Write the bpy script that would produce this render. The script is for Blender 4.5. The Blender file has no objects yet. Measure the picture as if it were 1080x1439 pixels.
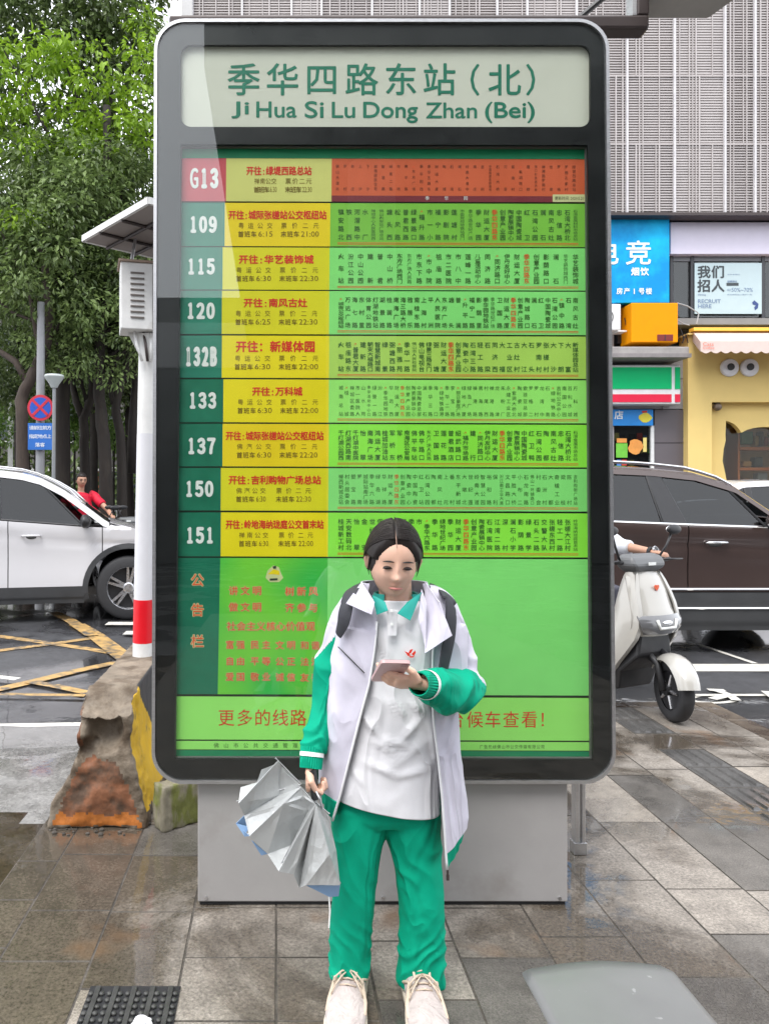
import bpy, bmesh, math, random
import numpy as np
from mathutils import Vector, Matrix, noise
S = bpy.context.scene
COL = S.collection
R = math.radians
random.seed(7)

# ------------------------------------------------------------------ camera, sky, sun, exposure
F = 1059.0           # focal length in pixels of the 1080x1439 photograph
VX, VY = 388.0, 700.0  # where level lines running away from the camera meet
CH = 1.5             # camera height
cd = bpy.data.cameras.new('camera'); cam = bpy.data.objects.new('camera', cd); COL.objects.link(cam)
cam.location = (0, 0, CH); cam.rotation_euler = (R(90), 0, 0)
cd.sensor_fit = 'AUTO'; cd.sensor_width = 36; cd.lens = 36 * F / 1439
cd.shift_x = (540 - VX) / 1439; cd.shift_y = (VY - 719.5) / 1439
cd.clip_start = 0.05; cd.clip_end = 900
S.camera = cam

w = bpy.data.worlds.new('World'); S.world = w; w.use_nodes = True
nt = w.node_tree; bg = nt.nodes['Background']
sky = nt.nodes.new('ShaderNodeTexSky'); sky.sky_type = 'NISHITA'; sky.sun_disc = False
sky.sun_elevation = R(62); sky.sun_rotation = R(250); sky.air_density = 1.2; sky.dust_density = 3
mx = nt.nodes.new('ShaderNodeMix'); mx.data_type = 'RGBA'; mx.inputs[0].default_value = 0.82
mx.inputs[7].default_value = (9.6, 9.8, 10.2, 1)   # even cloud cover
nt.links.new(sky.outputs[0], mx.inputs[6]); nt.links.new(mx.outputs[2], bg.inputs[0])
bg.inputs[1].default_value = 0.13
sd = bpy.data.lights.new('sun', 'SUN'); so = bpy.data.objects.new('sun', sd); COL.objects.link(so)
sd.energy = 1.3; sd.angle = R(25); sd.color = (1, .97, .93)
so.rotation_euler = (R(30), 0, R(-25))
S.view_settings.view_transform = 'Standard'; S.view_settings.look = 'None'
S.view_settings.exposure = 1.1; S.view_settings.gamma = 1
S.view_settings.use_curve_mapping = False

# ------------------------------------------------------------------ helpers
def Q(px, py, d):
    return Vector(((px - VX) / F * d, d, CH - (py - VY) / F * d))
def onz(px, py, z=0.0):
    d = F * (CH - z) / (py - VY)
    return Vector(((px - VX) / F * d, d, z))
def lin(r, g, b):
    f = lambda c: (c / 255) / 12.92 if c <= 10 else (((c / 255) + .055) / 1.055) ** 2.4
    return (f(r), f(g), f(b))

def new_mat(name):
    m = bpy.data.materials.new(name); m.use_nodes = True
    n = m.node_tree; return m, n, n.nodes['Principled BSDF']
def mat(name, col, rough=.5, metal=0, var=.10, scale=5, bump=0, bscale=80, spec=.5, coat=0, rvar=.08,
        col2=None, c2lo=.5, c2hi=.62, c2scale=2.5, sheen=0, stretch=None, sss=0, objrand=0, creases=0, cstr=1.0):
    m, n, p = new_mat(name); L = n.links.new
    tc = n.nodes.new('ShaderNodeTexCoord'); src = tc.outputs['Object']
    if stretch:
        mp = n.nodes.new('ShaderNodeMapping'); mp.inputs['Scale'].default_value = stretch
        L(src, mp.inputs[0]); src = mp.outputs[0]
    nz = n.nodes.new('ShaderNodeTexNoise'); nz.inputs['Scale'].default_value = scale
    nz.inputs['Detail'].default_value = 6; nz.inputs['Roughness'].default_value = .65
    L(src, nz.inputs['Vector'])
    mr = n.nodes.new('ShaderNodeMapRange'); mr.inputs[1].default_value = .3; mr.inputs[2].default_value = .7
    mr.inputs[3].default_value = 1 - var; mr.inputs[4].default_value = 1 + var
    L(nz.outputs[0], mr.inputs[0])
    base = n.nodes.new('ShaderNodeRGB'); base.outputs[0].default_value = (*col, 1); bo = base.outputs[0]
    if col2:
        n2 = n.nodes.new('ShaderNodeTexNoise'); n2.inputs['Scale'].default_value = c2scale
        n2.inputs['Detail'].default_value = 8; n2.inputs['Roughness'].default_value = .6
        L(src, n2.inputs['Vector'])
        r2 = n.nodes.new('ShaderNodeMapRange'); r2.inputs[1].default_value = c2lo; r2.inputs[2].default_value = c2hi
        L(n2.outputs[0], r2.inputs[0])
        mc = n.nodes.new('ShaderNodeMix'); mc.data_type = 'RGBA'; mc.inputs[7].default_value = (*col2, 1)
        L(r2.outputs[0], mc.inputs[0]); L(bo, mc.inputs[6]); bo = mc.outputs[2]
    if objrand:
        oi = n.nodes.new('ShaderNodeObjectInfo'); mo = n.nodes.new('ShaderNodeMapRange')
        mo.inputs[3].default_value = 1 - objrand; mo.inputs[4].default_value = 1 + objrand
        L(oi.outputs['Random'], mo.inputs[0])
        m0 = n.nodes.new('ShaderNodeMix'); m0.data_type = 'RGBA'; m0.blend_type = 'MULTIPLY'; m0.inputs[0].default_value = 1
        L(bo, m0.inputs[6]); L(mo.outputs[0], m0.inputs[7]); bo = m0.outputs[2]
    mm = n.nodes.new('ShaderNodeMix'); mm.data_type = 'RGBA'; mm.blend_type = 'MULTIPLY'; mm.inputs[0].default_value = 1
    L(bo, mm.inputs[6]); L(mr.outputs[0], mm.inputs[7]); L(mm.outputs[2], p.inputs['Base Color'])
    rr = n.nodes.new('ShaderNodeMapRange'); rr.inputs[1].default_value = .3; rr.inputs[2].default_value = .7
    rr.inputs[3].default_value = max(.02, rough - rvar); rr.inputs[4].default_value = min(1, rough + rvar)
    L(nz.outputs[0], rr.inputs[0]); L(rr.outputs[0], p.inputs['Roughness'])
    p.inputs['Metallic'].default_value = metal; p.inputs['Specular IOR Level'].default_value = spec
    p.inputs['Coat Weight'].default_value = coat; p.inputs['Coat Roughness'].default_value = .05
    p.inputs['Sheen Weight'].default_value = sheen
    if sss:
        p.inputs['Subsurface Weight'].default_value = sss; p.inputs['Subsurface Radius'].default_value = (.01, .004, .002)
        p.inputs['Subsurface Scale'].default_value = 1
    if bump:
        nb = n.nodes.new('ShaderNodeTexNoise'); nb.inputs['Scale'].default_value = bscale; nb.inputs['Detail'].default_value = 4
        L(src, nb.inputs['Vector'])
        b = n.nodes.new('ShaderNodeBump'); b.inputs['Strength'].default_value = bump; b.inputs['Distance'].default_value = .004
        L(nb.outputs[0], b.inputs['Height']); L(b.outputs[0], p.inputs['Normal'])
        if creases:   # soft cloth creases
            mp2 = n.nodes.new('ShaderNodeMapping'); mp2.inputs['Scale'].default_value = (1, 1, .45); mp2.inputs['Rotation'].default_value = (.3, .5, .2); L(tc.outputs['Object'], mp2.inputs[0])
            nc = n.nodes.new('ShaderNodeTexNoise'); nc.inputs['Scale'].default_value = creases; nc.inputs['Detail'].default_value = 1.5; nc.inputs['Distortion'].default_value = 1.2; L(mp2.outputs[0], nc.inputs['Vector'])
            ab = n.nodes.new('ShaderNodeMath'); ab.operation = 'SUBTRACT'; ab.inputs[1].default_value = .5; L(nc.outputs[0], ab.inputs[0])
            a2 = n.nodes.new('ShaderNodeMath'); a2.operation = 'ABSOLUTE'; L(ab.outputs[0], a2.inputs[0])
            b2 = n.nodes.new('ShaderNodeBump'); b2.inputs['Strength'].default_value = cstr; b2.inputs['Distance'].default_value = -.05; L(a2.outputs[0], b2.inputs['Height']); L(b.outputs[0], b2.inputs['Normal']); L(b2.outputs[0], p.inputs['Normal'])
    return m
def glass_mat(name, tint=(1, 1, 1), rough=.0, ior=1.5, boost=1.0):
    m = bpy.data.materials.new(name); m.use_nodes = True; n = m.node_tree; L = n.links.new
    n.nodes.remove(n.nodes['Principled BSDF']); out = n.nodes['Material Output']
    t = n.nodes.new('ShaderNodeBsdfTransparent'); t.inputs[0].default_value = (*tint, 1)
    g = n.nodes.new('ShaderNodeBsdfGlossy'); g.inputs['Roughness'].default_value = rough
    fr = n.nodes.new('ShaderNodeFresnel'); gb = n.nodes.new('ShaderNodeNewGeometry')   # same reflectance from both faces of the pane
    im = n.nodes.new('ShaderNodeMapRange'); im.inputs[3].default_value = ior; im.inputs[4].default_value = 1/ior
    L(gb.outputs['Backfacing'], im.inputs[0]); L(im.outputs[0], fr.inputs[0])
    nz = n.nodes.new('ShaderNodeTexNoise'); nz.inputs['Scale'].default_value = 3
    b = n.nodes.new('ShaderNodeBump'); b.inputs['Strength'].default_value = .03; b.inputs['Distance'].default_value = .002
    tc = n.nodes.new('ShaderNodeTexCoord'); L(tc.outputs['Object'], nz.inputs['Vector'])
    L(nz.outputs[0], b.inputs['Height']); L(b.outputs[0], g.inputs['Normal'])
    k = n.nodes.new('ShaderNodeMath'); k.operation = 'MULTIPLY'; k.inputs[1].default_value = boost; k.use_clamp = True
    L(fr.outputs[0], k.inputs[0])
    x = n.nodes.new('ShaderNodeMixShader'); L(k.outputs[0], x.inputs[0]); L(t.outputs[0], x.inputs[1]); L(g.outputs[0], x.inputs[2])
    L(x.outputs[0], out.inputs[0]); return m

RM = {}
def tag(o, label=None, cat=None, group=None, kind=None):
    if label: o['label'] = label
    if cat: o['category'] = cat
    if group: o['group'] = group
    if kind: o['kind'] = kind
    return o
def thing(name, label, cat, loc=(0, 0, 0), rz=0, group=None):
    o = bpy.data.objects.new(name, None); COL.objects.link(o); o.empty_display_size = .1
    o.location = loc; o.rotation_euler = (0, 0, rz)
    RM[o.name] = Matrix.Translation(Vector(loc)) @ Matrix.Rotation(rz, 4, 'Z')
    return tag(o, label, cat, group)

class G:
    def __init__(s): s.v = []; s.f = []; s.m = []
    def add(s, vs, fs, mi=0):
        o = len(s.v); s.v += [tuple(v) for v in vs]; s.f += [tuple(i + o for i in f) for f in fs]; s.m += [mi] * len(fs); return s
    def box(s, x0, x1, y0, y1, z0, z1, mi=0, M=None):
        vs = [Vector(c) for c in ((x0,y0,z0),(x1,y0,z0),(x1,y1,z0),(x0,y1,z0),(x0,y0,z1),(x1,y0,z1),(x1,y1,z1),(x0,y1,z1))]
        if M: vs = [M @ v for v in vs]
        return s.add(vs, [(0,3,2,1),(4,5,6,7),(0,1,5,4),(1,2,6,5),(2,3,7,6),(3,0,4,7)], mi)
    def hexa(s, b, t, mi=0):   # b, t: 4 corners each
        return s.add(list(b) + list(t), [(0,3,2,1),(4,5,6,7),(0,1,5,4),(1,2,6,5),(2,3,7,6),(3,0,4,7)], mi)
    def tube(s, pts, rads, n=12, mi=0, caps=True, flat=None, ref=None):
        pts = [Vector(p) for p in pts]
        if not hasattr(rads, '__len__'): rads = [rads] * len(pts)
        T = []
        for i in range(len(pts)):
            a = pts[max(i-1, 0)]; b = pts[min(i+1, len(pts)-1)]; t = (b - a)
            T.append(t.normalized() if t.length > 1e-9 else Vector((0,0,1)))
        r = Vector(ref) if ref else (Vector((1,0,0)) if abs(T[0].x) < .9 else Vector((0,1,0)))
        r = (r - T[0] * r.dot(T[0])).normalized()
        vs = []
        for i, p in enumerate(pts):
            r = (r - T[i] * r.dot(T[i])).normalized(); q = T[i].cross(r)
            ra = rads[i]; rx, ry = (ra if hasattr(ra, '__len__') else (ra, ra))
            if flat: ry = ry * flat
            for k in range(n):
                a = 2 * math.pi * k / n; vs.append(p + r * (math.cos(a) * rx) + q * (math.sin(a) * ry))
        fs = []
        for i in range(len(pts) - 1):
            for k in range(n):
                a = i*n+k; b = i*n+(k+1) % n; fs.append((a, b, b+n, a+n))
        if caps:
            fs.append(tuple(range(n-1, -1, -1))); fs.append(tuple(range((len(pts)-1)*n, len(pts)*n)))
        return s.add(vs, fs, mi)
    def rings(s, rings, mi=0, caps=(True, True), closed=True):
        n = len(rings[0]); vs = [v for r in rings for v in r]; fs = []
        for i in range(len(rings) - 1):
            for k in range(n if closed else n - 1):
                a = i*n+k; b = i*n+(k+1) % n; fs.append((a, b, b+n, a+n))
        if caps[0] and closed: fs.append(tuple(range(n-1, -1, -1)))
        if caps[1] and closed: fs.append(tuple(range((len(rings)-1)*n, len(rings)*n)))
        return s.add(vs, fs, mi)
    def sph(s, c, r, nu=20, nv=12, mi=0, M=None, fn=None):
        if not hasattr(r, '__len__'): r = (r, r, r)
        c = Vector(c); vs = []
        for j in range(nv + 1):
            th = math.pi * j / nv
            for i in range(nu):
                ph = 2 * math.pi * i / nu
                v = Vector((r[0]*math.sin(th)*math.cos(ph), r[1]*math.sin(th)*math.sin(ph), r[2]*math.cos(th)))
                if fn: v = fn(v)
                if M: v = M @ v
                vs.append(v + c)
        fs = []
        for j in range(nv):
            for i in range(nu):
                a = j*nu+i; b = j*nu+(i+1) % nu
                fs.append((a, a+nu, b+nu, b))
        return s.add(vs, fs, mi)
    def build(s, name, mats, parent=None, smooth=False, bevel=0, sub=0, label=None, solid=0, local=False, ang=None, kind=None, weld=False, bseg=2):
        me = bpy.data.meshes.new(name)
        vs = s.v
        if parent is not None and not local:
            Mi = RM[parent.name].inverted(); vs = [Mi @ Vector(v) for v in vs]
        me.from_pydata([tuple(v) for v in vs], [], s.f)
        if not hasattr(mats, '__len__'): mats = [mats]
        for m in mats: me.materials.append(m)
        me.polygons.foreach_set('material_index', s.m)
        if weld or smooth:
            bm = bmesh.new(); bm.from_mesh(me); bmesh.ops.remove_doubles(bm, verts=bm.verts, dist=1e-5); bm.to_mesh(me); bm.free()
        if smooth: me.polygons.foreach_set('use_smooth', [True] * len(me.polygons))
        me.validate(); me.update()
        o = bpy.data.objects.new(name, me); COL.objects.link(o)
        if parent is not None: o.parent = parent; RM[o.name] = RM[parent.name]
        else: RM[o.name] = Matrix.Identity(4)
        if bevel:
            b = o.modifiers.new('b', 'BEVEL'); b.width = bevel; b.segments = bseg; b.limit_method = 'ANGLE'; b.angle_limit = R(35)
        if solid:
            b = o.modifiers.new('s', 'SOLIDIFY'); b.thickness = solid; b.offset = 0
            if smooth: b = o.modifiers.new('e', 'EDGE_SPLIT'); b.split_angle = R(38)
        if sub:
            b = o.modifiers.new('u', 'SUBSURF'); b.levels = sub; b.render_levels = sub
        if smooth and ang: me.set_sharp_from_angle(angle=R(ang))
        if label: o['label'] = label
        if kind: o['kind'] = kind
        elif 'lettering' in name or name == 'route_line': o['kind'] = 'stuff'
        return o

def bake(o, post=None):
    """apply modifiers, optionally move the vertices, keep the object"""
    dg = bpy.context.evaluated_depsgraph_get(); e = o.evaluated_get(dg)
    me = bpy.data.meshes.new_from_object(e); o.modifiers.clear(); old = o.data; o.data = me
    bpy.data.meshes.remove(old)
    if post: post(me)
    return o
def remesh(o, vox, smooth_it=0, post=None):
    m = o.modifiers.new('r', 'REMESH'); m.mode = 'VOXEL'; m.voxel_size = vox; m.use_smooth_shade = True
    if smooth_it:
        q = o.modifiers.new('s', 'SMOOTH'); q.iterations = smooth_it; q.factor = .5
    return bake(o, post)

def shape(loops, depth, res=0):
    """filled 2-D outline with holes, extruded: returns verts (x,y,z) z in 0..depth and faces"""
    c = bpy.data.curves.new('c', 'CURVE'); c.dimensions = '2D'; c.fill_mode = 'BOTH'; c.extrude = depth / 2
    for lp in loops:
        sp = c.splines.new('POLY'); sp.points.add(len(lp) - 1)
        for i, p in enumerate(lp): sp.points[i].co = (p[0], p[1], 0, 1)
        sp.use_cyclic_u = True
    o = bpy.data.objects.new('c', c); COL.objects.link(o)
    dg = bpy.context.evaluated_depsgraph_get(); me = o.evaluated_get(dg).to_mesh()
    vs = [Vector((v.co.x, v.co.y, v.co.z + depth / 2)) for v in me.vertices]; fs = [tuple(p.vertices) for p in me.polygons]
    o.evaluated_get(dg).to_mesh_clear(); bpy.data.objects.remove(o); bpy.data.curves.remove(c)
    return vs, fs
def rrect(x0, y0, x1, y1, r, n=8):
    P = []
    for cx, cy, a0 in ((x1-r, y1-r, 0), (x0+r, y1-r, 90), (x0+r, y0+r, 180), (x1-r, y0+r, 270)):
        for k in range(n + 1):
            a = R(a0 + 90 * k / n); P.append((cx + r * math.cos(a), cy + r * math.sin(a)))
    return P

# ---- lettering: flat print cut from Blender's own built-in typeface
GC = {}
def glyphs(s, off=0, res=2):
    k = (s, off, res)
    if k not in GC:
        c = bpy.data.curves.new('t', 'FONT'); c.body = s; c.offset = off; c.resolution_u = res
        o = bpy.data.objects.new('t', c); COL.objects.link(o)
        dg = bpy.context.evaluated_depsgraph_get(); e = o.evaluated_get(dg); me = e.to_mesh()
        v = np.array([(q.co.x, q.co.y) for q in me.vertices]) if len(me.vertices) else np.zeros((0, 2))
        f = [tuple(p.vertices) for p in me.polygons]
        e.to_mesh_clear(); bpy.data.objects.remove(o); bpy.data.curves.remove(c); GC[k] = (v, f)
    return GC[k]
class T:
    """collects print; x right, y down, in the units of the mapping function"""
    def __init__(s, fn): s.g = G(); s.fn = fn
    def _put(s, xy, f, bx, by, mi):
        """print once, or several times a hair apart in depth to thicken the strokes"""
        if bx <= 0: sh = [(0, 0)]
        else: sh = [(bx, 0), (-bx, 0), (0, by), (0, -by), (bx*.7, by*.7), (-bx*.7, by*.7), (bx*.7, -by*.7), (-bx*.7, -by*.7)][:(8 if bx > .8 else 4)]
        for i, (dx, dy) in enumerate(sh):
            s.g.add([s.fn(x + dx, y + dy) + Vector((0, -.00012*i, 0)) for x, y in xy], f, mi)
    def fit(s, txt, x0, x1, y0, y1, off=0, res=3, mi=0):
        v, f = glyphs(txt, 0, res)
        if not len(v): return s
        a = v.min(0); b = v.max(0); bb = off * (y1-y0) if off >= .02 else 0
        x0 += bb; x1 -= bb; y0 += bb; y1 -= bb
        s._put([(x0 + (x1-x0)*(p[0]-a[0])/(b[0]-a[0]), y1 - (y1-y0)*(p[1]-a[1])/(b[1]-a[1])) for p in v], f, bb, bb, mi); return s
    def ch(s, c, cx, cy, w, h=None, off=0, res=1, mi=0):
        h = h or w; v, f = glyphs(c, 0, res)
        if not len(v): return s
        if ord(c) < 0x2000: ox = (v[:,0].max() + v[:,0].min()) / 2; k = 1.1
        else: ox = .5; k = 1
        b = off if off > .011 and w > 8 else 0
        s._put([(cx + (p[0]-ox)*w*k, cy - (p[1]-.38)*h*k) for p in v], f, b*w, b*h, mi); return s
    def row(s, txt, x0, x1, cy, h, w=None, off=0, res=1, mi=0):
        """spread characters with centres from x0 to x1"""
        n = len(txt); w = w or h
        for i, c in enumerate(txt):
            if c != ' ': s.ch(c, x0 + (x1-x0)*i/max(1, n-1), cy, w, h, off, res, mi)
        return s
    def col(s, txt, cx, y0, y1, w, off=0, mi=0):
        n = len(txt); h = min(w, (y1-y0)/n)
        for i, c in enumerate(txt):
            s.ch(c, cx, y0 + h/2 + (y1-y0-h)*(i/max(1, n-1) if n > 1 else .5), w, h, off, 1, mi)
        return s
def fold(p, amp, sc=(6, 6, 2.2), seed=0):
    q = Vector((p.x*sc[0] + seed, p.y*sc[1] - seed, p.z*sc[2] + seed * .37))
    a = noise.noise(q); b = noise.noise(q * 2.3 + Vector((3.1, 7, 1)))
    return amp * ((1 - abs(a) * 2.2) * .8 + b * .5)
def wrinkle(me, amp, sc=(6, 6, 2.2), seed=0, mask=None):
    n = [v.normal.copy() for v in me.vertices]
    for v, k in zip(me.vertices, n):
        m = mask(v.co) if mask else 1
        v.co = v.co + k * fold(v.co, amp * m, sc, seed)
# ------------------------------------------------------------------ materials
def wet_mat(name, dry, wet, scale=1.2, lo=.42, hi=.6, rd=.55, rw=.12, bump=.3, bscale=120, objrand=0, spots=None, xw=0, water=1.0):
    """stone or asphalt after rain: darker and glossier where water stands"""
    m, n, p = new_mat(name); L = n.links.new
    ge = n.nodes.new('ShaderNodeNewGeometry')
    a = n.nodes.new('ShaderNodeTexNoise'); a.inputs['Scale'].default_value = scale; a.inputs['Detail'].default_value = 7
    a.inputs['Roughness'].default_value = .6; a.inputs['Distortion'].default_value = .5
    L(ge.outputs['Position'], a.inputs['Vector'])
    mr = n.nodes.new('ShaderNodeMapRange'); mr.inputs[1].default_value = lo; mr.inputs[2].default_value = hi
    if xw:   # the low side of the pavement, away to the left, holds more water
        sx = n.nodes.new('ShaderNodeSeparateXYZ'); L(ge.outputs['Position'], sx.inputs[0])
        xr_ = n.nodes.new('ShaderNodeMapRange'); xr_.inputs[1].default_value = -.15; xr_.inputs[2].default_value = -1.0; xr_.inputs[4].default_value = xw; L(sx.outputs[0], xr_.inputs[0])
        ad_ = n.nodes.new('ShaderNodeMath'); ad_.operation = 'ADD'; L(a.outputs[0], ad_.inputs[0]); L(xr_.outputs[0], ad_.inputs[1]); L(ad_.outputs[0], mr.inputs[0])
    else: L(a.outputs[0], mr.inputs[0])
    cw = n.nodes.new('ShaderNodeMapRange'); cw.inputs[1].default_value = .35; cw.inputs[2].default_value = .9; cw.inputs[4].default_value = water; L(mr.outputs[0], cw.inputs[0])
    L(cw.outputs[0], p.inputs['Coat Weight']); p.inputs['Coat Roughness'].default_value = .035; p.inputs['Coat IOR'].default_value = 1.4
    wv = n.nodes.new('ShaderNodeTexNoise'); wv.inputs['Scale'].default_value = 7; L(ge.outputs['Position'], wv.inputs['Vector'])
    wb = n.nodes.new('ShaderNodeBump'); wb.inputs['Strength'].default_value = .12; wb.inputs['Distance'].default_value = .01; L(wv.outputs[0], wb.inputs['Height']); L(wb.outputs[0], p.inputs['Coat Normal'])
    g = n.nodes.new('ShaderNodeTexNoise'); g.inputs['Scale'].default_value = bscale; g.inputs['Detail'].default_value = 5; g.inputs['Roughness'].default_value = .8
    L(ge.outputs['Position'], g.inputs['Vector'])
    g2 = n.nodes.new('ShaderNodeTexNoise'); g2.inputs['Scale'].default_value = 9; g2.inputs['Detail'].default_value = 8; g2.inputs['Roughness'].default_value = .75
    L(ge.outputs['Position'], g2.inputs['Vector'])
    c = n.nodes.new('ShaderNodeMix'); c.data_type = 'RGBA'; c.inputs[6].default_value = (*dry, 1); c.inputs[7].default_value = (*wet, 1)
    L(mr.outputs[0], c.inputs[0]); bo = c.outputs[2]
    def mul(bo, src, f0, f1, t0, t1):
        r = n.nodes.new('ShaderNodeMapRange'); r.inputs[1].default_value = f0; r.inputs[2].default_value = f1
        r.inputs[3].default_value = t0; r.inputs[4].default_value = t1; L(src, r.inputs[0])
        q = n.nodes.new('ShaderNodeMix'); q.data_type = 'RGBA'; q.blend_type = 'MULTIPLY'; q.inputs[0].default_value = 1
        L(bo, q.inputs[6]); L(r.outputs[0], q.inputs[7]); return q.outputs[2]
    bo = mul(bo, g.outputs[0], .35, .65, .52, 1.48); bo = mul(bo, g2.outputs[0], .3, .7, .68, 1.32)
    if objrand:
        oi = n.nodes.new('ShaderNodeObjectInfo'); bo = mul(bo, oi.outputs['Random'], 0, 1, 1-objrand, 1+objrand)
    if spots:
        s1 = n.nodes.new('ShaderNodeTexNoise'); s1.inputs['Scale'].default_value = 2.3; s1.inputs['Detail'].default_value = 4
        ad = n.nodes.new('ShaderNodeVectorMath'); ad.inputs[1].default_value = (13, 5, 2); L(ge.outputs['Position'], ad.inputs[0]); L(ad.outputs[0], s1.inputs['Vector'])
        r = n.nodes.new('ShaderNodeMapRange'); r.inputs[1].default_value = .62; r.inputs[2].default_value = .76; L(s1.outputs[0], r.inputs[0])
        q = n.nodes.new('ShaderNodeMix'); q.data_type = 'RGBA'; q.inputs[7].default_value = (*spots, 1); L(r.outputs[0], q.inputs[0]); L(bo, q.inputs[6]); bo = q.outputs[2]
    L(bo, p.inputs['Base Color'])
    rr = n.nodes.new('ShaderNodeMapRange'); rr.inputs[3].default_value = rd; rr.inputs[4].default_value = rw
    L(mr.outputs[0], rr.inputs[0]); L(rr.outputs[0], p.inputs['Roughness'])
    bs = n.nodes.new('ShaderNodeMapRange'); bs.inputs[3].default_value = bump; bs.inputs[4].default_value = bump*.15; L(mr.outputs[0], bs.inputs[0])
    b = n.nodes.new('ShaderNodeBump'); b.inputs['Distance'].default_value = .003; L(bs.outputs[0], b.inputs['Strength'])
    L(g.outputs[0], b.inputs['Height']); L(b.outputs[0], p.inputs['Normal'])
    return m
MT = {}
MT['paver'] = wet_mat('paver_stone', (.245,.219,.190), (.088,.072,.055), 1.3, .44, .57, .5, .16, .6, 85, .09, (.17,.10,.055), xw=.24)
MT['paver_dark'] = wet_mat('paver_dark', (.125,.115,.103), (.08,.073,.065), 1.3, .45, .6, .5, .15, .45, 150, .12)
MT['paver_pale'] = wet_mat('paver_pale', (.31,.275,.235), (.20,.175,.145), 1.3, .45, .62, .45, .12, .4, 150, .10)
MT['tactile'] = wet_mat('tactile_stone', (.085,.082,.078), (.05,.048,.046), 1.3, .45, .6, .5, .2, .45, 150, .08)
MT['joint'] = wet_mat('joint_dirt', (.095,.083,.07), (.05,.043,.035), 3, .4, .6, .85, .6, .5, 90, water=0)
MT['asphalt'] = wet_mat('wet_asphalt', (.062,.063,.068), (.035,.035,.038), .55, .38, .56, .4, .15, .35, 90)
MT['mud'] = wet_mat('wet_mud', (.075,.06,.042), (.04,.028,.016), 1.6, .30, .50, .45, .15, .5, 60, spots=(.05,.055,.015))
MT['concrete'] = wet_mat('wet_concrete', (.27,.265,.26), (.17,.165,.155), 1.4, .34, .56, .4, .15, .3, 70)
MT['kerb'] = wet_mat('kerb_granite', (.15,.12,.09), (.08,.06,.045), 2, .42, .6, .5, .18, .4, 110, .12)
MT['yline'] = mat('yellow_road_paint', lin(178,145,92), .4, var=.3, scale=14, col2=(.09,.085,.08), c2lo=.48, c2hi=.62, c2scale=9)
MT['wline'] = mat('white_road_paint', (.62,.60,.55), .35, var=.15, scale=14, col2=(.15,.15,.15), c2lo=.62, c2hi=.74, c2scale=9)
MT['alu'] = mat('brushed_aluminium', (.55,.55,.56), .35, .9, var=.1, scale=30, stretch=(1, 1, 8))
MT['grey_metal'] = mat('grey_painted_metal', (.36,.345,.34), .42, .1, var=.07, scale=3, bump=.05, bscale=200, col2=(.27,.25,.235), c2lo=.56, c2hi=.78, c2scale=3.5)
MT['black_glass'] = mat('black_enamel', (.005,.0055,.006), .35, var=.2)
MT['glass'] = glass_mat('clear_glass', (.97, .985, .975), boost=1.3)
MT['header'] = mat('milk_panel', (.62,.62,.53), .45, var=.03, scale=2)
MT['dgreen'] = mat('dark_green_print', lin(0,132,86), .5, var=.08, scale=6)
MT['text_green'] = mat('green_lettering', lin(15,118,92), .5, var=.05)
MT['orange'] = mat('orange_print', lin(205,92,50), .5, var=.06)
MT['maroon'] = mat('maroon_print', lin(120,35,45), .5, var=.06)
MT['rednum'] = mat('red_number_print', lin(190,70,80), .5, var=.08)
MT['white_print'] = mat('white_print', (.80,.82,.80), .5, var=.04)
MT['red_print'] = mat('red_print', lin(215,45,25), .5, var=.05)
MT['ink'] = mat('dark_ink', lin(62,108,45), .5, var=.1)
MT['ink_yellow'] = mat('brown_ink', lin(120,95,10), .5, var=.1)
MT['red_soft'] = mat('soft_red_print', lin(230,85,40), .5, var=.1)
MT['black_line'] = mat('seam_black', (.02,.035,.02), .6)
MT['pale'] = mat('pale_outline_print', lin(205,205,150), .5, var=.05)
def strip_mat(n, c): return mat(n, lin(*c), .48, var=.07, scale=2.2, bump=.02, bscale=9)
MT['white_paint'] = mat('white_painted_steel', (.70,.70,.69), .45, var=.10, scale=8, col2=(.45,.42,.38), c2lo=.60, c2hi=.75, c2scale=5)
MT['red_paint'] = mat('red_paint', lin(215,10,30), .4, var=.08)
MT['brown_metal'] = mat('dark_brown_metal', (.055,.042,.04), .45, .3, var=.12)
MT['black'] = mat('black_plastic', (.018,.018,.02), .45, var=.2, scale=20, bump=.1, bscale=300)
MT['rubber'] = mat('tyre_rubber', (.025,.025,.027), .7, var=.2, scale=30, bump=.15, bscale=200)
MT['chrome'] = mat('chrome', (.75,.75,.76), .14, 1, var=.04)
MT['alloy'] = mat('wheel_alloy', (.55,.55,.57), .28, .9, var=.08, scale=20)
MT['car_glass'] = glass_mat('tinted_car_glass', (.22,.24,.25), .01, 1.5, 1.5)
MT['interior'] = mat('car_interior', (.05,.05,.05), .8, var=.2)
MT['bark'] = mat('tree_bark', (.020,.015,.012), .85, var=.35, scale=8, bump=.9, bscale=18, stretch=(3, 3, .7), col2=(.035,.028,.022), c2lo=.5, c2hi=.7)
MT['bark_brown'] = mat('brown_tree_bark', (.055,.040,.032), .85, var=.3, scale=8, bump=.9, bscale=18, stretch=(3, 3, .7))
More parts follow.
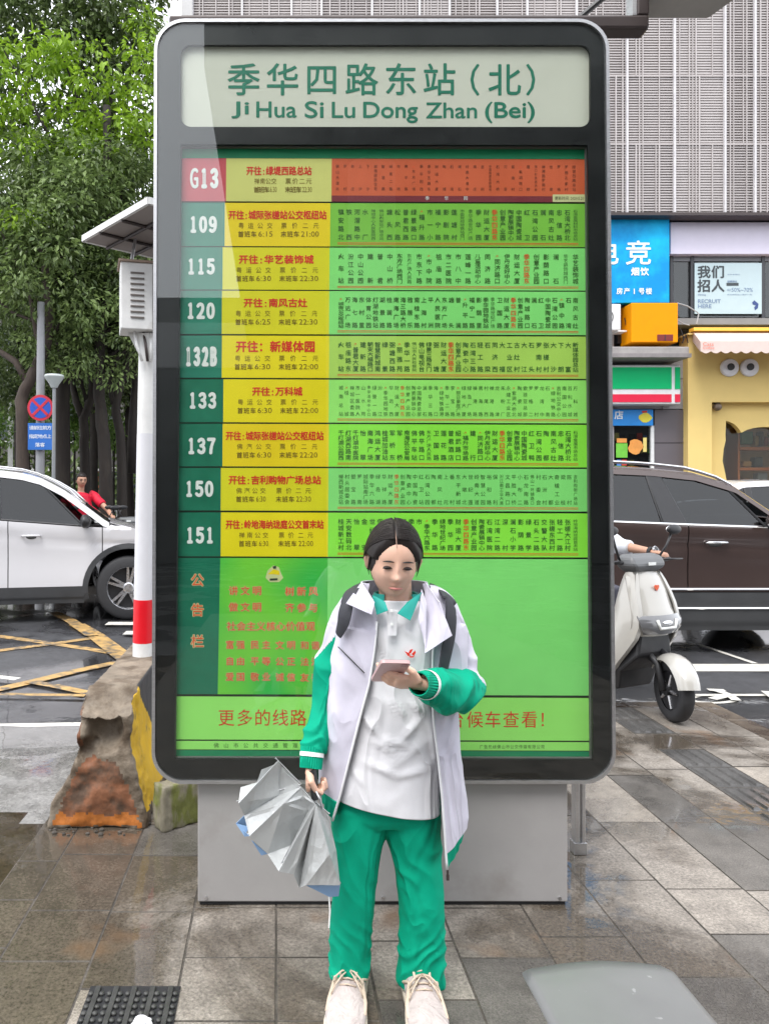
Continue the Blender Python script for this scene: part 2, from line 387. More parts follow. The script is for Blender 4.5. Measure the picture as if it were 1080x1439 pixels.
def leaf_mat(name, c, c2, tr=.35):
    m, n, p = new_mat(name); L = n.links.new
    ge = n.nodes.new('ShaderNodeNewGeometry'); nz = n.nodes.new('ShaderNodeTexNoise'); nz.inputs['Scale'].default_value = 2.6
    L(ge.outputs['Position'], nz.inputs['Vector']); nz.inputs['Detail'].default_value = 3
    ml = n.nodes.new('ShaderNodeMath'); ml.operation = 'MULTIPLY_ADD'; ml.inputs[1].default_value = .45
    L(ge.outputs['Random Per Island'], ml.inputs[0]); L(nz.outputs[0], ml.inputs[2])
    mr = n.nodes.new('ShaderNodeMapRange'); mr.inputs[1].default_value = .45; mr.inputs[2].default_value = .95; L(ml.outputs[0], mr.inputs[0])
    mc = n.nodes.new('ShaderNodeMix'); mc.data_type = 'RGBA'; mc.inputs[6].default_value = (*c, 1); mc.inputs[7].default_value = (*c2, 1)
    L(mr.outputs[0], mc.inputs[0]); L(mc.outputs[2], p.inputs['Base Color']); p.inputs['Roughness'].default_value = .42
    t = n.nodes.new('ShaderNodeBsdfTranslucent'); L(mc.outputs[2], t.inputs[0])
    x = n.nodes.new('ShaderNodeMixShader'); x.inputs[0].default_value = tr
    L(p.outputs[0], x.inputs[1]); L(t.outputs[0], x.inputs[2]); L(x.outputs[0], n.nodes['Material Output'].inputs[0]); return m
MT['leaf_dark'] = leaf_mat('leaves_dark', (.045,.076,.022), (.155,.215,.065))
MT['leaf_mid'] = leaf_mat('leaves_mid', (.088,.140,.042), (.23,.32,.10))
MT['leaf_bright'] = leaf_mat('leaves_young', (.14,.25,.015), (.32,.50,.04), .45)
MT['leaf_far'] = leaf_mat('leaves_far', (.10,.20,.04), (.25,.40,.09), .4)
SKIN = mat('skin', (.68,.42,.31), .5, var=.05, scale=30, sss=.12, bump=.05, bscale=400)
SKIN2 = mat('skin_tanned', (.45,.25,.17), .5, var=.06, scale=30)
HAIR = mat('black_hair', (.016,.012,.011), .5, var=.35, scale=60, bump=.5, bscale=90, stretch=(1, 1, .12), spec=.3)

# ------------------------------------------------------------------ ground, pavement, road
RZ = -.06
g = G(); g.add([(-150,-60,RZ),(150,-60,RZ),(150,400,RZ),(-150,400,RZ)], [(0,1,2,3)])
road = g.build('road', MT['asphalt'], kind='structure')
BE = 5.42   # far edge of the pavement
g = G(); g.box(-1.07, 3.05, -7, BE, RZ - .1, -.0035)
pave = g.build('pavement', MT['joint'], kind='structure')
g = G()
n = 60
vs = []; fs = []
X0, X1, Y0, Y1 = -5.0, -1.07, -3.0, 5.15
for j in range(n + 1):
    for i in range(n + 1):
        x = X0 + (X1-X0)*i/n; y = Y0 + (Y1-Y0)*j/n
        vs.append((x, y, -.022 + .012*noise.noise(Vector((x*2, y*2, 0))) - max(0, (y-4.6))*.06))
for j in range(n):
    for i in range(n): a = j*(n+1)+i; fs.append((a, a+1, a+n+2, a+n+1))
def gsplit(y): return y
g1 = G(); g2 = G()
fa = [f for f in fs if vs[f[0]][1] < 3.55 + .35*noise.noise(Vector((vs[f[0]][0]*1.5, 0, 4)))]
fb = [f for f in fs if f not in set(fa)]
g1.add(vs, fa); g2.add(vs, fb)
g1.build('muddy_ground', MT['mud'], kind='structure', smooth=True)
g2.build('concrete_apron', MT['concrete'], kind='structure', smooth=True)

edges = [-1.07,-.9,-.6,-.3,0,.3,.6,.9,1.19,1.49,1.79,2.04,2.28,2.55,2.8,3.05]
PM = {}
def paver_mesh(w, l, m, rib=False):
    k = (round(w, 3), round(l, 3), m, rib)
    if k not in PM:
        g = G(); e = .0015; x, y = w/2 - .0028, l/2 - .0028
        g.add([(-x,-y,-.03),(x,-y,-.03),(x,y,-.03),(-x,y,-.03),(-x,-y,-e),(x,-y,-e),(x,y,-e),(-x,y,-e),
               (-x+e,-y+e,0),(x-e,-y+e,0),(x-e,y-e,0),(-x+e,y-e,0)],
              [(0,1,5,4),(1,2,6,5),(2,3,7,6),(3,0,4,7),(4,5,9,8),(5,6,10,9),(6,7,11,10),(7,4,8,11),(8,9,10,11)])
        g.m = [1]*8 + [0]
        if rib:
            for q in range(4):
                cx = -x + w*(q + .5)/4 - .003
                g.add([(cx-.019,-y+.02,0),(cx+.019,-y+.02,0),(cx+.019,y-.02,0),(cx-.019,y-.02,0),
                       (cx-.012,-y+.03,.009),(cx+.012,-y+.03,.009),(cx+.012,y-.03,.009),(cx-.012,y-.03,.009)],
                      [(0,1,5,4),(1,2,6,5),(2,3,7,6),(3,0,4,7),(4,5,6,7)])
        o = g.build('paver', [MT[m], MT['joint']]); me = o.data; bpy.data.objects.remove(o); PM[k] = me
    return PM[k]
rp = random.Random(21)
offs = {0:.05, 1:.143, 2:.30, 3:.163, 4:.02, 5:.10, 6:.22, 7:.20, 8:.0, 9:.28, 10:.1}
for ci in range(len(edges) - 1):
    x0, x1 = edges[ci], edges[ci+1]; y = 1.2 + offs.get(ci, rp.uniform(0, .3))
    y = 2.763 - .3*5 + {3:0, 4:0, 2:.141, 1:-.02}.get(ci-0, rp.uniform(-.14, .14)) if True else y
    while y < BE - .02:
        l = .3 if (ci < 6) else rp.choice([.3, .6, .6, .45])
        if ci in (12,): l = .3
        if rp.random() < .12 and ci in (1, 2): l = .43
        if y + l > BE: l = BE - y
        if l < .05: break
        rib = ci == 12 and not (4.32 < y < 4.55)
        m = 'tactile' if rib else 'paver'
        cx, cy = (x0+x1)/2, y + l/2
        r_ = rp.random()
        if not rib:
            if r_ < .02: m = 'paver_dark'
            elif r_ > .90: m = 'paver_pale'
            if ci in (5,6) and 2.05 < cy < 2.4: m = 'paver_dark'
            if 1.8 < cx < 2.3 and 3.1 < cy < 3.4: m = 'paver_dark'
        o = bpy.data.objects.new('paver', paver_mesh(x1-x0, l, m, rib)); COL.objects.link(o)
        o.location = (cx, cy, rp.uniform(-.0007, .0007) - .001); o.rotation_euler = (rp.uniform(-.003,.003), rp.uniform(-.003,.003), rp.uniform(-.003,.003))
        o.parent = pave
        y += l
# kerb stones along the two road sides of the pavement
ks = {}
def kerb(x0, x1, y0, y1):
    k = (round(x1-x0, 3), round(y1-y0, 3))
    g = G(); a, b = (x1-x0)/2 - .004, (y1-y0)/2 - .004; g.box(-a, a, -b, b, -.16, 0)
    if k not in ks:
        o = g.build('kerb_stone', MT['kerb'], bevel=.008); ks[k] = o.data
    else: o = bpy.data.objects.new('kerb_stone', ks[k]); COL.objects.link(o); b_ = o.modifiers.new('b', 'BEVEL'); b_.width = .008; b_.segments = 2
    o.location = ((x0+x1)/2, (y0+y1)/2, rp.uniform(-.003, .002)); o.parent = pave; return o
y = .9
while y < BE: kerb(3.05, 3.21, y, min(y+.6, BE + .14)); y += .6
x = -1.07
while x < 3.0: kerb(x, min(x+.6, 3.05), BE, BE + .14); x += .6

# road markings
def roadline(name, pts, wid, m, z=RZ + .004, ff=None):
    P = [onz(px, py, z) for px, py in pts]; g = G()
    N = []
    for i in range(len(P)):
        a = P[max(0, i-1)]; b = P[min(len(P)-1, i+1)]; t = (b-a).normalized(); N.append(Vector((-t.y, t.x, 0)))
    vs = []
    for p, nn in zip(P, N): vs += [p + nn*wid/2, p - nn*wid/2]
    g.add(vs, [(2*i, 2*i+1, 2*i+3, 2*i+2) for i in range(len(P)-1)])
    o = g.build(name, m, parent=road); return o
Y = MT['yline']; W = MT['wline']
for i, (pts, wd) in enumerate([([(-60,890),(0,894),(51,901),(120,911),(186,922)], .12), ([(-60,921),(0,914),(70,905),(140,895)], .12),
                  ([(-60,980),(0,968),(48,957),(110,942),(172,929)], .13), ([(108,877),(135,893),(185,931),(215,955)], .20),
                  ([(40,957),(75,963),(122,973)], .10), ([(-80,975),(0,975),(120,977)], .07), ([(130,893),(100,872),(75,860)], .15)]):
    roadline('yellow_hatch_line', pts, wd, Y, RZ + .004 + .0035*i)
roadline('white_road_line', [(-200,1021),(0,1020),(104,1018),(150,1018)], .10, W)
roadline('white_road_line', [(-60,950),(0,951),(25,954)], .09, W, RZ + .03)
roadline('white_road_line', [(700,937),(960,938),(1080,938),(1400,938)], .30, W)
roadline('white_road_line', [(870,903),(980,905),(1060,932)], .06, W, RZ + .008)
roadline('white_road_line', [(150,876),(260,876)], .22, W, RZ + .03)
roadline('white_road_line', [(175,889),(260,889)], .22, W, RZ + .034)
# bicycle symbol painted on the lane
def ringpts(cx, cy, rx, ry, n=26): return [(cx + rx*math.cos(2*math.pi*i/n), cy + ry*math.sin(2*math.pi*i/n)) for i in range(n+1)]
for i, (pts, wd) in enumerate([(ringpts(1002,982,32,5.5), .045), (ringpts(1128,981,32,5.5), .045), ([(975,976.5),(1080,976.5),(1150,976.5)], .06),
                  ([(994,969),(1018,970)], .07), ([(1006,970),(1024,976),(1034,984)], .07), ([(1000,982),(1024,976)], .07), ([(1075,971),(1092,984)], .07)]):
    roadline('bicycle_symbol', pts, wd, W, RZ + .004 + .003*i)
# ------------------------------------------------------------------ the bus stop sign
LEAN = R(1.2); KP = Vector((0, 2.74, .465)); KV = Vector((0, math.sin(LEAN), math.cos(LEAN))); KN = Vector((0, math.cos(LEAN), -math.sin(LEAN)))
def K(px, py, off=0.0):
    d = Vector(((px-VX)/F, 1, (VY-py)/F)); p0 = KP + KN*off - Vector((0,0,CH))
    return Vector((0,0,CH)) + d * (KN.dot(p0) / KN.dot(d))
def uv(p): return p.x, (p - KP).dot(KV)
def U(u, v, off): return KP + Vector((u,0,0)) + KV*v + KN*off
sign = thing('bus_stop_sign', 'tall black framed bus stop sign with green and yellow route list behind glass', 'bus stop sign', (.395, 2.86, 0))
uL, _ = uv(K(213.5,1080)); uR, _ = uv(K(864,1080)); _, vB = uv(K(500,1101)); _, vT = uv(K(500,27.5))
def uvloop(lp, o=0): return [uv(K(x, y, o)) for x, y in lp]
def pl_shape(loops, o0, o1):
    vs, fs = shape(loops, abs(o1-o0)); return [U(v.x, v.y, o0 + v.z*(1 if o1 > o0 else -1)) for v in vs], fs
# silver case and its back
g = G(); outer = rrect(uL, vB, uR, vT, .115, 10); inner = rrect(uL+.012, vB+.012, uR-.012, vT-.012, .104, 10)
g.add(*pl_shape([outer, inner], -.006, .17)); g.add(*pl_shape([rrect(uL+.013, vB+.013, uR-.013, vT-.013, .103, 10)], .14, .165))
g.build('frame', MT['alu'], sign, bevel=.003)
# black enamel front with the two windows
h1 = uvloop(rrect(254, 62, 829.5, 177.5, 15)); h2 = uvloop([(254,202),(825.5,203),(833,1068),(245.5,1067)])
g = G(); g.add(*pl_shape([rrect(uL+.013, vB+.013, uR-.013, vT-.013, .103, 10), h1, h2], .004, .016))
g.build('front_border', MT['black_glass'], sign)
g = G(); g.add(*pl_shape([rrect(uL+.0135, vB+.0135, uR-.0135, vT-.0135, .102, 10)], -.001, .003)); g.build('glass_pane', MT['glass'], sign)
# thin grey gasket round the route window
g = G(); g.add(*pl_shape([uvloop([(252.5,201),(827,202),(834.5,1069.5),(244,1068.5)]), uvloop([(254.5,203.5),(825,204.5),(832,1067),(246,1066)])], .0165, .030)); g.build('window_gasket', mat('gasket', (.13,.13,.13), .5), sign)
def card(name, pts, off, m, parent, th=.0012, label=None):
    g = G(); a = [K(x, y, off) for x, y in pts]; b = [K(x, y, off + th) for x, y in pts]
    n = len(a); g.add(a + b, [tuple(range(n))[::-1], tuple(range(n, 2*n))] + [(i, (i+1) % n, (i+1) % n + n, i+n) for i in range(n)])
    return g.build(name, m, parent, label=label)
g = G(); g.add([K(235,45,.05),K(850,45,.05),K(850,1085,.05),K(235,1085,.05)], [(0,1,2,3)])
back = card('back_board', [(238,190),(846,190),(850,1080),(232,1080)], .040, mat('backing_sheet', (.05,.08,.05), .6), sign)
hd = card('header_panel', [(250,57),(834,57),(834,182),(250,182)], .022, MT['header'], sign)
KT = lambda off: (lambda x, y: K(x, y, off))
t = T(KT(.0212))
for c, x in zip('季华四路东站', (342.5, 397, 452, 508, 563, 617)): t.ch(c, x, 111.5, 48, 48, .012, 2)
t.ch('（', 652, 112, 46, 46, .012, 2); t.ch('北', 708.5, 112, 48, 48, .012, 2); t.ch('）', 760, 112, 46, 46, .012, 2)
x = 325
for wd, x0, x1, y0, y1 in (('Ji',325,350,142.5,166.5), ('Hua',360,417,142.5,165.5), ('Si',428,455,142,166), ('Lu',466,499,143,166), ('Dong',510,587,143,173), ('Zhan',598,670,144,166.5), ('(Bei)',681,751,143,173)):
    t.fit(wd, x0, x1, y0, y1, .022, 4)
t.g.build('header_lettering', MT['text_green'], hd)

def xl(y): return 254.5 - (y-203)*8.5/864
def xr(y): return 825.5 + (y-203)*7/864
B0 = .030
m_y = [strip_mat('pale_yellow_card', (205,205,115)), strip_mat('deep_yellow_card', (232,205,0)), strip_mat('lime_yellow_card', (218,210,15)), strip_mat('yellow_card', (232,214,0))]
m_g = [MT['orange'], strip_mat('grass_green_card', (120,190,60)), strip_mat('mint_green_card', (132,222,118)), strip_mat('olive_green_card', (172,212,90)), strip_mat('light_green_card', (152,230,108)), strip_mat('bright_green_card', (142,232,66))]
m_n = [MT['rednum'], mat('number_green_pale', lin(25,122,98), .45, var=.12, scale=9), mat('number_green_deep', lin(0,108,80), .45, var=.15, scale=9)]
top = card('top_band', [(xl(203)-4,199),(xr(203)+4,200),(xr(222)+4,223.5),(xl(222)-4,222)], B0+.001, MT['dgreen'], sign)
RT = [
 ('G13', 222.5, 284, 0, 0, 0, '开往:绿堤西路总站', 346, 438, '禅南公交', '票价二元', '首班车6:30', '末班车22:30', 318, 466, 356, 438),
 ('109', 285, 347, 1, 1, 1, '开往:城际张槎站公交枢纽站', 321, 459, '粤运公交', '票价二元', '首班车6:15', '末班车21:00', 316, 464, 334, 448),
 ('115', 347.5, 408, 1, 2, 2, '开往:华艺装饰城', 335, 441, '粤运公交', '票价二元', '首班车6:30', '末班车22:30', 313, 463, 331, 447),
 ('120', 408.5, 470.5, 1, 2, 2, '开往:南风古灶', 342, 432, '粤运公交', '票价二元', '首班车6:25', '末班车22:30', 312, 462.5, 330, 446),
 ('132B', 471.5, 532, 1, 3, 3, '开往：新媒体园', 331, 443, '粤运公交', '票价二元', '首班车6:30', '末班车22:00', 312, 462.5, 329, 447),
 ('133', 533, 594.5, 2, 3, 4, '开往:万科城', 354, 425, '粤运公交', '票价二元', '首班车6:30', '末班车22:00', 314, 462, 333, 447),
 ('137', 595.5, 656.5, 2, 1, 5, '开往:城际张槎站公交枢纽站', 317, 455, '佛汽公交', '票价二元', '首班车6:30', '末班车22:20', 313, 462, 332, 446),
 ('150', 657.5, 718.5, 2, 2, 2, '开往:吉利购物广场总站', 321, 451, '佛汽公交', '票价二元', '首班车6:30', '末班车22:30', 310.5, 461.5, 331, 437),
 ('151', 720, 783, 2, 3, 5, '开往:岭地海纳珑庭公交首末站', 317, 455, '禅南公交', '票价二元', '首班车6:30', '末班车22:00', 310.5, 461, 335, 440),
]
ST = {
'G13': '佛山大道北|罗村|务庄|上沙|下沙|城南居民住宅|智慧路|绿景二路|市场|佛平路|*东方广场|季华园西|季华五路东|财运大厦|陶城|石湾|澜石|岭南大道中|南庄|吉利|中国陶瓷总部基地|石湾大桥|河滘|紫南村|*紫洞路口|醒群|海口村民委员会|禅港路罗南村|龙津|罗格|罗格孔家村|绿堤西路总站',
'109': '镇安路北|铁西|河滘路中|水厂|禅城中心人民医院西|佛山火车站广场总站|塘头西|松风路|普君西路|绿景路口|*福升路|市一小|福宁路|影剧院|莲塘村|市委党校地铁站西门|季华路世纪广场|季华园|财运大厦|*季华四路东|创意产业园|陶瓷展销中心|中国陶瓷城|红卫|石湾公园|澜石|南风古灶|忠信路|石湾大桥北|石湾金属材料市场总站',
'115': '火车站|汾江公园|中山公园|建新|普君|中山桥|东方广场西门|东方广场人民路|市东下路|*市中院|祖庙路|市二医院|市八中|莲峰一路|儿童活动中心|同济路|*同济路口|伊丹友好中心|财运大厦|*季华四路东|创意产业园|影荫路口|澜石|华艺装饰城西门|华艺装饰城',
'120': '*城南公交枢纽站|万达广场|海七路|东村里|体育公园|灯湖地铁站|湖景路|桂澜路|南海广场|海三路大桥|雅居乐|南桂东路|上海村|平洲|人民医院|东方广场|塘头|普澜|*升平路|福宁一路|影荫里|季华园地铁站|季华路世纪广场|卫国路|财运大厦|*季华四路东|创意产业园|陶城路口|澜石|红卫|中国陶瓷城|石湾公园|*镇中路|石湾|南风古灶',
'132B': '火车站|祖庙路东|*普君大厦|建新路|朝安大福路口|智慧新城南|绿景|弼塘西路|*丽雅苑|季华一路|佛山市人民检察院|佛山电视台|绿景三路东门|弼塘|财运大厦|*季华四路东|创意产业园|陶瓷中心|石湾三路|轻工路|石梁|同济西|大福|工业区|古灶村|大江|石头|罗南村|张槎村|大沙|下朗|大富|新媒体园总站',
'133': '城南总站|*桂城|禅城区委路|市一医院人|山水苑|季华活动中心口|绿景一路|汾江|*季华园地铁|华远西|财运大厦|*季华四路东|创意产业园|陶瓷展销中心|中国陶瓷总部|澜石|季华三路|海口|*绿地铁路港|季华二路|李宝路|*丽日豪庭广场|绿地大厦|绿岛广场|禅港路|南海路|村尾西|禅港路|龙津|禾粉厂|永建工业区|*紫洞大桥北|陶瓷城|索菲亚总部|罗格二|罗村|龙湾中|石南|*绿地铁路|吉利公交中心|南国公园|百利水城|万科城',
'137': '千灯湖公园西|灯湖西路南|千灯湖中医院|怡翠|南海广场|鸿运大厦|桂城加油站|军桥东|军桥|南海区公安局|佛平车站|佛平路口|东方广场人民路|卫国路|莲花路|普君酒店|绍武路口|*福升市场路|建行|*同济路口|伊丹友好中心|财运大厦|*季华四路东|创意产业园|陶瓷展销中心|中国陶瓷城|红卫鸭|石湾公园|陶都|南风古灶|忠信路|石湾大桥北|石湾金属市场总站',
'150': '禅西新城总站|村头居委会|塱宝路|罗南|城际站南广场|季华六路|绿岛湖|华祥路|财运大厦|*季华四路东|创意产业园|陶瓷中心|中国陶瓷|红卫站|石湾公园|陶都|南风灶|上元|番村|东平新城|大墩北|世纪莲|岭南大道|智慧公园|裕和路|保利|汾江南工业大道|文昌路口|平胜大桥|小布二|石龙南路|佛山一环辅路口|村委会|石洲村|大都|奇槎工业|梁桂|陈村|吉利购物广场站',
'151': '桂城新工村|天安数码北|怡翠|金安|世纪中心|保利水城|影荫路|佛平路|百花广场|季星|市诚|*季华六路东|季华路|绿地世纪广场|季华园|财运大厦|*季华四路东|创意产业园|陶瓷展销中心|石湾医院|江湾二路|深村|澜石小学|影荫路|绿景学|石头二路|交警大队|张槎东西村|轻工一路|张槎大江村|岭地海纳珑庭首末站',
}
for (num, y0, y1, ni, yi, gi, dest, dx0, dx1, co, fare, fb_, lb_, xs, xm, ix0, ix1) in RT:
    o0 = B0 + random.uniform(-.0008, .0008)
    sk = 1.6
    strip = card('route_strip', [(xl(y0)-3, y0),(xr(y0)+2, y0+sk),(xr(y1)+2, y1+sk),(xl(y1)-3, y1)], o0+.0015, MT['black_line'], sign, .002)
    yy1 = y1 - 1.2
    card('number_block', [(xl(y0)-3,y0),(xs,y0),(xs-.4,yy1),(xl(y1)-3,yy1)], o0, m_n[ni], strip)
    card('destination_block', [(xs,y0),(xm,y0+.5),(xm-.4,yy1+.5),(xs-.4,yy1)], o0, m_y[yi], strip)
    gy = yy1 - 8.5 if num == 'G13' else yy1
    card('stop_list_block', [(xm,y0+.5),(xr(y0)+2,y0+sk),(xr(y1)+2,gy+sk),(xm-.4,gy+.5)], o0, m_g[gi], strip)
    if num == 'G13':
        card('stop_list_band', [(xm,gy+.5),(xr(y0)+2,gy+sk),(xr(y1)+2,yy1+sk),(xm-.4,yy1+.5)], o0, MT['maroon'], strip)
        card('date_label', [(776,gy-1),(823,gy-1),(823,yy1+1),(776,yy1+1)], o0-.0012, MT['pale'], strip, .001)
        q = T(KT(o0-.0018)); q.fit('更新时间: 2020.5.20', 779, 820, gy+1.5, yy1-1.5, 0, 1); q.g.build('date_lettering', MT['black_line'], strip)
    t = T(KT(o0-.0008))
    h = 33 if num == 'G13' else 26
    bx = {'G13': (266, 308, 236, 265), '109': (265, 306, 303.5, 327.5), '115': (262, 303, 363, 386), '120': (261, 303, 425, 448.5), '132B': (259, 306, 487, 515),
          '133': (264, 305, 551, 574.5), '137': (262, 304, 615, 638.5), '150': (259, 301, 675.5, 698.5), '151': (260, 302, 740.5, 764)}[num]
    n_ = len(num); cw = (bx[1]-bx[0]) / n_
    for i, c in enumerate(num):
        a = bx[0] + cw*i + 1; b = bx[0] + cw*(i+1) - 1
        if c == '1': a += cw*.14; b -= cw*.14
        t.fit(chr(ord(c)+0xFEE0), a, b, bx[2], bx[3], .06 if c != 'G' else .034, 4)
    t.g.build('number_lettering', MT['white_print'], strip)
    dc = (dx1-dx0) / len(dest); t = T(KT(o0-.0008)); dy = y0 + {'G13': 17.5, '132B': 15.5}.get(num, 17)
    hh = {'132B': 16.5}.get(num, 13)
    if ':' in dest:   # the colon takes little room
        n2 = len(dest) - .45; dc = (dx1-dx0)/n2; x = dx0
        for c in dest:
            k = .55 if c == ':' else 1; t.ch(c, x + dc*k/2, dy, min(dc*1.02, hh*1.05), hh, .03, 2); x += dc*k
    else: t.row(dest, dx0+dc/2, dx1-dc/2, dy, hh, min(dc, hh*1.05), .03, 2)
    t.g.build('destination_lettering', MT['red_print'], strip)
    t = T(KT(o0-.0008)); m_ = (ix0+ix1)/2; a1 = ix0+5; wide = num not in ('150', '151', 'G13')
    w1 = ix0 + (m_-ix0)*(.86 if wide else .80); q_ = min(9, (w1-ix0)/4.6)
    t.row(co, a1, w1-4, y0+32, 9, min(8.5, (w1-4-a1)/3), .011); t.row(fare, m_+8, ix1-4, y0+32, 9, 8.5, .011)
    for s_, xa, xb in ((fb_, ix0, w1), (lb_, m_+3, ix1)):
        cj, dg = s_[:3], s_[3:]; cwj = q_ if xa == ix0 else min(9, (xb-xa)/5)
        t.row(cj, xa+4.5, xa+4.5+cwj*2, y0+44, 9, 8.5, .012); t.fit(dg, xa+cwj*3+2, xb, y0+40, y0+47.5, .012, 2)
    t.g.build('timetable_lettering', MT['ink_yellow'], strip)
    cols = ST[num].split('|'); n_ = len(cols); x0, x1 = (474, 806) if num == 'G13' else (479, 808)
    st = (x1-x0)/(n_-1); t = T(KT(o0-.0008)); tr_ = T(KT(o0-.0008)); ya, yb = y0+8, (gy-5 if num != 'G13' else gy-3)
    wch = min(8.6, st*.84) if num != 'G13' else 5.2
    for i, c in enumerate(cols):
        cx = x0 + st*i; sy = sk*(cx-xl(y0))/570
        red = c.startswith('*'); cc = c.lstrip('*'); tt = tr_ if (red and cc.startswith('季华四路')) else t
        if red and tt is t:
            tr_.ch('↗', cx, ya+3+sy, 6, 5); tt.col(cc, cx, ya+7+sy, yb-4+sy, wch, .012)
        else: tt.col(cc, cx, ya+sy, yb-4+sy, wch if len(cc) < 7 else wch*.8, .012)
    t.g.build('stop_lettering', mat('ink_g13', lin(95,45,20), .5) if num == 'G13' else MT['ink'], strip)
    if tr_.g.v: tr_.g.build('current_stop_lettering', MT['red_soft'], strip)
    g = G()
    if num != 'G13':
        for yo, th in ((yy1-5.6, .8), (yy1-3.6, .7)):
            a = [K(474, yo+.6, o0-.0006), K(812, yo+sk, o0-.0006), K(812, yo+th+sk, o0-.0006), K(474, yo+th+.6, o0-.0006)]; g.add(a, [(0,1,2,3)])
        g.build('route_line', MT['red_soft'], strip)
    else:
        q = T(KT(o0-.0008)); q.row('季华园', 600, 654, gy+4.2, 6, 6, .02); q.g.build('band_lettering', MT['white_print'], strip)

# notice board
nb = card('notice_board', [(xl(783)-3,784),(xr(783)+2,786),(xr(976)+2,979),(xl(976)-3,977)], B0+.0015, MT['black_line'], sign, .002)
card('number_block', [(xl(784)-3,784),(309.5,784),(306,975.5),(xl(976)-3,975.5)], B0, m_n[2], nb)
def notice_green():
    m, n, p = new_mat('notice_green'); L = n.links.new
    tc = n.nodes.new('ShaderNodeTexCoord'); nz = n.nodes.new('ShaderNodeTexNoise'); nz.inputs['Scale'].default_value = 3.2; nz.inputs['Detail'].default_value = 1
    L(tc.outputs['Object'], nz.inputs['Vector']); r = n.nodes.new('ShaderNodeMapRange'); r.inputs[1].default_value = .42; r.inputs[2].default_value = .66; L(nz.outputs[0], r.inputs[0])
    mc = n.nodes.new('ShaderNodeMix'); mc.data_type = 'RGBA'; mc.inputs[6].default_value = (*lin(30,178,70), 1); mc.inputs[7].default_value = (*lin(115,205,55), 1)
    L(r.outputs[0], mc.inputs[0]); L(mc.outputs[2], p.inputs['Base Color']); p.inputs['Roughness'].default_value = .5; return m
card('notice_block', [(309.5,784),(460.5,784.5),(459,976),(306,975.5)], B0, notice_green(), nb)
card('blank_block', [(460.5,784.5),(xr(784)+2,786),(xr(976)+2,977.5),(459,976)], B0, m_g[2], nb)
for pas, (of, mm, ex) in enumerate(((B0-.0007, MT['pale'], .055), (B0-.0013, MT['red_soft'], .015))):
    t = T(KT(of))
    for c, y in zip('公告栏', (815, 857, 901)): t.ch(c, 277.5, y, 19, 19, ex, 2)
    for tx, xa, xb, y in (('讲文明', 328, 361, 830), ('树新风', 407, 440, 831), ('做文明', 328, 361, 853), ('齐参与', 407, 440, 854), ('社会主义核心价值观', 325, 436, 880),
                          ('富强', 323, 338, 906), ('民主', 358, 374, 906), ('文明', 393, 409, 906.5), ('和谐', 428, 443, 907),
                          ('自由', 323, 338, 929), ('平等', 358, 374, 929), ('公正', 393, 409, 929.5), ('法治', 428, 443, 930),
                          ('爱国', 323, 338, 951), ('敬业', 358, 374, 951), ('诚信', 393, 409, 951.5), ('友善', 428, 443, 952)):
        t.row(tx, xa, xb, y, 13.5 if y < 900 else 12.5, None, ex, 2)
    t.g.build('notice_lettering', mm, nb)
# small printed badge above the slogans
bd = card('badge', [(373,812),(376,802),(384,794.5),(392,797),(395,806),(398,812),(392,818),(379,818)], B0-.001, MT['pale'], nb, .0008)
t = T(KT(B0-.0014)); t.fit('● ●', 380, 390, 808, 812, 0, 2)
g = G(); g.add([K(x,y,B0-.0014) for x, y in ((376,807),(384,800),(392,802),(393,808),(384,807))], [(0,1,2,3,4)]); g.build('badge_stripe', MT['m'] if 'm' in MT else m_y[1], nb)
g = G(); g.add([K(x,y,B0-.0016) for x, y in ((379,813),(390,812.5),(390,815.5),(379,816))], [(0,1,2,3)]).add([K(x,y,B0-.0016) for x, y in ((383,796),(388,795),(388,799),(384,799.5))], [(0,1,2,3)]); g.build('badge_mark', MT['black_line'], nb, kind='stuff')
# the two strips at the foot
fs_ = card('foot_strip', [(xl(978)-3,978.5),(xr(978)+2,981),(xr(1039)+2,1041),(xl(1039)-3,1039)], B0+.0005, m_g[4], sign)
t = T(KT(B0-.0002))
s_ = '更多的线路,请到前方各站台候车查看'
for c, x in zip('更多的线路', (318, 344, 369, 394, 419)): t.ch(c, x, 1008.5, 24, 25, .006, 2)
t.ch(',', 437, 1014, 18, 22, .01, 2)
for c, x in zip('请到各路口站', (462, 488, 513, 539, 565, 616)): t.ch(c, x, 1009, 24, 25, .006, 2)
for c, x in zip('台候车查看！', (640, 667, 692, 717.5, 743.5, 768)): t.ch(c, x, 1011, 24, 25, .006, 2)
t.g.build('foot_lettering', MT['red_print'], fs_)
fs2 = card('company_strip', [(xl(1041)-3,1041),(xr(1041)+2,1043),(xr(1053)+2,1055),(xl(1053)-3,1053)], B0+.0005, m_g[4], sign)
t = T(KT(B0-.0002)); t.row('佛山市公共交通管理有限公司', 304, 470, 1047.5, 7.5, 7.5, .01); t.row('广告热线佛山市公交传媒有限公司', 676, 762, 1049.5, 6, 5.5, .01); t.g.build('company_lettering', MT['ink'], fs2)
card('bottom_band', [(xl(1054)-3,1054),(xr(1054)+2,1056),(xr(1067)+4,1072),(xl(1067)-4,1072)], B0+.0008, MT['dgreen'], sign)
